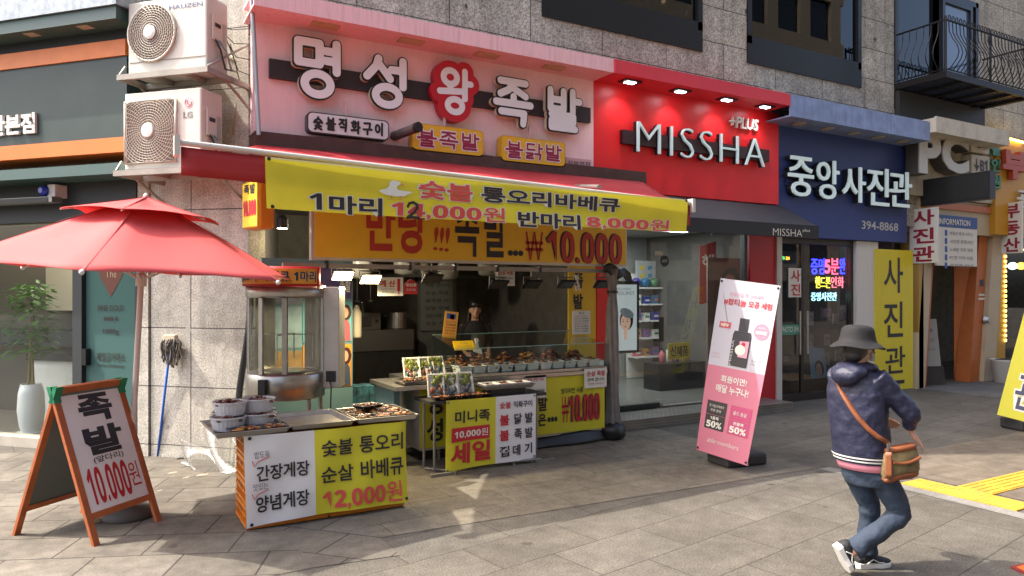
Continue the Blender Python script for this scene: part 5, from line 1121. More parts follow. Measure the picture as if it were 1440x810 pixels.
def neon(label, body, uL, uR, vt, vb, colr, e, b=.0):
    y = 8.0; m = mat('neon_' + colr[1:], colr, .5, emit=e); t = M(); put_text(t, **txt(F0, body, y, uL, uR, vt, vb, at='C', bold=b, depth=.012)); o = t.build('neon_sign', m); tag(o, label, 'neon sign', 'neon lettering in the studio window')
neon('deep blue neon word at the top left of the studio door', '증명', 1141, 1160, 363, 386, '#2a2cff', 3.2, .01); neon('red neon figure five with its character in the middle of the top neon row', '5분', 1161, 1180, 363, 386, '#ff4a6a', 2.0, .005); neon('deep blue neon word ending the top neon row', '완성', 1181, 1197, 363, 386, '#2a2cff', 3.2, .01)
neon('yellow neon word in the second row of the studio door', '핸드폰', 1147, 1168, 389, 405, '#ffe94a', 1.3); neon('pale red neon word ending the second row of the studio door', '인화', 1169, 1187, 389, 405, '#ff6a7a', 1.3); neon('pale blue neon name in the lowest row of the studio door', '중앙사진관', 1141, 1177, 411, 423, '#a8e6f2', 1.3)
card('door_card', 'white card with two red characters stuck inside the studio door', 7.84, 1109, 1128, 377, 418, PAPER, [('사', .15, .85, .06, .46, PRED, .02), ('진', .15, .85, .54, .94, PRED, .02)])
gb = thing('door_band', 'green band with white capitals across the studio door glass', 'sign', (0, 0, 0)); p0, p1 = onY(1097, 457, 7.83), onY(1126, 470, 7.83); M().box(p0.x, p1.x, 7.832, 7.84, p1.z, p0.z).build('band', mat('band_green', '#3f8a72', .5), gb); q = M(); put_text(q, 'PHOTO SHO', p0.x + .02, p1.x - .01, p1.z + .04, p0.z - .03, 7.829, bold=.01, shear=.15); q.build('lettering', PWHT, gb)
sb = thing('status_display', 'small box with green and orange lit characters inside the studio door', 'display', (0, 0, 0)); p0, p1 = onY(1096, 352, 8.0), onY(1120, 376, 8.0); M().box(p0.x, p1.x, 8.0, 8.1, p1.z, p0.z).build('case', mat('case_grey', '#4a4d50', .4), sb)
q = M(); put_text(q, 'OPEN', p0.x + .02, p0.x + .13, p1.z + .12, p1.z + .17, 7.996, bold=0); q.build('lit_characters', mat('led_green', '#59d06a', .5, emit=2), sb); q = M(); put_text(q, '24', p0.x + .15, p0.x + .24, p1.z + .12, p1.z + .17, 7.996, bold=.02); q.build('lit_figures', mat('led_orange', '#ff8a2a', .5, emit=3), sb)
rg = random.Random(9)
pfn = ['top row', 'upper middle row', 'lower middle row', 'bottom row']
for i, (u, v, w_, h_) in enumerate([(1140, 448, .17, .24), (1163, 440, .26, .2), (1176, 448, .14, .18), (1140, 480, .16, .26), (1163, 478, .22, .26), (1161, 505, .24, .22), (1180, 500, .16, .2), (1184, 440, .14, .3), (1106, 505, .12, .1)]):
    p = onY(u, v, 8.5 if i else 8.4); t = thing('framed_photo', 'small framed portrait photo in the studio window, %s' % ['upper left of the display', 'widest one in the upper row', 'third in the upper row', 'at the left of the middle row', 'at the centre of the display', 'low in the middle of the display', 'low at the right of the display', 'tall one at the upper right', 'tiny one by the door handle'][i], 'picture', p, 0, 'framed photos in the studio window')
    M().box(-w_ / 2, w_ / 2, 0, .03, -h_ / 2, h_ / 2).build('frame', mat('frame_%d' % (i % 3), ['#8a867e', '#5e574d', '#a39a8a'][i % 3], .5), t); M().box(-w_ / 2 + .02, w_ / 2 - .02, -.004, -.001, -h_ / 2 + .02, h_ / 2 - .02).build('mount', mat('mount_pale', '#9d9c97', .5), t); q = M(); portrait(q, 0, .0, h_ * .28, -.006); q.build('portrait', PM, t)
p = onY(1151, 520, 8.25); t = thing('portrait_print', 'large tilted portrait print standing on the studio window floor', 'picture', (p.x, 8.25, .5)); t.rotation_euler = (R(-12), R(8), 0); M().box(-.2, .2, 0, .02, -.3, .3).build('panel', mat('print_sky', '#8fa3ad', .5), t); q = M(); portrait(q, 0, -.08, .22, -.004); q.build('portrait', PM, t)
tag(M().box(10.0, 11.0, 8.15, 8.9, .02, .28).build('window_plinth', mat('plinth_wood', '#6a4e33', .5)), 'low wooden display plinth in the studio window', 'plinth')
al = bpy.data.lights.new('studio_light', 'AREA'); al.energy = 7; al.size = .8; ao = bpy.data.objects.new('studio_light', al); COL.objects.link(ao); ao.location = (10.4, 8.9, 2.7)
vs2 = thing('vertical_sign', 'tall yellow standing sign with large dark characters beside the white pillar', 'sign', (0, 0, 0)); yv = 7.72; a, b = XY(1233, yv), XY(1284, yv); zt_ = onY(1233, 350, yv).z
M().box(a, b, yv, yv + .1, .03, zt_).build('board', mat('sign_lemon', '#d0be1c', .5, dirt=.12, streak=True), vs2); M().box(a - .012, b + .012, yv + .01, yv + .11, .0, .03).build('base', GREYM, vs2); q = M()
for ch, uL, uR, vt, vb in (('사', 1243, 1270, 362, 412), ('진', 1243, 1270, 424, 474), ('관', 1245, 1273, 487, 525)):
    k = txt(F0, ch, yv - .004, uL, uR, vt, vb, at='C', bold=.012); put_text(q, **k)
k = txt(F0, '-', yv - .004, 1248, 1272, 535, 540, at='C', bold=.0); put_text(q, **k)
q.build('lettering', PBLK, vs2)

# ================================================================== ENTRANCE, PC SIGN AND ESTATE AGENT beyond
en = thing('orange_entrance', 'orange framed building entrance with slanting jambs and dark doorway', 'entrance', (0, 0, 0)); ye = 7.85
ea, eb = XY(1284, ye), XY(1406, ye); zE = onY(1330, 283, ye).z
OR = mat('entrance_orange', '#b0622f', .5, var=.12, dirt=.12); CRM = mat('entrance_cream', '#b3a184', .5, dirt=.15)
M().prism([(ea, 2.86), (eb, 2.86), (eb, zE), (ea, zE)], ye - .12, ye + .3).build('lintel', CRM, en); M().box(ea + .02, eb - .02, ye - .16, ye - .122, zE - .18, zE - .06).build('lintel_band', OR, en)
def jamb(x0, x1, dx, m, y0, y1, nm): M().prism([(x0 - dx, 0), (x1 - dx, 0), (x1, 2.855), (x0, 2.855)], y0, y1).build(nm, m, en)
jamb(ea + .02, ea + .16, .0, mat('jamb_gold', '#a5823f', .35, .3), ye - .1, ye + .25, 'jamb'); jamb(ea + .2, ea + .48, .28, CRM, ye - .1, ye + .25, 'jamb'); jamb(ea + .50, ea + .62, .30, OR, ye - .05, ye + .25, 'jamb')
jamb(eb - .45, eb - .05, .35, CRM, ye - .1, ye + .25, 'jamb'); jamb(eb - .80, eb - .47, .35, OR, ye - .02, ye + .25, 'jamb')
M().slab([(eb - 1.1, ye + .3), (eb - .75, ye + .02), (eb - .70, ye + .06), (eb - 1.05, ye + .34)], .01, 2.85).build('side_panel', OR, en)
M().box(ea - .1, eb + .2, 9.8, 9.9, 0, 2.9).build('back_wall', mat('hall_dark', '#332f2a', .8, var=.3), en); M().box(ea + .3, eb - .2, 8.3, 8.36, 2.2, 2.34).build('door_closer_rail', mat('frame_bronze', '#3a342e', .4, .5), en)
M().box(ea + .6, eb - 1.15, 8.6, 8.63, .02, 2.2).build('inner_door', mat('door_smoke', '#3d3b36', .3), en)
q = M(); put_text(q, '엘리베이터', -.35, .35, -.05, .05, 0, bold=.01); q.warp(lambda x, y, z: (ea + 1.5 + z, 8.594, 1.25 + x)); q.build('door_lettering', mat('door_letter', '#6d6a63', .5), en)
M().lathe([(.09, 0), (.10, .02), (.05, .09)], 20).warp(lambda x, y, z: (eb - .62 + x, ye - .03 - z, 1.2 + y)).build('door_knob', STEEL, en)
for z, w_, m in ((1.87, .13, 0), (1.68, .2, 1), (1.6, .22, 1)): M().box(eb - .72 - w_ / 2, eb - .72 + w_ / 2, ye - .026, ye - .022, z, z + (.13 if m == 0 else .04)).build('sticker', [mat('sticker_navy', '#1f2b45', .4), PAPER][m], en)
q = M(); put_text(q, **txt(F0, '삼일빌딩', ye - .126, 1366, 1391, 288, 298, at='C', bold=.005)); q.build('lettering', mat('lintel_letter', '#5a4a36', .5), en)
inf = thing('information_board', 'white information board with a blue heading over the entrance', 'sign', (0, 0, 0)); yi = 7.62; a, b = XY(1317, yi), XY(1374, yi); z1, z0 = onY(1345, 304, yi).z, onY(1345, 374, yi).z
M().box(a, b, yi, yi + .04, z0, z1).build('board', PAPER, inf); M().box(a, b, yi - .004, yi - .001, z1 - .22, z1).build('heading', mat('heading_blue', '#2f4a86', .5), inf); q = M(); put_text(q, 'INFORMATION', a + .06, b - .25, z1 - .17, z1 - .06, yi - .007, bold=.02); q.build('heading_lettering', PWHT, inf)
q = M()
for i, s_ in enumerate(['부동산 중개 사무소', '사진관 증명사진', '노래방 지하 일층', 'PC방 지하 이층', '주차장 안내']): q = M(); put_text(q, s_, a + .42, b - .15, z1 - .36 - i * .15, z1 - .29 - i * .15, yi - .004, bold=.0, m=0); q.add([(a + .26, yi - .003, z1 - .38 - i * .15), (a + .34, yi - .003, z1 - .38 - i * .15), (a + .34, yi - .003, z1 - .27 - i * .15), (a + .26, yi - .003, z1 - .27 - i * .15)], [(0, 1, 2, 3)], 1); q.build('lettering', [PGREY, PBLUE], inf)
# PC sign on cream backing with marquee slab
pcs = thing('arcade_signboard', 'weathered cream signboard with huge grey letters P and C under a peeling canopy', 'shop sign', (0, 0, 0)); y2 = 7.66; a, b = 12.52, XY(1396, y2); z0, z1 = zE + .01, onY(1320, 178, y2).z
M().box(a, b, y2, 7.795, z0, z1).build('panel', mat('panel_stained', '#a89d88', .6, dirt=.55), pcs); c0, c1 = XY(1280, 7.1), XY(1432, 7.1); zc0, zc1 = onY(1350, 192, 7.1).z, onY(1350, 170, 7.1).z
M().box(12.36, c1 - .3, 7.1, 7.13, zc0, zc1).box(12.36, c1 - .3, 7.131, 7.79, zc0 + .01, zc1 - .02).build('canopy', mat('canopy_peeling', '#c3bcab', .6, dirt=.45), pcs)
for ch, uL, uR, vt, vb in (('P', 1293, 1324, 186, 245), ('C', 1325, 1363, 189, 243)):
    q = M(); k = txt(F0, ch, y2 - .25, uL, uR, vt, vb, at='C', bold=.05, depth=.02); put_text(q, **k); k.update(y=y2 - .229, depth=.22, grow=.012); put_text(q, m=1, **k); q.build('letter', [mat('letter_steel', '#bdbab3', .45, .1, dirt=.2), mat('letter_steel_side', '#4c4844', .5)], pcs)
for body, uL, uR, vt, vb, lbl in (('제노', 1366, 1392, 190, 214, 'plaque'), ('↓B1', 1367, 1392, 219, 246, 'plaque')):
    k = txt(F0, body, y2 - .21, uL + 3, uR - 3, vt + 5, vb - 5, at='C', bold=.02); pl = M().box(XY(uL, y2 - .2), XY(uR, y2 - .2), y2 - .2, y2 - .001, k['z0'] - .08, k['z1'] + .08).build('plaque', mat('plaque_cream', '#bdb5a2', .5, dirt=.2), pcs, bevel=.02); q = M(); put_text(q, **k); q.build('plaque_lettering', PBLK, pl)
# led ticker and wing signs, all standing out from the wall
FW = Frame((12.93, 7.70), -90 - 3)
tk_ = thing('led_ticker', 'dark LED ticker box jutting out over the pavement', 'led sign', (12.93, 7.70, 0), R(-93)); w2 = FW.at(1392, 255, 0)[0]; zt2, zb2 = FW.at(1340, 247, 0)[1], FW.at(1340, 285, 0)[1]
M().box(0, w2, 0, .16, zb2, zt2).build('case', BLACK, tk_); M().box(.03, w2 - .03, -.006, -.001, zb2 + .03, zt2 - .03).build('screen', mat('led_mesh', '#17181a', .6, bump=1.0, bs=160), tk_)
def wing(label, chs, uL, uR, vt, vb, X, Y, ink):
    f = Frame((X, Y), -93); x0, x1 = f.at(uL, 300, 0)[0], f.at(uR, 300, 0)[0]; u = (uL + uR) / 2; z1, z0 = f.at(u, vt, 0)[1], f.at(u, vb, 0)[1]
    t = thing('wing_sign', label, 'sign', (X, Y, 0), R(-93)); M().box(x0, x1, 0, .05, z0, z1).build('board', PAPER, t); q = M(); n = len(chs); h_ = (z1 - z0) / n
    for i, ch in enumerate(chs): put_text(q, ch, x0 + (x1 - x0) * .12, x1 - (x1 - x0) * .1, z1 - (i + 1) * h_ + h_ * .08, z1 - i * h_ - h_ * .08, -.004, bold=.03)
    q.build('lettering', ink, t); M().box(x0 - .3, x0, .01, .04, z1 - .1, z1 - .06).build('bracket', GREYM, t)
wing('white wing sign with three maroon characters beside the entrance left jamb', '사진관', 1279, 1318, 293, 370, 12.88, 7.62, mat('ink_crimson', '#8f1f35', .5)); wing('white wing sign with three maroon characters at the estate agent', '부동산', 1408, 1437, 285, 356, 15.75, 7.62, mat('ink_crimson', '#8f1f35', .5))
# estate agent
es = thing('estate_office', 'yellow estate agent front with light strings at the far right', 'shop front', (0, 0, 0)); a = XY(1396, 7.66)
M().box(a + .02, a + 6, 7.62, 7.79, onY(1410, 330, 7.62).z, onY(1410, 192, 7.62).z).build('panel', mat('estate_yellow', '#c08a1e', .5, dirt=.1), es)
for chs, uL, uR, v0_, dv, m in (('홀인원', 1395, 1408, 210, 23, mat('estate_green', '#3d7a58', .5)),):
    q = M()
    for i, ch in enumerate(chs): k = txt(F0, ch, 7.56, uL, uR, v0_ + i * dv - 10, v0_ + i * dv + 9, at='C', bold=.03, depth=.05); put_text(q, **k)
    q.build('lettering', m, es)
q = M(); put_text(q, **txt(F0, '부', 7.5, 1411, 1445, 212, 252, at='C', bold=.05, depth=.1)); q.build('large_letter', mat('estate_orange', '#a8452a', .5), es)
q = M(); put_text(q, **txt(F0, '공', 7.54, 1432, 1446, 268, 292, at='C', bold=.02, depth=.03)); q.build('small_letter', PWHT, es)
M().box(a + .25, a + .75, 7.8, 7.9, 0, 2.6).build('yellow_panel', mat('estate_gold', '#b3831c', .4), es); M().box(a + .75, a + 6, 7.9, 7.92, .1, 2.9).build('window_pane', glass('studio_glass', (.72, .76, .78)), es); M().box(a - .1, a + 6, 10.5, 10.6, 0, 2.9).build('back_wall', mat('estate_back', '#5c5443', .8, var=.3), es)
q = M()
for i in range(15): z = .12 + i * .085; q.box(a + .22, a + .245, 7.77, 7.79, z, z + .04)
for i in range(20): z = .75 + i * .1; q.box(a + .72, a + .745, 7.77, 7.79, z, z + .05)
for i in range(8): q.box(a + .78 + i * .11, a + .83 + i * .11, 7.77, 7.79, 2.62, 2.645)
for i in range(14): p = onY(1402 + i * 3, 190 + i * .8, 7.55); q.box(p.x - .03, p.x + .02, 7.55, 7.57, p.z - .02, p.z + .02)
tag(q.build('light_string', mat('led_warm', '#ffd65a', .5, emit=3.5), es), kind='stuff')
for i, (u, c) in enumerate(((1409, '#ffb84a'), (1424, '#dff2ff'), (1436, '#ffb84a'))):
    p = onY(u, 374, 8.1); M().ball(p, .09, .09, .08, 12).build('bulb', mat('bulb%d' % i, c, .5, emit=1.6), es, smooth=True)
p = onY(1417, 540, 7.4); wp = thing('white_planter', 'white plastic planter standing by the estate agent door', 'planter', (p.x, 7.45, 0)); M().lathe([(.17, 0), (.18, .01), (.24, .42), (.26, .45), (.22, .45), (.2, .4)], 24).build('pot', mat('planter_white', '#bdbab2', .5), wp, smooth=True); M().ball((0, 0, .42), .2, .2, .05, 12).build('soil', DARK, wp)
wm = thing('a_board', 'grey white menu board leaning inside the entrance by the left jamb', 'board', (ea + .75, 7.95, .0)); wm.rotation_euler = (R(-8), 0, R(-20)); M().box(-.25, .25, 0, .03, .35, 1.25).build('panel', mat('board_grey', '#8f8d86', .5), wm); q = M()
for i in range(3): put_text(q, ['안내문', '영업시간', '감사합니다'][i], -.16, .16, 1.0 - i * .18, 1.06 - i * .18, -.004)
q.build('lettering', PGREY, wm); M().box(-.28, .28, -.03, .06, 0, .35).build('base', mat('hall_dark', '#332f2a', .8), wm)

# ================================================================== AIR CONDITIONERS on the corner
FA_DEG = -45.5
def aircon(name, label, u0, vb, D, uR, vtop, kind):
    p = onD(u0, CV, D); f = Frame((p.x, p.y), FA_DEG); w_ = f.at(uR, CV, 0)[0]; z0 = f.at(u0, vb, 0)[1]; z1 = f.at(uR, vtop, 0)[1]; h_ = z1 - z0; dp = .31
    t = thing(name, label, 'air conditioner', (p.x, p.y, z0), R(FA_DEG)); CAS = mat('ac_casing', '#cdc8bb', .45, var=.05, dirt=.12)
    M().box(0, w_, 0, dp, 0, h_).build('casing', CAS, t, bevel=.018)
    HOLE = mat('ac_cavity', '#6f6152', .8, var=.3); WIRE = mat('ac_wire', '#d3cdc0', .5)
    if kind == 'round':
        cx_, cz_ = f.at(215, 47, 0)[0], f.at(215, 47, 0)[1] - z0; r_ = f.at(248, 47, 0)[0] - cx_
        M().add([(cx_ + r_ * math.cos(i * .2), -.003, cz_ + r_ * math.sin(i * .2)) for i in range(31)], [tuple(range(31))]).build('fan_opening', HOLE, t)
        q = M(); ring = lambda rr, y, th: q.tube([(cx_ + rr * math.cos(i * math.pi / 20), y, cz_ + rr * math.sin(i * math.pi / 20)) for i in range(40)], th, 5, closed=True)
        ring(r_, -.02, .012)
        for k in range(1, 9): ring(r_ * (.22 + .085 * k), -.035 + .01 * (k / 9), .0028)
        for k in range(36):
            an = k * math.pi / 18; q.tube([(cx_ + r_ * s_ * math.cos(an + (s_ - .2) * .9), -.03, cz_ + r_ * s_ * math.sin(an + (s_ - .2) * .9)) for s_ in (.2, .45, .7, 1.0)], .0026, 4)
        q.build('fan_guard', WIRE, t, smooth=True)
        M().lathe([(.068, 0), (.066, .012), (.04, .018)], 24).warp(lambda x, y, z: (cx_ + x, -.038 - z, cz_ + y)).build('hub', WHITE, t)
        q = M(); put_text(q, 'HAUZEN', f.at(238, 20, 0)[0], f.at(285, 20, 0)[0], f.at(262, 11, 0)[1] - z0, f.at(262, 5, 0)[1] - z0, -.003, bold=.01); q.build('lettering', mat('badge_blue', '#5a6a8f', .5), t)
        M().box(.02, w_ - .02, -.004, -.0005, .12, .128).build('seam', mat('seam_grey', '#8f897d', .6), t)
    else:
        a0, a1 = f.at(178, 180, 0)[0], f.at(249, 180, 0)[0]; b0_, b1_ = f.at(213, 229, 0)[1] - z0, f.at(213, 142, 0)[1] - z0; cx_, cz_ = f.at(211, 184, 0)[0], f.at(211, 184, 0)[1] - z0
        M().add([(a0, -.003, b0_), (a1, -.003, b0_), (a1, -.003, b1_), (a0, -.003, b1_)], [(0, 1, 2, 3)]).build('fan_opening', HOLE, t)
        q = M(); q.tube([(a0, -.02, b0_), (a1, -.02, b0_), (a1, -.02, b1_), (a0, -.02, b1_)], .013, 6, closed=True)
        clip = lambda x, z: (min(max(x, a0), a1), min(max(z, b0_), b1_))
        for k in range(3, 15):
            rr = .025 * k; q.tube([(c_[0], -.03, c_[1]) for c_ in [clip(cx_ + rr * math.cos(i * math.pi / 20), cz_ + rr * math.sin(i * math.pi / 20)) for i in range(40)]], .0024, 4, closed=True)
        for k in range(44):
            an = k * 2 * math.pi / 44; pts = [clip(cx_ + s_ * math.cos(an + s_ * 1.2), cz_ + s_ * math.sin(an + s_ * 1.2)) for s_ in (.05, .15, .25, .35, .46)]; q.tube([(c_[0] + 1e-4 * i, -.028, c_[1] + 1e-4 * i) for i, c_ in enumerate(pts)], .0024, 4)
        q.build('fan_guard', WIRE, t, smooth=True)
        M().lathe([(.07, 0), (.066, .01), (.03, .014)], 24).warp(lambda x, y, z: (cx_ + x, -.034 - z, cz_ + y)).build('hub', WHITE, t)
        q = M(); x0, x1 = f.at(258, 160, 0)[0], f.at(271, 160, 0)[0]; put_text(q, 'LG', x0, x1, f.at(264, 166, 0)[1] - z0, f.at(264, 157, 0)[1] - z0, -.003, bold=.035); q.build('lettering', mat('badge_grey', '#7a7a78', .5), t)
        q = M(); ccx, ccz = f.at(265, 144, 0)[0], f.at(265, 144, 0)[1] - z0; q.add([(ccx + .055 * math.cos(i * .3), -.002, ccz + .055 * math.sin(i * .3)) for i in range(21)], [tuple(range(21))]); q.build('round_badge', mat('badge_pink', '#d9b4b4', .5), t)
        q = M(); q.tube([(ccx + .036 * math.cos(i * .3 + .1), -.003, ccz + .036 * math.sin(i * .3 + .1)) for i in range(-14, 1)], .004, 4).tube([(ccx - .008, -.003, ccz + .02), (ccx - .008, -.003, ccz - .016), (ccx + .014, -.003, ccz - .016)], .004, 4); q.build('badge_mark', mat('badge_rose', '#c08d8f', .5), t)
    sd = M().box(w_ + .001, w_ + .02, .06, .2, h_ * .42, h_ * .76).build('side_cover', CAS, t, bevel=.006); M().box(w_ + .021, w_ + .026, .09, .17, h_ * .6, h_ * .65).build('grip', BLACK, sd)
    M().box(w_ + .001, w_ + .004, .21, .28, h_ * .4, h_ * .7).build('rating_plate', mat('plate_silver', '#a8a69e', .5), t)
    for k, (y_, bend) in enumerate(((.1, .05), (.13, .09), (.16, .07))): M().tube([(w_ + .012, y_, h_ * .44), (w_ + bend, y_ + .03, h_ * .3), (w_ + bend * 1.2, y_ + .09, h_ * .06), (w_ + .02, dp + .1, h_ * .12)], .009, 6).build('hose', [BLACK, GREYM, BLACK][k], t)
    tr_ = thing('bracket_shelf', 'steel bracket shelf carrying the ' + ('upper' if kind == 'round' else 'lower') + ' air conditioner', 'bracket', (p.x, p.y, z0), R(FA_DEG)); BR = mat('bracket_galv', '#9a958a', .5, .3, dirt=.35)
    M().box(-.07, w_ + .06, -.07, -.03, -.055, -.002).box(-.07, w_ + .06, dp - .04, dp, -.055, -.002).box(-.07, -.03, -.029, dp + .45, -.054, -.003).box(w_ + .02, w_ + .06, -.029, dp + .45, -.054, -.003).box(w_ * .3, w_ * .3 + .04, -.029, dp - .041, -.05, -.004).box(w_ * .7, w_ * .7 + .04, -.029, dp - .041, -.05, -.004).build('frame', BR, tr_)
    for x in (-.05, w_ + .04): M().tube([(x, dp - .1, -.05), (x, dp + .4, -.3)], .015, 6).tube([(x, -.05, 0), (x, dp + .3, h_ * .6)] if kind == 'round' and x > 0 else [(x, -.05, .0), (x, .02, .1)], .012, 6).build('strut', BR, tr_)
    return t
aircon('air_conditioner', 'upper white air conditioner with a round fan guard', 180, 107, 7.15, 291, -10, 'round'); aircon('air_conditioner', 'lower white air conditioner with a square fan grille', 175, 241, 7.12, 283, 122, 'square')
p = [onD(u, v, 7.5) for u, v in ((322, 78), (338, 88), (342, 118), (333, 150), (329, 190))]
tag(M().tube(p, .028, 8).build('lagged_pipe', mat('pipe_tape', '#b0a793', .7, dirt=.3), smooth=True), 'taped cream pipe snaking down beside the air conditioners', 'pipe')
p = onD(333, 50, 7.65); jb = thing('junction_box', 'pale junction box on the wall behind the upper air conditioner', 'box', p, R(-45)); M().box(-.06, .1, 0, .1, -.12, .16).build('case', mat('jbox', '#aaa498', .5), jb, bevel=.006); M().tube([(0, 0, -.12), (.02, .02, -.3)], .01, 6).build('conduit', GREYM, jb)
wr = M()
for k in range(5): a_, b_ = onD(300 + 6 * k, 30 + 8 * k, 7.3), onD(352, 40 + 22 * k, 7.35); wr.tube([a_, (a_ + b_) / 2 + Vector((0, 0, -.05 - .03 * k)), b_], .005, 5)
tag(wr.build('loose_wires', BLACK), 'loose dark wires strung between the air conditioners and the pink signboard', 'cable', kind='stuff')
# ================================================================== ON THE PAVEMENT
# red double-topped parasol
ub = onG(180, 727); um = thing('parasol', 'red double topped parasol standing behind the wooden sandwich board', 'parasol', (ub.x, ub.y, 0))
TLT = R(3.2); um.matrix_world = Matrix.Translation((ub.x, ub.y, 0)) @ Matrix.Rotation(TLT, 4, Vector((SF, CF, 0))) @ Matrix.Rotation(R(-107.8), 4, 'Z')
UR = mat('parasol_red', '#d9605f', .75, var=.07, vs=3, trans=.3); WM = mat('parasol_white', '#cfcac2', .4)
def canopy(r0, z0, r1, z1, n, sag, lip):
    q = M(); K = 12; N = n * 6
    def pt(i, k):
        a = 2 * math.pi * i / N; t = k / K; seg = (i % 6) / 6; m_ = math.sin(math.pi * seg)
        rad = (r1 + (r0 - r1) * t); rad *= 1 - m_ * (1 - math.cos(math.pi / n)) * .9 - m_ * .05 * t
        z = z1 + (z0 - z1) * (t ** .96) - sag * math.sin(math.pi * t) * .5 - m_ * .02 * t * 0
        return (rad * math.cos(a), rad * math.sin(a), z + m_ * (.02 * t - .03 * math.sin(math.pi * t)))
    vs = [pt(i, k) for k in range(K + 1) for i in range(N)]; fs = [(k * N + i, (k + 1) * N + i, (k + 1) * N + (i + 1) % N, k * N + (i + 1) % N) for k in range(K) for i in range(N)]
    if r1 < .02: pass
    return q.add(vs, fs)
RC = 1.25
def seams(r0, z0, r1, z1, nm):
    for k in range(6):
        a = 2 * math.pi * k / 6; q = M(); vs = []
        for i in range(13):
            t = i / 12; rad = r1 + (r0 - r1) * t; z = z1 + (z0 - z1) * (t ** .96) + .004
            for sgn in (-1, 1): vs.append((rad * math.cos(a) - sgn * .009 * math.sin(a), rad * math.sin(a) + sgn * .009 * math.cos(a), z))
        q.add(vs, [(2 * i, 2 * i + 2, 2 * i + 3, 2 * i + 1) for i in range(12)]).build(nm, mat('parasol_seam', '#b84a4c', .8), um)
canopy(RC, 1.90, .22, 2.41, 6, -.02, .03).build('canopy', UR, um, smooth=True, solid=.004)
canopy(.57, 2.345, .01, 2.495, 6, 0, .03).build('top_canopy', UR, um, smooth=True, solid=.004)
seams(RC, 1.90, .22, 2.41 + .02, 'seam'); seams(.57, 2.345, .02, 2.495, 'seam')
for k in range(6):
    a = 2 * math.pi * k / 6; c_, s_ = math.cos(a), math.sin(a)
    rb_ = M().tube([(.04 * c_, .04 * s_, 2.42), (.22 * c_, .22 * s_, 2.395), (RC * c_, RC * s_, 1.885)], .0075, 6).build('rib', WM, um)
    M().tube([(.03 * c_, .03 * s_, 1.86), (.66 * c_, .66 * s_, 2.17)], .0065, 6).build('strut', WM, rb_)
    M().tube([(.03 * c_, .03 * s_, 2.47), (.57 * c_, .57 * s_, 2.335)], .006, 6).build('upper_rib', WM, rb_)
    M().ball((RC * c_, RC * s_, 1.89), .018, .018, .018, 8).build('tip', WM, rb_, smooth=True)
M().tube([(0, 0, .06), (0, 0, 2.48)], .022, 14).build('pole', mat('pole_pinkish', '#cdbab0', .4), um)
M().cyl((0, 0, 1.80), .04, .09, 16).build('runner', WM, um); M().ball((0, 0, 2.50), .02, .02, .025, 10).build('finial', WM, um)
M().lathe([(.19, 0), (.195, .02), (.18, .07), (.05, .09), (.035, .22), (.0, .22)], 28).build('base', mat('base_stone', '#4c4743', .7, var=.2), um, smooth=True).matrix_local = Matrix.Rotation(R(107.8), 4, 'Z') @ Matrix.Rotation(-TLT, 4, Vector((SF, CF, 0)))

# wooden sandwich board
A_ = onG(133, 770, 0); A_DEG = 42.5; sbd = thing('sandwich_board', 'wooden sandwich board with a white face, black characters and a big red price', 'sandwich board', (A_.x, A_.y, 0), R(A_DEG))
WOOD = mat('board_wood', '#a85a2e', .55, var=.2, vs=9, bump=.15, bs=25); TAPE = mat('green_tape', '#17764f', .45)
AW, AH, AD = .61, 1.08, .40
def lean_front(x, y, z): return (x, y + AD * z / AH, z)
def lean_back(x, y, z): return (x, 2 * AD - .03 - y - AD * z / AH, z)
for nm, fn in (('front', lean_front), ('back', lean_back)):
    for x0, x1 in ((0, .05), (AW - .05, AW)): M().box(x0, x1, 0, .028, 0, AH).warp(fn).build('leg', WOOD, sbd, bevel=.003)
    M().box(.051, AW - .051, 0, .026, AH - .05, AH - .002).warp(fn).build('rail', WOOD, sbd); M().box(.051, AW - .051, 0, .026, .17, .21).warp(fn).build('rail', WOOD, sbd)
    M().box(.051, AW - .051, .006, .016, .211, AH - .051).warp(fn).build('panel', mat('board_face', '#dedad9', .5, dirt=.08) if nm == 'front' else mat('board_rear', '#5d6360', .6), sbd)
for x0, x1 in ((-.004, .054), (AW - .054, AW + .004)):
    M().box(x0, x1, -.004, .032, AH - .11, AH + .004).warp(lean_front).build('tape', TAPE, sbd); M().box(x0, x1, -.004, .032, AH - .11, AH + .003).warp(lean_back).build('tape', TAPE, sbd)
for body, x0, x1, z0, z1, m, b in (('족', .17, .46, .80, 1.00, PBLK, .04), ('발', .15, .48, .575, .77, PBLK, .04), ('(앞다리)', .18, .44, .515, .565, PBLK, .012), ('10.000', .085, .435, .25, .50, PRED, .006), ('원', .44, .53, .30, .47, PRED, .0)):
    q = M(); put_text(q, body, x0, x1, z0, z1, .004, bold=b); q.warp(lean_front).build('lettering', m, sbd)
tag(M().obox((0, 0, .02), .14, .06, .03, R(20)).build('wood_chock', mat('chock_wood', '#a89468', .7)), 'scrap of pale wood lying under the sandwich board', 'wood scrap').location = onG(142, 733)

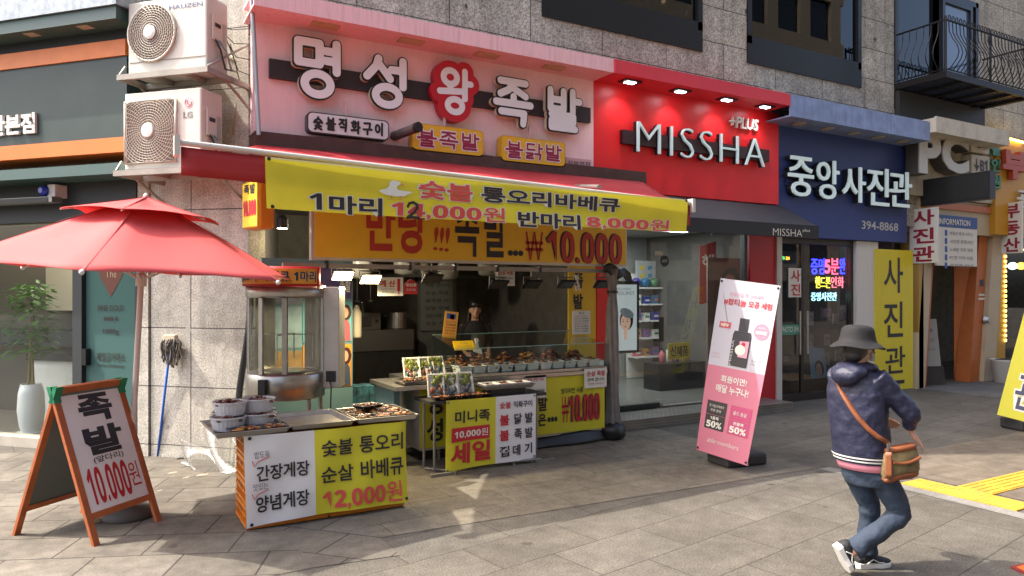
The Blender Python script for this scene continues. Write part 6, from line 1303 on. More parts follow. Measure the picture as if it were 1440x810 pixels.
# mop leaning on the corner wall
foot = onG(222, 641, .01); xm, zm = FC.at(240, 478, -.06); topm = FC.w(xm, -.06, zm)
mop = thing('mop', 'blue handled mop leaning head up against the granite corner', 'mop', (foot.x, foot.y, 0)); tv = topm - foot
M().tube([(0, 0, .01), tv * .97 + Vector((0, 0, .01))], .013, 10).build('handle', mat('mop_blue', '#1f62c4', .3), mop, smooth=True)
hd = Matrix.Translation(tv) @ Matrix.Rotation(R(CH_A), 4, 'Z')
M().box(-.075, .075, -.03, .03, -.02, .065).warp(lambda x, y, z: tuple(hd @ Vector((x, y, z)))).build('clamp', mat('mop_cream', '#b8af94', .5), mop, bevel=.01)
q = M(); rg = random.Random(3)
for k in range(80):
    x = rg.uniform(-.10, .12); y = rg.uniform(-.035, .03); l_ = rg.uniform(.16, .33) * (1 - abs(x) * 1.5); pts = [(x * .7, y * .6, .03)]
    for j in range(1, 5): pts.append((x + rg.uniform(-.012, .012) + .02 * math.sin(j + k), y - .012 * (1 if j < 3 else 0) + rg.uniform(-.008, .008), .03 - l_ * j / 4))
    q.tube([tuple(hd @ Vector(p)) for p in pts], .0055, 5, m=k % 3)
o = q.build('strands', [mat('mop_grey', '#77716a', .9), mat('mop_dark', '#3f3b38', .9), mat('mop_pale', '#a09a8e', .9)], mop, smooth=True)

# plastic sheeting and bag at the corner
SHEET = mat('clear_sheet', '#cfcdc6', .25, trans=.35); SHEET.blend_method = 'BLEND' if hasattr(SHEET, 'blend_method') else None
CLR = glass('thin_plastic', (.90, .90, .88), .12, 1.0, film=(.62, .61, .58), film_fac=.22, ior=1.4)
ps = thing('plastic_curtain', 'bunched clear plastic curtain with a black strap at the left end of the stall', 'plastic sheet', (0, 0, 0))
Dp = 7.0
def sh(a, b):
    z = 1.95 * b + .005; p = onD(350 - (4 + 26 * (1 - b) ** 1.5) * a - 3 * math.sin(6 * b), CV, Dp + .06 * math.sin(9 * a + 3 * b) + .03 * math.sin(21 * a + 7 * b))
    return (p.x, p.y, z)
M().grid(sh, 26, 30).build('sheet', CLR, ps, smooth=True)
M().grid(lambda a, b: (lambda p: (p.x, p.y, 1.92 * b + .01))(onD(339 + 9 * a - 7 * math.sin(5.5 * b) * 1.2, CV, Dp - .09 + .03 * math.sin(4 * b))), 3, 24).build('strap', mat('strap_black', '#1c1b1c', .6), ps, smooth=True, solid=.02)
q = M().grid(lambda a, b: (lambda p: (p.x + .05 * math.sin(14 * a + 3 * b), p.y - .35 * (1 - b) * a + .04 * math.sin(9 * b + 11 * a), max(.01, .42 * b * (1 - .55 * (1 - a)) + .05 * math.sin(13 * a + 7 * b) * b)))(onD(252 + 78 * a, CV, 7.45 - .25 * (1 - b))), 30, 20)
tag(q.build('plastic_bag', glass('bag_film', (.85, .85, .83), .12, 1.0, film=(.18, .175, .16), film_fac=.3, ior=1.5), smooth=True), 'crumpled clear plastic bag lying at the foot of the granite corner', 'plastic bag')
dp_ = thing('dustpan', 'dark plastic dustpan half under the crumpled plastic bag', 'dustpan', onG(278, 643), R(-10))
M().slab([(-.2, -.05), (.16, -.07), (.18, .08), (-.1, .1)], .0, .012).build('pan', BLACK, dp_); M().box(-.1, .16, .06, .09, .012, .07).build('lip', BLACK, dp_)
for k, (u, v, s_) in enumerate([(243, 665, .05), (262, 672, .035), (285, 668, .06), (226, 690, .03)]):
    tag(M().ball((0, 0, .0), s_, s_ * .7, .008, 8).warp(lambda x, y, z: (x + .01 * math.sin(80 * y), y, max(z, .0))).build('cement_spill', mat('cement_pale', '#8f8677', .9)), ['pale cement spill nearest the wall', 'small pale cement spill in the middle', 'broad pale cement spill by the crates', 'tiny pale cement spill by the sandwich board'][k], 'stain').location = onG(u, v, .004)

# crate table with trays
TX0, TX1, TY0, TY1, TZ = .93, 2.17, 5.56, 6.0, .70
CRO = mat('crate_orange', '#d07a1c', .45, var=.1, trans=.12, dirt=.06); CRD = mat('crate_hole', '#7a4210', .6)
def crate(ix, iz, label):
    w_, d_, h_ = .60, .43, .165; x0 = TX0 + .02 + ix * .62; t = thing('orange_crate', label, 'crate', (x0, TY0 + .01, .012 + iz * .172), 0, 'orange crates stacked as a table')
    q = M(); q.box(0, w_, 0, d_, 0, .012)
    for z0, z1 in ((.012, .03), (h_ - .03, h_), (.085, .097)):
        q.box(-.006, w_ + .006, -.006, .012, z0, z1).box(-.006, w_ + .006, d_ - .012, d_ + .006, z0, z1).box(-.006, .012, .0125, d_ - .0125, z0, z1).box(w_ - .012, w_ + .006, .0125, d_ - .0125, z0, z1)
    for i in range(7):
        y = .02 + i * (d_ - .04) / 6
        q.box(-.003, .009, y - .006, y + .006, .03, h_ - .03).box(w_ - .009, w_ + .003, y - .006, y + .006, .03, h_ - .03)
    for i in range(9):
        x = .02 + i * (w_ - .04) / 8
        q.box(x - .006, x + .006, -.003, .009, .03, h_ - .03).box(x - .006, x + .006, d_ - .009, d_ + .003, .03, h_ - .03)
    q.box(.0095, .0115, .013, d_ - .013, .012, h_ - .002).box(w_ - .0115, w_ - .0095, .013, d_ - .013, .012, h_ - .002).box(.012, w_ - .012, .0095, .0115, .012, h_ - .002).box(.012, w_ - .012, d_ - .0115, d_ - .0095, .012, h_ - .002)
    q.build('basket', CRO, t); M().box(.012, w_ - .012, .012, d_ - .012, .0125, .02).build('floor', CRD, t)
    for x in (-.0065, w_ + .004): M().box(x, x + .003, d_ / 2 - .06, d_ / 2 + .06, .105, .13).build('hand_hole', CRD, t)
    return t
for ix in range(2):
    for iz in range(4): crate(ix, iz, '%s orange crate in the %s stack under the yellow and white banner' % (['lowest', 'second lowest', 'second highest', 'topmost'][iz], ['left', 'right'][ix]))
cb = thing('table_banner', 'white and yellow printed banner draped over the front of the orange crates', 'banner', (0, 0, 0)); ycb = TY0 - .03
c0, c1 = XY(345, ycb), XY(574, ycb); zt0, zb0 = onY(346, 614, ycb).z, .035
def cbn(a, b): return (c0 + (c1 - c0) * a + .006 * math.sin(3 * b + 2), ycb + .012 * math.sin(7 * a + 1.5 * b) + .007 * math.sin(17 * a - 5 * b) - .012 * (1 - b) + .03 * (a > .97) * (a - .97) * 30, zb0 + (zt0 - zb0) * b + (1 - b) * (.02 * math.sin(3.1 * a) + .01 * a))
sp_ = (XY(443, ycb) - c0) / (c1 - c0)
q = M().grid(lambda a, b: cbn(a * sp_, b), 16, 14, 0); q.grid(lambda a, b: cbn(sp_ + a * (1 - sp_), b), 20, 14, 1); q.build('cloth', [VINYL, YELLOW], cb, smooth=True)
def cf(u, v): a = (XY(u, ycb) - c0) / (c1 - c0); z = onY(u, v, ycb).z; p = cbn(a, 0)[2]; r_ = cbn(a, 1)[2]; return a, (r_ - z) / (r_ - p)
def z8(x, y): return 300 + x * 320 / 1178, 540 + y * 220 / 810
its = []
for body, x0, x1, y0, y1, m, b in (('간장게장', 225, 497, 408, 488, PBLK, .022), ('양념게장', 218, 492, 562, 645, PBLK, .022), ('밥도둑', 217, 295, 347, 383, PGREY, 0), ('맛있는', 205, 285, 512, 548, PGREY, 0), ('숯불', 560, 722, 284, 366, PBLK, .018), ('통오리', 758, 985, 258, 346, PBLK, .018), ('순살', 555, 722, 418, 502, PBLK, .018), ('바베큐', 760, 985, 382, 478, PBLK, .018), ('12,000원', 560, 972, 518, 632, PCORAL, .012)):
    u0, v0 = z8(x0, (y0 + y1) / 2); u1, _ = z8(x1, 0); uc, vt = z8((x0 + x1) / 2, y0); _, vb = z8(0, y1)
    its.append((body, cf(u0, v0)[0], cf(u1, v0)[0], cf(uc, vt)[1], cf(uc, vb)[1], m, b))
on_cloth(cbn, its, None, cb, lift=.006)
for x0, y0 in ((205, 400), (200, 570)):
    q = M(); pts = []
    for dx, dy in ((0, 0), (8, 28), (30, 2), (85, -25)): u, v = z8(x0 + dx, y0 + dy); a, t_ = cf(u, v); p = cbn(a, 1 - t_); pts.append((p[0], p[1] - .008, p[2]))
    q.tube(pts, .003, 5).build('tick_mark', PRED, cb)
for a, b in ((.03, .03), (.03, .97), (.985, .05)):
    p = cbn(a, b); M().lathe([(.013, 0), (.013, .003)], 10).warp(lambda x, y, z, p=p: (p[0] + x, p[1] - .006 - z, p[2] + y)).build('eyelet', BLACK, cb)
ALU = mat('tray_alu', '#b4b0a8', .3, .8, var=.15, vs=9)
def big_tray(label, cx, cy, w_, d_, z, rz):
    t = thing('steel_tray', label, 'tray', (cx, cy, z), R(rz), 'large trays on the crate table'); tray(w_, d_, .035, ALU, t, 'pan'); return t
big_tray('large steel tray under the white tubs at the left of the crate table', .98, 5.83, .52, .62, TZ + .005, 2); big_tray('large empty steel tray in the middle of the crate table', 1.50, 5.84, .48, .62, TZ + .012, 1); big_tray('large steel tray full of glossy roast packs at the right of the crate table', 2.03, 5.83, .50, .60, TZ + .014, -1)
zt_ = TZ + .018
TUB = mat('tub_white', '#cfcfd0', .4, trans=.2); SAUCE = [mat('crab_red', '#6b3a30', .3, var=.5, vs=30, bump=.5), mat('crab_grey', '#8d7f7c', .35, var=.4, vs=30, bump=.5), mat('crab_brown', '#5b3326', .3, var=.4, vs=30)]
for i, (x, y, z, r_) in enumerate([(.86, 5.80, 0, .125), (1.09, 5.86, 0, .125), (.90, 6.02, 0, .12), (1.13, 6.08, 0, .12), (.88, 5.85, .105, .12), (1.10, 5.92, .105, .12)]):
    t = thing('plastic_tub', ['bottom left white tub of sauced crab at the front of the left tray', 'bottom right white tub of sauced crab beside the black tray', 'bottom white tub at the back left of the left tray', 'bottom white tub at the back right of the left tray', 'lidded white tub stacked on top at the left', 'lidded white tub stacked on top near the empty tray'][i], 'food tub', (x, y, zt_ + z), 0, 'white tubs on the crate table')
    q = M(); N = 48; prof = [(.86, 0), (.98, .07), (1.02, .09), (1.08, .092), (1.08, .1), (.98, .1), (.95, .085)]
    vs = [(r_ * p_ * (1 - .02 * (j % 2) * (k < 2)) * math.cos(2 * math.pi * j / N), r_ * p_ * (1 - .02 * (j % 2) * (k < 2)) * math.sin(2 * math.pi * j / N), h_) for k, (p_, h_) in enumerate(prof) for j in range(N)]
    q.add(vs, [(k * N + j, k * N + (j + 1) % N, (k + 1) * N + (j + 1) % N, (k + 1) * N + j) for k in range(len(prof) - 1) for j in range(N)] + [tuple(range(N - 1, -1, -1))]); q.build('bowl', TUB, t)
    q = M(); food_heap(q, r_ * 1.5, r_ * 1.5, .04, 26, .022, 120 + i); q.warp(lambda x, y, z: (x, y, z + .07)).build('crab', SAUCE, t, smooth=True)
    M().lathe([(r_ * 1.05, .101), (r_ * 1.0, .113), (.0, .116)], 28, cap=False).build('lid', FILM, t, smooth=True)
for i, (x, y) in enumerate([(.96, 5.62), (1.16, 5.64)]): pack(['black pack of red sauced crab at the front left of the crate table', 'smaller black pack of red sauced crab beside the empty tray'][i], (x, y, zt_), R(4), .24 - .05 * i, .15, 140 + i, group='black packs on the crate table')
k = 0
pos = ['front left', 'front middle', 'front right', 'middle left', 'centre', 'middle right', 'back left', 'back middle', 'back right']
for j in range(3):
    for i in range(3):
        pack('%s glossy roast duck pack in the right hand tray' % pos[k], (1.87 + i * .16, 5.64 + j * .18, zt_ + .01), R(random.uniform(-8, 8)), .15, .165, 150 + k, group='roast packs in the right tray'); k += 1
pack('roast duck pack lying on top of the others in the right hand tray', (1.98, 5.90, zt_ + .06), R(20), .2, .17, 170, group='roast packs in the right tray')

# pink standing banner
sbn = thing('standing_banner', 'tall pink and white cosmetics banner on a water filled black base', 'banner', (0, 0, 0))
TL, TR, BL, BR = onD(1013, 391, 7.42), onD(1098, 402, 7.05), onD(979, 632, 7.42), onD(1051, 655, 6.93)
def stb(a, b): p = (BL * (1 - a) + BR * a) * (1 - b) + (TL * (1 - a) + TR * a) * b; return p
nrm = ((BR - BL).cross(TL - BL)).normalized()
if nrm.y > 0: nrm = -nrm
def stw(a, b, l=0): p = stb(a, b) + nrm * (l + .006 * math.sin(5 * b + 2 * a)); return (p.x, p.y, p.z)
BW, BP = mat('banner_white', '#bdb9c0', .45, trans=.15), mat('banner_pink', '#c77386', .5, trans=.15)
q = M().grid(lambda a, b: stw(a, b * .5), 8, 12, 1); q.grid(lambda a, b: stw(a, .5 + b * .5), 8, 12, 0); q.build('cloth', [BW, BP], sbn, smooth=True)
def sprint(name, items, ms, lift=.006):
    for it in items:
        q = M()
        if it[0] == 'rect': q.grid(lambda a, b, it=it: (it[1] + (it[2] - it[1]) * a, 0, it[3] + (it[4] - it[3]) * b), 4, 4, it[5])
        elif it[0] == 'poly': q.add([(x, 0, z) for x, z in it[1]], [tuple(range(len(it[1])))], it[2])
        else: put_text(q, it[0], it[1], it[2], it[3], it[4], 0, bold=it[6], m=it[5])
        q.warp(lambda x, y, z: stw(x, z, lift)).build(name, ms, sbn)
BKP = mat('bottle_black', '#241f24', .4)
sprint('lettering', [('신규가입 첫 구매혜택', .2, .78, .905, .93, 1, 0), ('#팝티놀', .12, .5, .855, .893, 0, .02), ('모공 세럼', .54, .93, .855, .893, 0, .02), ('회원이면!', .28, .74, .415, .455, 2, .02), ('매달 누구나!', .22, .8, .355, .40, 2, .02), ('able·members', .2, .8, .065, .09, 2, -.01)], [PRED, PPINK, PWHT])
sprint('bottle_print', [('rect', .36, .68, .515, .69, 0), ('poly', [(.36, .69), (.68, .69), (.66, .715), (.38, .715)], 0), ('rect', .44, .6, .7155, .79, 0)], [BKP], .0045)
q_ = [('poly', [(.5, .57), (.66, .57), (.66, .665), (.5, .66)], 0), ('poly', [(.53 + .09 * math.cos(t_), .61 + .03 * math.sin(t_)) for t_ in [i * .52 for i in range(12)]], 1), ('poly', [(.57 + .035 * math.cos(t_), .643 + .013 * math.sin(t_)) for t_ in [i * .52 for i in range(12)]], 2)]
sprint('bottle_picture', q_[:1], [mat('pic_pink', '#d79aa8', .5)], .0075); sprint('bottle_figure', q_[1:], [PWHT, PWHT, PRED], .0095)
q = M(); put_text(q, 'MISSHA', .53, .67, .385, .43, 0, bold=-.01); q.warp(lambda x, y, z: stw(.37 + (.43 - z) * .8 - .0, .52 + (x - .53) * 1.0, .008)); q.build('bottle_lettering', PWHT, sbn)
sprint('badge', [('rect', .1, .3, .72, .755, 0), ('poly', [(.83 + .13 * math.cos(t_), .73 + .045 * math.sin(t_)) for t_ in [i * .33 for i in range(19)]], 1)], [mat('badge_brick', '#b8474a', .5), PPINK], .004); sprint('badge_lettering', [('NEW', .13, .27, .728, .747, 0, .03), ('8,000원', .74, .92, .712, .735, 0, .03), ('특별가', .78, .88, .745, .756, 0, .0), ], [PWHT], .008)
sprint('coupon', [('rect', .1, .47, .14, .22, 0), ('rect', .1, .47, .222, .30, 0), ('rect', .54, .92, .14, .22, 1), ('rect', .54, .92, .222, .30, 1)], [mat('coupon_black', '#2b2226', .5), mat('coupon_rose', '#b2406a', .5)], .004)
sprint('coupon_lettering', [('첫 가입고객에게', .15, .42, .265, .28, 0, .0), ('쿠폰 증정', .18, .38, .24, .255, 0, 0), ('1품목', .2, .36, .195, .213, 0, .02), ('50%', .14, .43, .15, .187, 0, .02), ('골드 등급', .6, .84, .25, .27, 0, .01), ('전품목', .63, .82, .195, .213, 0, .02), ('50%', .58, .88, .15, .187, 0, .02)], [PWHT], .008)
sprint('small_print', [('주름 개선', .06, .18, .565, .573, 0, 0), ('모공 탄력', .06, .2, .545, .553, 0, 0), ('앰플 세럼', .74, .92, .56, .568, 1, 0), ('미백 기능성', .74, .95, .54, .548, 1, 0)], [PPINK, PGREY])
for a, b in ((.03, .015), (.97, .015), (.03, .985), (.97, .985)):
    p = stw(a, b, .004); M().ball(p, .012, .012, .012, 8).build('eyelet', BLACK, sbn)
bk = onG(1036, 652); mid = stb(.5, .45) - nrm * .03; hub = Vector((bk.x, bk.y, .12))
for a, b in ((0, 0), (1, 0), (0, 1), (1, 1)): e_ = Vector(stw(a, b, -.012)); M().tube([mid, e_], .008, 6).build('spreader', GREYM, sbn)
M().tube([hub, mid], .012, 8).build('upright', GREYM, sbn)
th_ = math.atan2((BR - BL).y, (BR - BL).x)
M().obox((bk.x, bk.y, .065), .50, .34, .125, -R(8)).build('base', mat('base_rubber', '#2f2f2f', .6, var=.2), sbn, bevel=.03)

# yellow leaning banner at the right edge
rbn = thing('leaning_banner', 'lemon yellow leaning banner with dark outlined characters at the right edge', 'banner', (0, 0, 0)); D1, D2 = 9.3, 8.95
BL2, TL2 = onD(1402, 583, D1), onD(1452, 395, D1 + .25); BR2, TR2 = onD(1468, 600, D2), onD(1520, 400, D2 + .25)
def rb2(a, b): return (BL2 * (1 - a) + BR2 * a) * (1 - b) + (TL2 * (1 - a) + TR2 * a) * b
n2 = (BR2 - BL2).cross(TL2 - BL2).normalized(); n2 = -n2 if n2.y > 0 else n2
def rw(a, b, l=0): p = rb2(a, b) + n2 * (l + .006 * math.sin(4 * b)); return (p.x, p.y, p.z)
M().grid(rw, 8, 12).build('cloth', mat('banner_lemon', '#cbc41f', .5, trans=.2), rbn, smooth=True)
for g, l, m in ((.04, .004, PWHT), (0, .008, mat('ink_navy', '#2c2a48', .5))):
    for ch, z0, z1 in (('사', .68, .92), ('진', .38, .62), ('관', .07, .33)):
        q = M(); put_text(q, ch, .25, .8, z0, z1, 0, bold=.015, grow=g); q.warp(lambda x, y, z, l=l: rw(x, z, l)).build('lettering', m, rbn)
bb = onG(1445, 603); M().obox((bb.x, bb.y, .07), .5, .34, .13, R(-20)).build('base', mat('base_rubber', '#2f2f2f', .6), rbn, bevel=.02); M().tube([(bb.x, bb.y, .13), tuple(rb2(.5, .5) - n2 * .03)], .012).build('upright', GREYM, rbn)
# corner of an orange mat at the lower right
om = thing('orange_mat', 'corner of an orange printed mat with a dark red border at the lower right', 'mat', onG(1425, 802), R(-8)); M().slab([(-.13, -.5), (.9, -.5), (.9, .06), (.02, .03)], 0, .012).build('border', mat('mat_maroon', '#7a2320', .7), om); M().slab([(-.09, -.5), (.9, -.5), (.9, .035), (.04, .008)], .012, .015).build('panel', mat('mat_orange', '#c9671f', .7, var=.4, vs=8), om)
# ================================================================== PEOPLE
SKIN = mat('skin', '#b98a70', .5, var=.06, vs=20); HAIR = mat('hair_black', '#171413', .45)
def vadd(a, b, k=1.0): return tuple(x + k * y for x, y in zip(a, b))
def finger(q, base, d, bend, l_, r, n=3):
    """three bent phalanges"""
    d = Vector(d).normalized(); b = Vector(bend).normalized(); p = Vector(base); pts = [tuple(p - d * .02), tuple(p)]; rs = [r * 1.15, r * 1.1]
    for k, f in enumerate((.45, .32, .23)):
        p = p + d * l_ * f; pts.append(tuple(p)); rs.append(r * (1 - .13 * (k + 1))); d = (d + b * .45).normalized()
    q.tube(pts, rs, 8)
def hand(q, wrist, d, side, up, s=1.0):
    """palm, four unequal bent fingers and a thumb leaving its side; d = along the hand, side = towards the thumb, up = back of the hand"""
    d, side, up = Vector(d).normalized(), Vector(side).normalized(), Vector(up).normalized(); w_ = Vector(wrist)
    rot = Matrix((d, side, up)).transposed()
    q.ball(tuple(w_ + d * .045 * s), .052 * s, .036 * s, .016 * s, 14, rot=rot)
    for k, (o, l_) in enumerate(((.027, .068), (.009, .076), (-.009, .07), (-.026, .055))):
        finger(q, w_ + d * .082 * s + side * o * s, d + side * (.06 - .05 * k), -up, l_ * s, .0085 * s)
    finger(q, w_ + d * .025 * s + side * .03 * s, d * .6 + side, -up * .5 + d, .055 * s, .0098 * s)
def head(q, c, f, s_, r=1.0):
    """skull, jaw, nose, ears; c = centre, f = facing, s_ = the person's right"""
    f, s_ = Vector(f).normalized(), Vector(s_).normalized(); u = Vector((0, 0, 1)); c = Vector(c); rot = Matrix((s_, f, u)).transposed()
    q.ball(tuple(c + u * .02), .074 * r, .092 * r, .098 * r, 18, rot=rot); q.ball(tuple(c + f * .018 - u * .055), .054 * r, .068 * r, .062 * r, 16, rot=rot)
    q.tube([tuple(c + f * .088 + u * .012), tuple(c + f * .106 - u * .02), tuple(c + f * .09 - u * .03)], [.008, .013, .011], 8)
    for k in (-1, 1): q.ball(tuple(c + s_ * k * .076 - f * .004 - u * .008), .01, .02, .032, 10, rot=rot)
def face_parts(t, c, f, s_):
    f, s_ = Vector(f).normalized(), Vector(s_).normalized(); u = Vector((0, 0, 1)); c = Vector(c); rot = Matrix((s_, f, u)).transposed()
    for k in (-1, 1):
        e = M().ball(tuple(c + s_ * k * .032 + f * .086 + u * .012), .013, .008, .008, 10, rot=rot).build('eye', mat('eye_white', '#cfc9c0', .3), t, smooth=True)
        M().ball(tuple(c + s_ * k * .032 + f * .0925 + u * .012), .006, .004, .006, 8, rot=rot).build('iris', HAIR, e, smooth=True)
        M().tube([tuple(c + s_ * k * x + f * (.09 - .1 * abs(x - .03)) + u * z) for x, z in ((.016, .03), (.034, .035), (.05, .03))], .004, 6).build('eyebrow', HAIR, t)
    M().ball(tuple(c + f * .083 - u * .058), .022, .008, .008, 10, rot=rot).build('mouth', mat('lips', '#8f4f46', .5), t, smooth=True)

# -- the woman walking past
pb = onG(1222, 805); P = thing('person', 'person in a black bucket hat, navy blouson and jeans walking past with a brown bag', 'person', (pb.x, pb.y, 0), -YAW)
f = Vector((.82, .57, 0)); s_ = Vector((.57, -.82, 0))
hip = Vector((-.01, 0, .73)); RH, LH = hip + s_ * .085, hip - s_ * .085
RK, RA = Vector((.165, -.07, .39)), Vector((-.155, -.05, .125)); LK, LA = Vector((.045, .085, .40)), Vector((.03, .09, .085))
ch_ = Vector((-.075, 0, 1.12)); RS, LS = Vector((-.075, 0, 1.235)) + s_ * .15, Vector((-.075, 0, 1.235)) - s_ * .15
RE, RW = Vector((.19, -.13, 1.015)), Vector((.20, -.10, .905)); LE, LW_ = Vector((-.03, .27, 1.0)), Vector((.15, .22, .93))
hc = Vector((-.07, .0, 1.405))
q = M(); head(q, hc, f, s_)
q.tube([tuple(ch_), (-.078, 0, 1.27), tuple(hc - Vector((.005, 0, .04)))], [.07, .052, .05], 14).tube([tuple(hip), (-.04, 0, .95), tuple(ch_)], [.11, .10, .11], 14)
for a, b, c in ((RS, RE, RW), (LS, LE, LW_)): q.tube([tuple(ch_ + Vector((0, 0, .03))), tuple(a - Vector((0, 0, .035))), tuple(b), tuple(c)], [.05, .028, .03, .026], 10)
hand(q, RW, (.62, .12, -.7), (.3, .85, .3), (.7, -.35, .6), 1.1); hand(q, LW_, (.8, -.4, -.3), (.2, -.6, .7), (.3, .5, .8))
for a, b, c in ((RH, RK, RA), (LH, LK, LA)): q.tube([tuple(hip), tuple(a), tuple(b), tuple(c)], [.09, .075, .05, .034], 12)
q.build('body', SKIN, P, remesh=.0065)
face_parts(P, hc, f, s_)
rotF = Matrix((s_, f, Vector((0, 0, 1)))).transposed()
# hair, mask, hat
M().ball(tuple(hc + Vector((0, 0, .02)) - f * .018), .083, .088, .10, 18, rot=rotF).ball(tuple(hc - f * .05 - Vector((0, 0, .045))), .06, .045, .05, 14, rot=rotF).build('hair', HAIR, P, remesh=.01)
mk = M().grid(lambda a, b: tuple(hc + s_ * (.066 * math.sin((a - .5) * 2.6)) + f * (.045 + .072 * math.cos((a - .5) * 2.3) + .012 * math.sin(math.pi * b)) + Vector((0, 0, -.088 + .085 * b))), 14, 6)
mk.build('face_mask', mat('mask_white', '#d3d2cd', .7), P, smooth=True, solid=.003)
for k in (-1, 1): M().tube([tuple(hc + s_ * k * .064 + f * .06 - Vector((0, 0, .04))), tuple(hc + s_ * k * .084 + f * .0 - Vector((0, 0, .005)))], .002, 5).build('mask_loop', mat('mask_white', '#d3d2cd', .7), P)
HM = mat('hat_black', '#141416', .85, var=.15, vs=8, bump=.35, bs=14)
hb_ = Matrix.Translation(hc + Vector((0, 0, .045)) - f * .004) @ rotF.to_4x4() @ Matrix.Rotation(R(-4), 4, 'X')
N = 40; prof = [(.0, .098), (.05, .097), (.082, .086), (.094, .066), (.1, .02), (.106, -.008), (.128, -.022), (.154, -.042), (.158, -.045), (.154, -.048), (.124, -.03), (.10, -.014)]
M().lathe(prof, N, cap=False).warp(lambda x, y, z: tuple(hb_ @ Vector((x * (1 + .02 * math.sin(3 * math.atan2(y, x))), y * 1.1, z + .006 * math.sin(4 * math.atan2(y, x) + 1) * (math.hypot(x, y) > .11))))).build('bucket_hat', HM, P, smooth=True, sub=1)
# blouson: body, sleeves, hood, striped hem
NAVY = mat('blouson_navy', '#222438', .5, var=.2, vs=9, bump=.5, bs=14, spec=.35)
RG = [(.715, -.045, .165, .125), (.74, -.045, .176, .135), (.85, -.055, .182, .138), (1.0, -.07, .185, .132), (1.12, -.08, .185, .125), (1.2, -.08, .17, .11), (1.25, -.078, .122, .09), (1.29, -.074, .078, .078), (1.315, -.072, .07, .072)]
def ring(z, cx, a, b, n=28): return [tuple(Vector((cx, 0, z)) + s_ * a * math.cos(t) + f * b * math.sin(t)) for t in [2 * math.pi * j / n for j in range(n)]]
q = M(); q.loft([ring(*r) for r in RG])
def sleeve(q, a, b, c, w0, w1, w2):
    a, b, c = Vector(a), Vector(b), Vector(c); pts, rs = [], []
    for i in range(7): t = i / 6; pts.append(a.lerp(b, t)); rs.append(w0 + (w1 - w0) * t + .004 * math.sin(9 * t))
    for i in range(1, 6): t = i / 5; pts.append(b.lerp(c, t)); rs.append(w1 + (w2 - w1) * t + .004 * math.sin(8 * t))
    q.tube([tuple(p) for p in pts], rs, 14)
sleeve(q, RS - s_ * .03, RE, RW - (RW - RE) * .1, .070, .057, .040); sleeve(q, LS + s_ * .03, LE, LW_ - (LW_ - LE) * .1, .070, .057, .040)
q.ball(tuple(Vector((-.075, 0, 1.262)) - f * .095), .115, .065, .05, 16, rot=rotF).ball(tuple(Vector((-.075, 0, 1.235)) - f * .135), .09, .05, .06, 16, rot=rotF).tube([tuple(Vector((-.075, 0, 1.285)) + s_ * .1 * math.cos(t) + f * .085 * math.sin(t)) for t in [j * math.pi / 8 for j in range(16)]], .026, 8, closed=True)
bl_o = q.build('blouson', NAVY, P, remesh=.009)
tx = bpy.data.textures.new('cloth_folds', 'CLOUDS'); tx.noise_scale = .085; tx.noise_depth = 3
def folds(o, k, t=tx):
    m = o.modifiers.new('folds', 'DISPLACE'); m.texture = t; m.strength = k; m.mid_level = .5; m.texture_coords = 'LOCAL'
folds(bl_o, .02)
for z0, z1, m, e in ((.70, .713, NAVY, .003), (.7135, .7225, WHITE, .006), (.723, .7335, NAVY, .0065), (.734, .743, WHITE, .009), (.7435, .755, NAVY, .008)):
    a, b = (.166 + (z0 - .7) * .2, .126 + (z0 - .7) * .2); M().loft([ring(z0, -.045, a + e, b + e, 40), ring(z1, -.045, a + e + .002, b + e + .002, 40)]).build('hem_stripe' if m is WHITE else 'hem_band', m, P, smooth=False)
M().loft([ring(.655, -.03, .160, .124), ring(.72, -.045, .163, .124)]).build('pink_shirt_hem', mat('shirt_pink', '#d98a9a', .7), P, smooth=True)
# jeans
JEAN = mat('denim', '#253243', .8, var=.35, vs=7, bump=.5, bs=16)
q = M(); q.loft([ring(.70, -.025, .154, .118), ring(.62, -.01, .158, .12), ring(.55, .0, .14, .11)])
def trouser(q, a, b, c, w):
    pts, rs = [], []; a, b, c = Vector(a), Vector(b), Vector(c)
    for i in range(7): t = i / 6; pts.append(a.lerp(b, t)); rs.append(w[0] + (w[1] - w[0]) * t)
    for i in range(1, 8): t = i / 7; pts.append(b.lerp(c, t)); rs.append(w[1] + (w[2] - w[1]) * t + .005 * math.sin(14 * t) + (.006 if t > .85 else 0))
    q.tube([tuple(p) for p in pts], rs, 16)
trouser(q, RH + Vector((0, 0, -.09)), RK, RA + Vector((.035, 0, .03)), (.088, .064, .056)); trouser(q, LH + Vector((0, 0, -.09)), LK, LA + Vector((0, 0, .0)), (.086, .064, .057))
folds(q.build('jeans', JEAN, P, remesh=.009), .018)
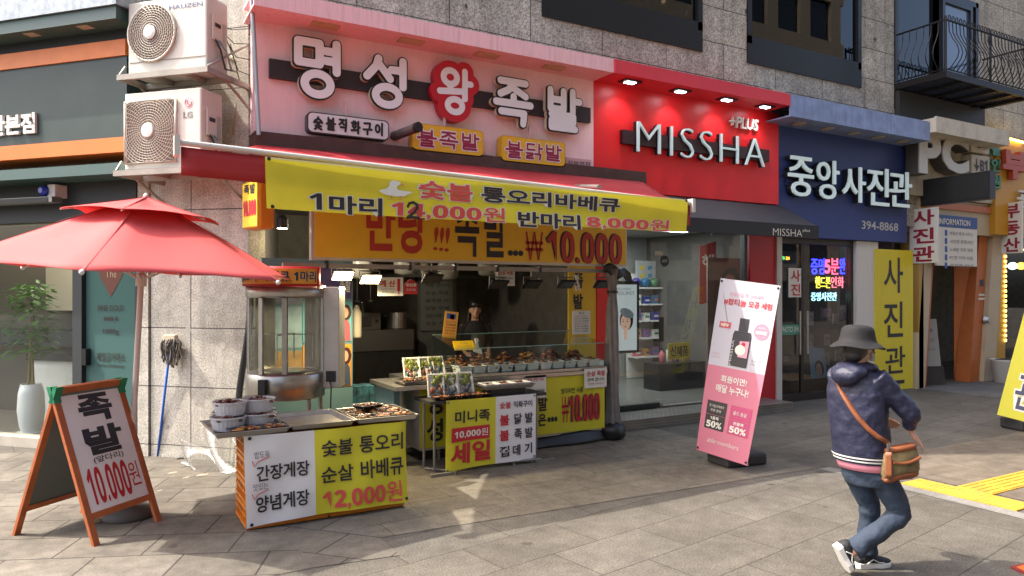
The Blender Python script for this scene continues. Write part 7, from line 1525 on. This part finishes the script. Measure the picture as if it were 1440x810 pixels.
# shoes
def shoe(heel, toe, up, label=None):
    heel, toe, up = Vector(heel), Vector(toe), Vector(up); d = (toe - heel); L_ = d.length; d.normalize(); sd = d.cross(up).normalized(); up = sd.cross(d).normalized()
    def rg_(t, w_, h0, h1, n=14): return [tuple(heel + d * L_ * t + sd * w_ * math.cos(a) + up * (h0 + (h1 - h0) * (.5 + .5 * math.sin(a)))) for a in [2 * math.pi * j / n for j in range(n)]]
    q = M().loft([rg_(.01, .022, .02, .075), rg_(.08, .036, .018, .10), rg_(.25, .04, .018, .105), rg_(.45, .042, .018, .085), rg_(.65, .047, .018, .066), rg_(.85, .042, .018, .052), rg_(.97, .022, .02, .042)]); o = q.build('shoe', mat('shoe_black', '#222428', .7, bump=.3, bs=60), P, smooth=True)
    sl_ = M(); outline = [(-.01, .02), (.05, .036), (.25, .038), (.45, .04), (.65, .05), (.85, .045), (.99, .022)]
    lo = [(t, w_) for t, w_ in outline] + [(t, -w_) for t, w_ in reversed(outline)]
    k = len(lo); vs = [tuple(heel + d * L_ * t + sd * w_ * 1.04 + up * (.03 + .008 * (t < .2))) for t, w_ in lo] + [tuple(heel + d * L_ * t + sd * w_ + up * 0) for t, w_ in lo]
    sl_.add(vs, [tuple(range(k - 1, -1, -1)), tuple(range(k, 2 * k))] + [(i, (i + 1) % k, (i + 1) % k + k, i + k) for i in range(k)]); sl_.build('sole', WHITE, o, bevel=.004, fix=True)
    for t in (.3, .38, .46, .54): M().tube([tuple(heel + d * L_ * t + sd * w_ * .03 + up * (.112 - .09 * t - .006 * abs(w_) + .003)) for w_ in (-1, -.3, .3, 1)], .004, 6).build('lace', GREYM, o)
    for k_ in (-1, 1): M().tube([tuple(heel + d * L_ * t + sd * k_ * (.0455 + .002 * (t > .5)) + up * z) for t, z in ((.2, .035), (.38, .062), (.55, .04), (.7, .036))], .0035, 6).build('side_stripe', WHITE, o)
shoe((-.05, .075, .0), (.195, .125, .0), (0, 0, 1)); shoe((-.245, -.065, .185), (-.145, -.035, -.0 + .012), (.85, .1, .5))
# bag and strap
LEATH = mat('bag_leather', '#7d4728', .5, var=.2, vs=14); CANV = mat('bag_canvas', '#6f6040', .7, var=.55, vs=16)
BS = .86; bc_ = Vector((.115, -.15, .735)); bx_ = Vector((.93, .2, .12)).normalized(); by_ = Vector((.2, -.93, 0)).normalized()
def bagp(x, z, y): return tuple(bc_ + bx_ * x * BS + Vector((0, 0, 1)) * z * BS + by_ * y * BS)
def bring(z, w_, t, n=24): return [bagp(w_ * math.copysign(abs(math.cos(a)) ** .7, math.cos(a)), z - .03 * (math.cos(a) ** 2) * (z < 0), t * math.copysign(abs(math.sin(a)) ** .8, math.sin(a)) + .0) for a in [2 * math.pi * j / n for j in range(n)]]
bag = M().loft([bring(-.115, .09, .03), bring(-.10, .125, .05), bring(-.05, .145, .062), bring(.02, .14, .055), bring(.075, .125, .04), bring(.09, .12, .035)]).build('shoulder_bag', CANV, P, smooth=True)
M().loft([bring(-.118, .085, .03), bring(-.102, .128, .054), bring(-.078, .14, .061)]).build('bag_bottom', LEATH, bag, smooth=True)
M().loft([bring(.072, .128, .044), bring(.098, .123, .04), bring(.105, .11, .03)]).build('bag_top_band', LEATH, bag, smooth=True)
M().grid(lambda a, b: bagp(-.148 + .03 * a, -.09 + .18 * b, .062 - .03 * (1 - a)), 4, 6).build('bag_side_trim', LEATH, bag, smooth=True, solid=.008)
M().tube([bagp(x, .045 - .05 * math.cos(x * 9), .062) for x in [-.11 + .02 * i for i in range(12)]], .009, 8).build('bag_flap_piping', LEATH, bag)
M().tube([bagp(-.125, .10, .03), bagp(-.13, .14, .03), bagp(-.115, .15, .03), bagp(-.11, .11, .03)], .006, 6, closed=True).build('buckle', STEEL, bag)
def surf(x, z):
    """the near side of the blouson at local x and height z"""
    zs = [r[0] for r in RG]; cx = np.interp(z, zs, [r[1] for r in RG]); a = np.interp(z, zs, [r[2] for r in RG]); b = np.interp(z, zs, [r[3] for r in RG])
    best = min((Vector((cx, 0, z)) + s_ * a * math.cos(t) + f * b * math.sin(t) for t in [i * math.pi / 60 for i in range(120)] if math.sin(t + .0) * f.y + math.cos(t) * s_.y < 0), key=lambda p: abs(p.x - x)); return best.y
pts = [Vector((-.13, .06, 1.305)), Vector((-.185, .0, 1.275))]
for x, z in ((-.205, 1.20), (-.195, 1.13), (-.17, 1.06), (-.135, .99), (-.09, .93), (-.04, .885)): pts.append(Vector((x, surf(x, z) - .016, z)))
pts += [Vector(bagp(-.115, .145, .03))]
st = M()
for p0, p1 in zip(pts[:-1], pts[1:]):
    pass
vs = []; fs = []
for i, p in enumerate(pts):
    t = (pts[min(i + 1, len(pts) - 1)] - pts[max(i - 1, 0)]).normalized(); n_ = Vector((-.1, -1, 0)); w_ = t.cross(n_).normalized() * .014
    vs += [tuple(p - w_), tuple(p + w_)]
st.add(vs, [(2 * i, 2 * i + 1, 2 * i + 3, 2 * i + 2) for i in range(len(pts) - 1)]).build('bag_strap', LEATH, bag, smooth=True, solid=.006)

# -- the vendor in the dim back of the stall
vp = onY(668, CV, 9.0); V = thing('person', 'person with long dark hair in a black top standing in the dim stall', 'person', (vp.x, vp.y, 0), -YAW * .6)
fv, sv = Vector((0, -1, 0)), Vector((-1, 0, 0)); hv = Vector((0, -.02, 1.50)); q = M(); head(q, hv, fv, sv)
q.tube([(0, 0, 1.2), (0, 0, 1.34), (0, -.01, 1.46)], [.08, .055, .05], 12).tube([(0, 0, .9), (0, 0, 1.2)], [.11, .11], 12)
for k in (-1, 1):
    q.tube([(0, 0, 1.28), (k * .17, 0, 1.28), (k * .21, .02, 1.04), (k * .16, -.18, .93)], [.06, .045, .036, .026], 10).tube([(0, 0, .9), (k * .09, 0, .85), (k * .09, 0, .45), (k * .09, .01, .06)], [.09, .075, .05, .035], 10).tube([(k * .09, .03, .035), (k * .09, -.14, .03)], [.035, .03], 8)
    hand(q, (k * .16, -.18, .93), (-k * .2, -.9, -.2), (-k * .9, -.1, .1), (0, -.2, .9))
q.build('body', mat('skin_vendor', '#c49a80', .5), V, remesh=.0075); face_parts(V, hv, fv, sv)
M().ball((0, -.036, 1.572), .09, .108, .08, 16).ball((0, .06, 1.42), .09, .05, .16, 14).tube([(-.08, 0, 1.5), (-.095, .0, 1.3)], .03, 8).tube([(.08, 0, 1.5), (.095, .0, 1.3)], .03, 8).warp(lambda x, y, z: (x, y + .025, z)).build('hair', HAIR, V, remesh=.01)
def rv(z, a, b, n=22): return [(a * math.cos(t), b * math.sin(t), z) for t in [2 * math.pi * j / n for j in range(n)]]
q = M().loft([rv(.86, .17, .12), rv(1.05, .165, .115), rv(1.22, .18, .115), rv(1.31, .14, .09), rv(1.36, .075, .07)])
for k in (-1, 1): q.tube([(k * .13, 0, 1.28), (k * .17, 0, 1.27), (k * .212, .02, 1.04), (k * .18, -.09, .975)], [.06, .06, .05, .045], 12)
q.build('black_top', mat('cloth_black', '#1b1a1c', .8), V, remesh=.012)
q = M().loft([rv(.92, .172, .125), rv(.8, .175, .13), rv(.72, .16, .12)])
for k in (-1, 1): q.tube([(k * .085, 0, .82), (k * .09, 0, .45), (k * .09, 0, .07)], [.095, .07, .06], 12)
q.build('trousers', mat('trouser_dark', '#25262b', .8), V, remesh=.012)
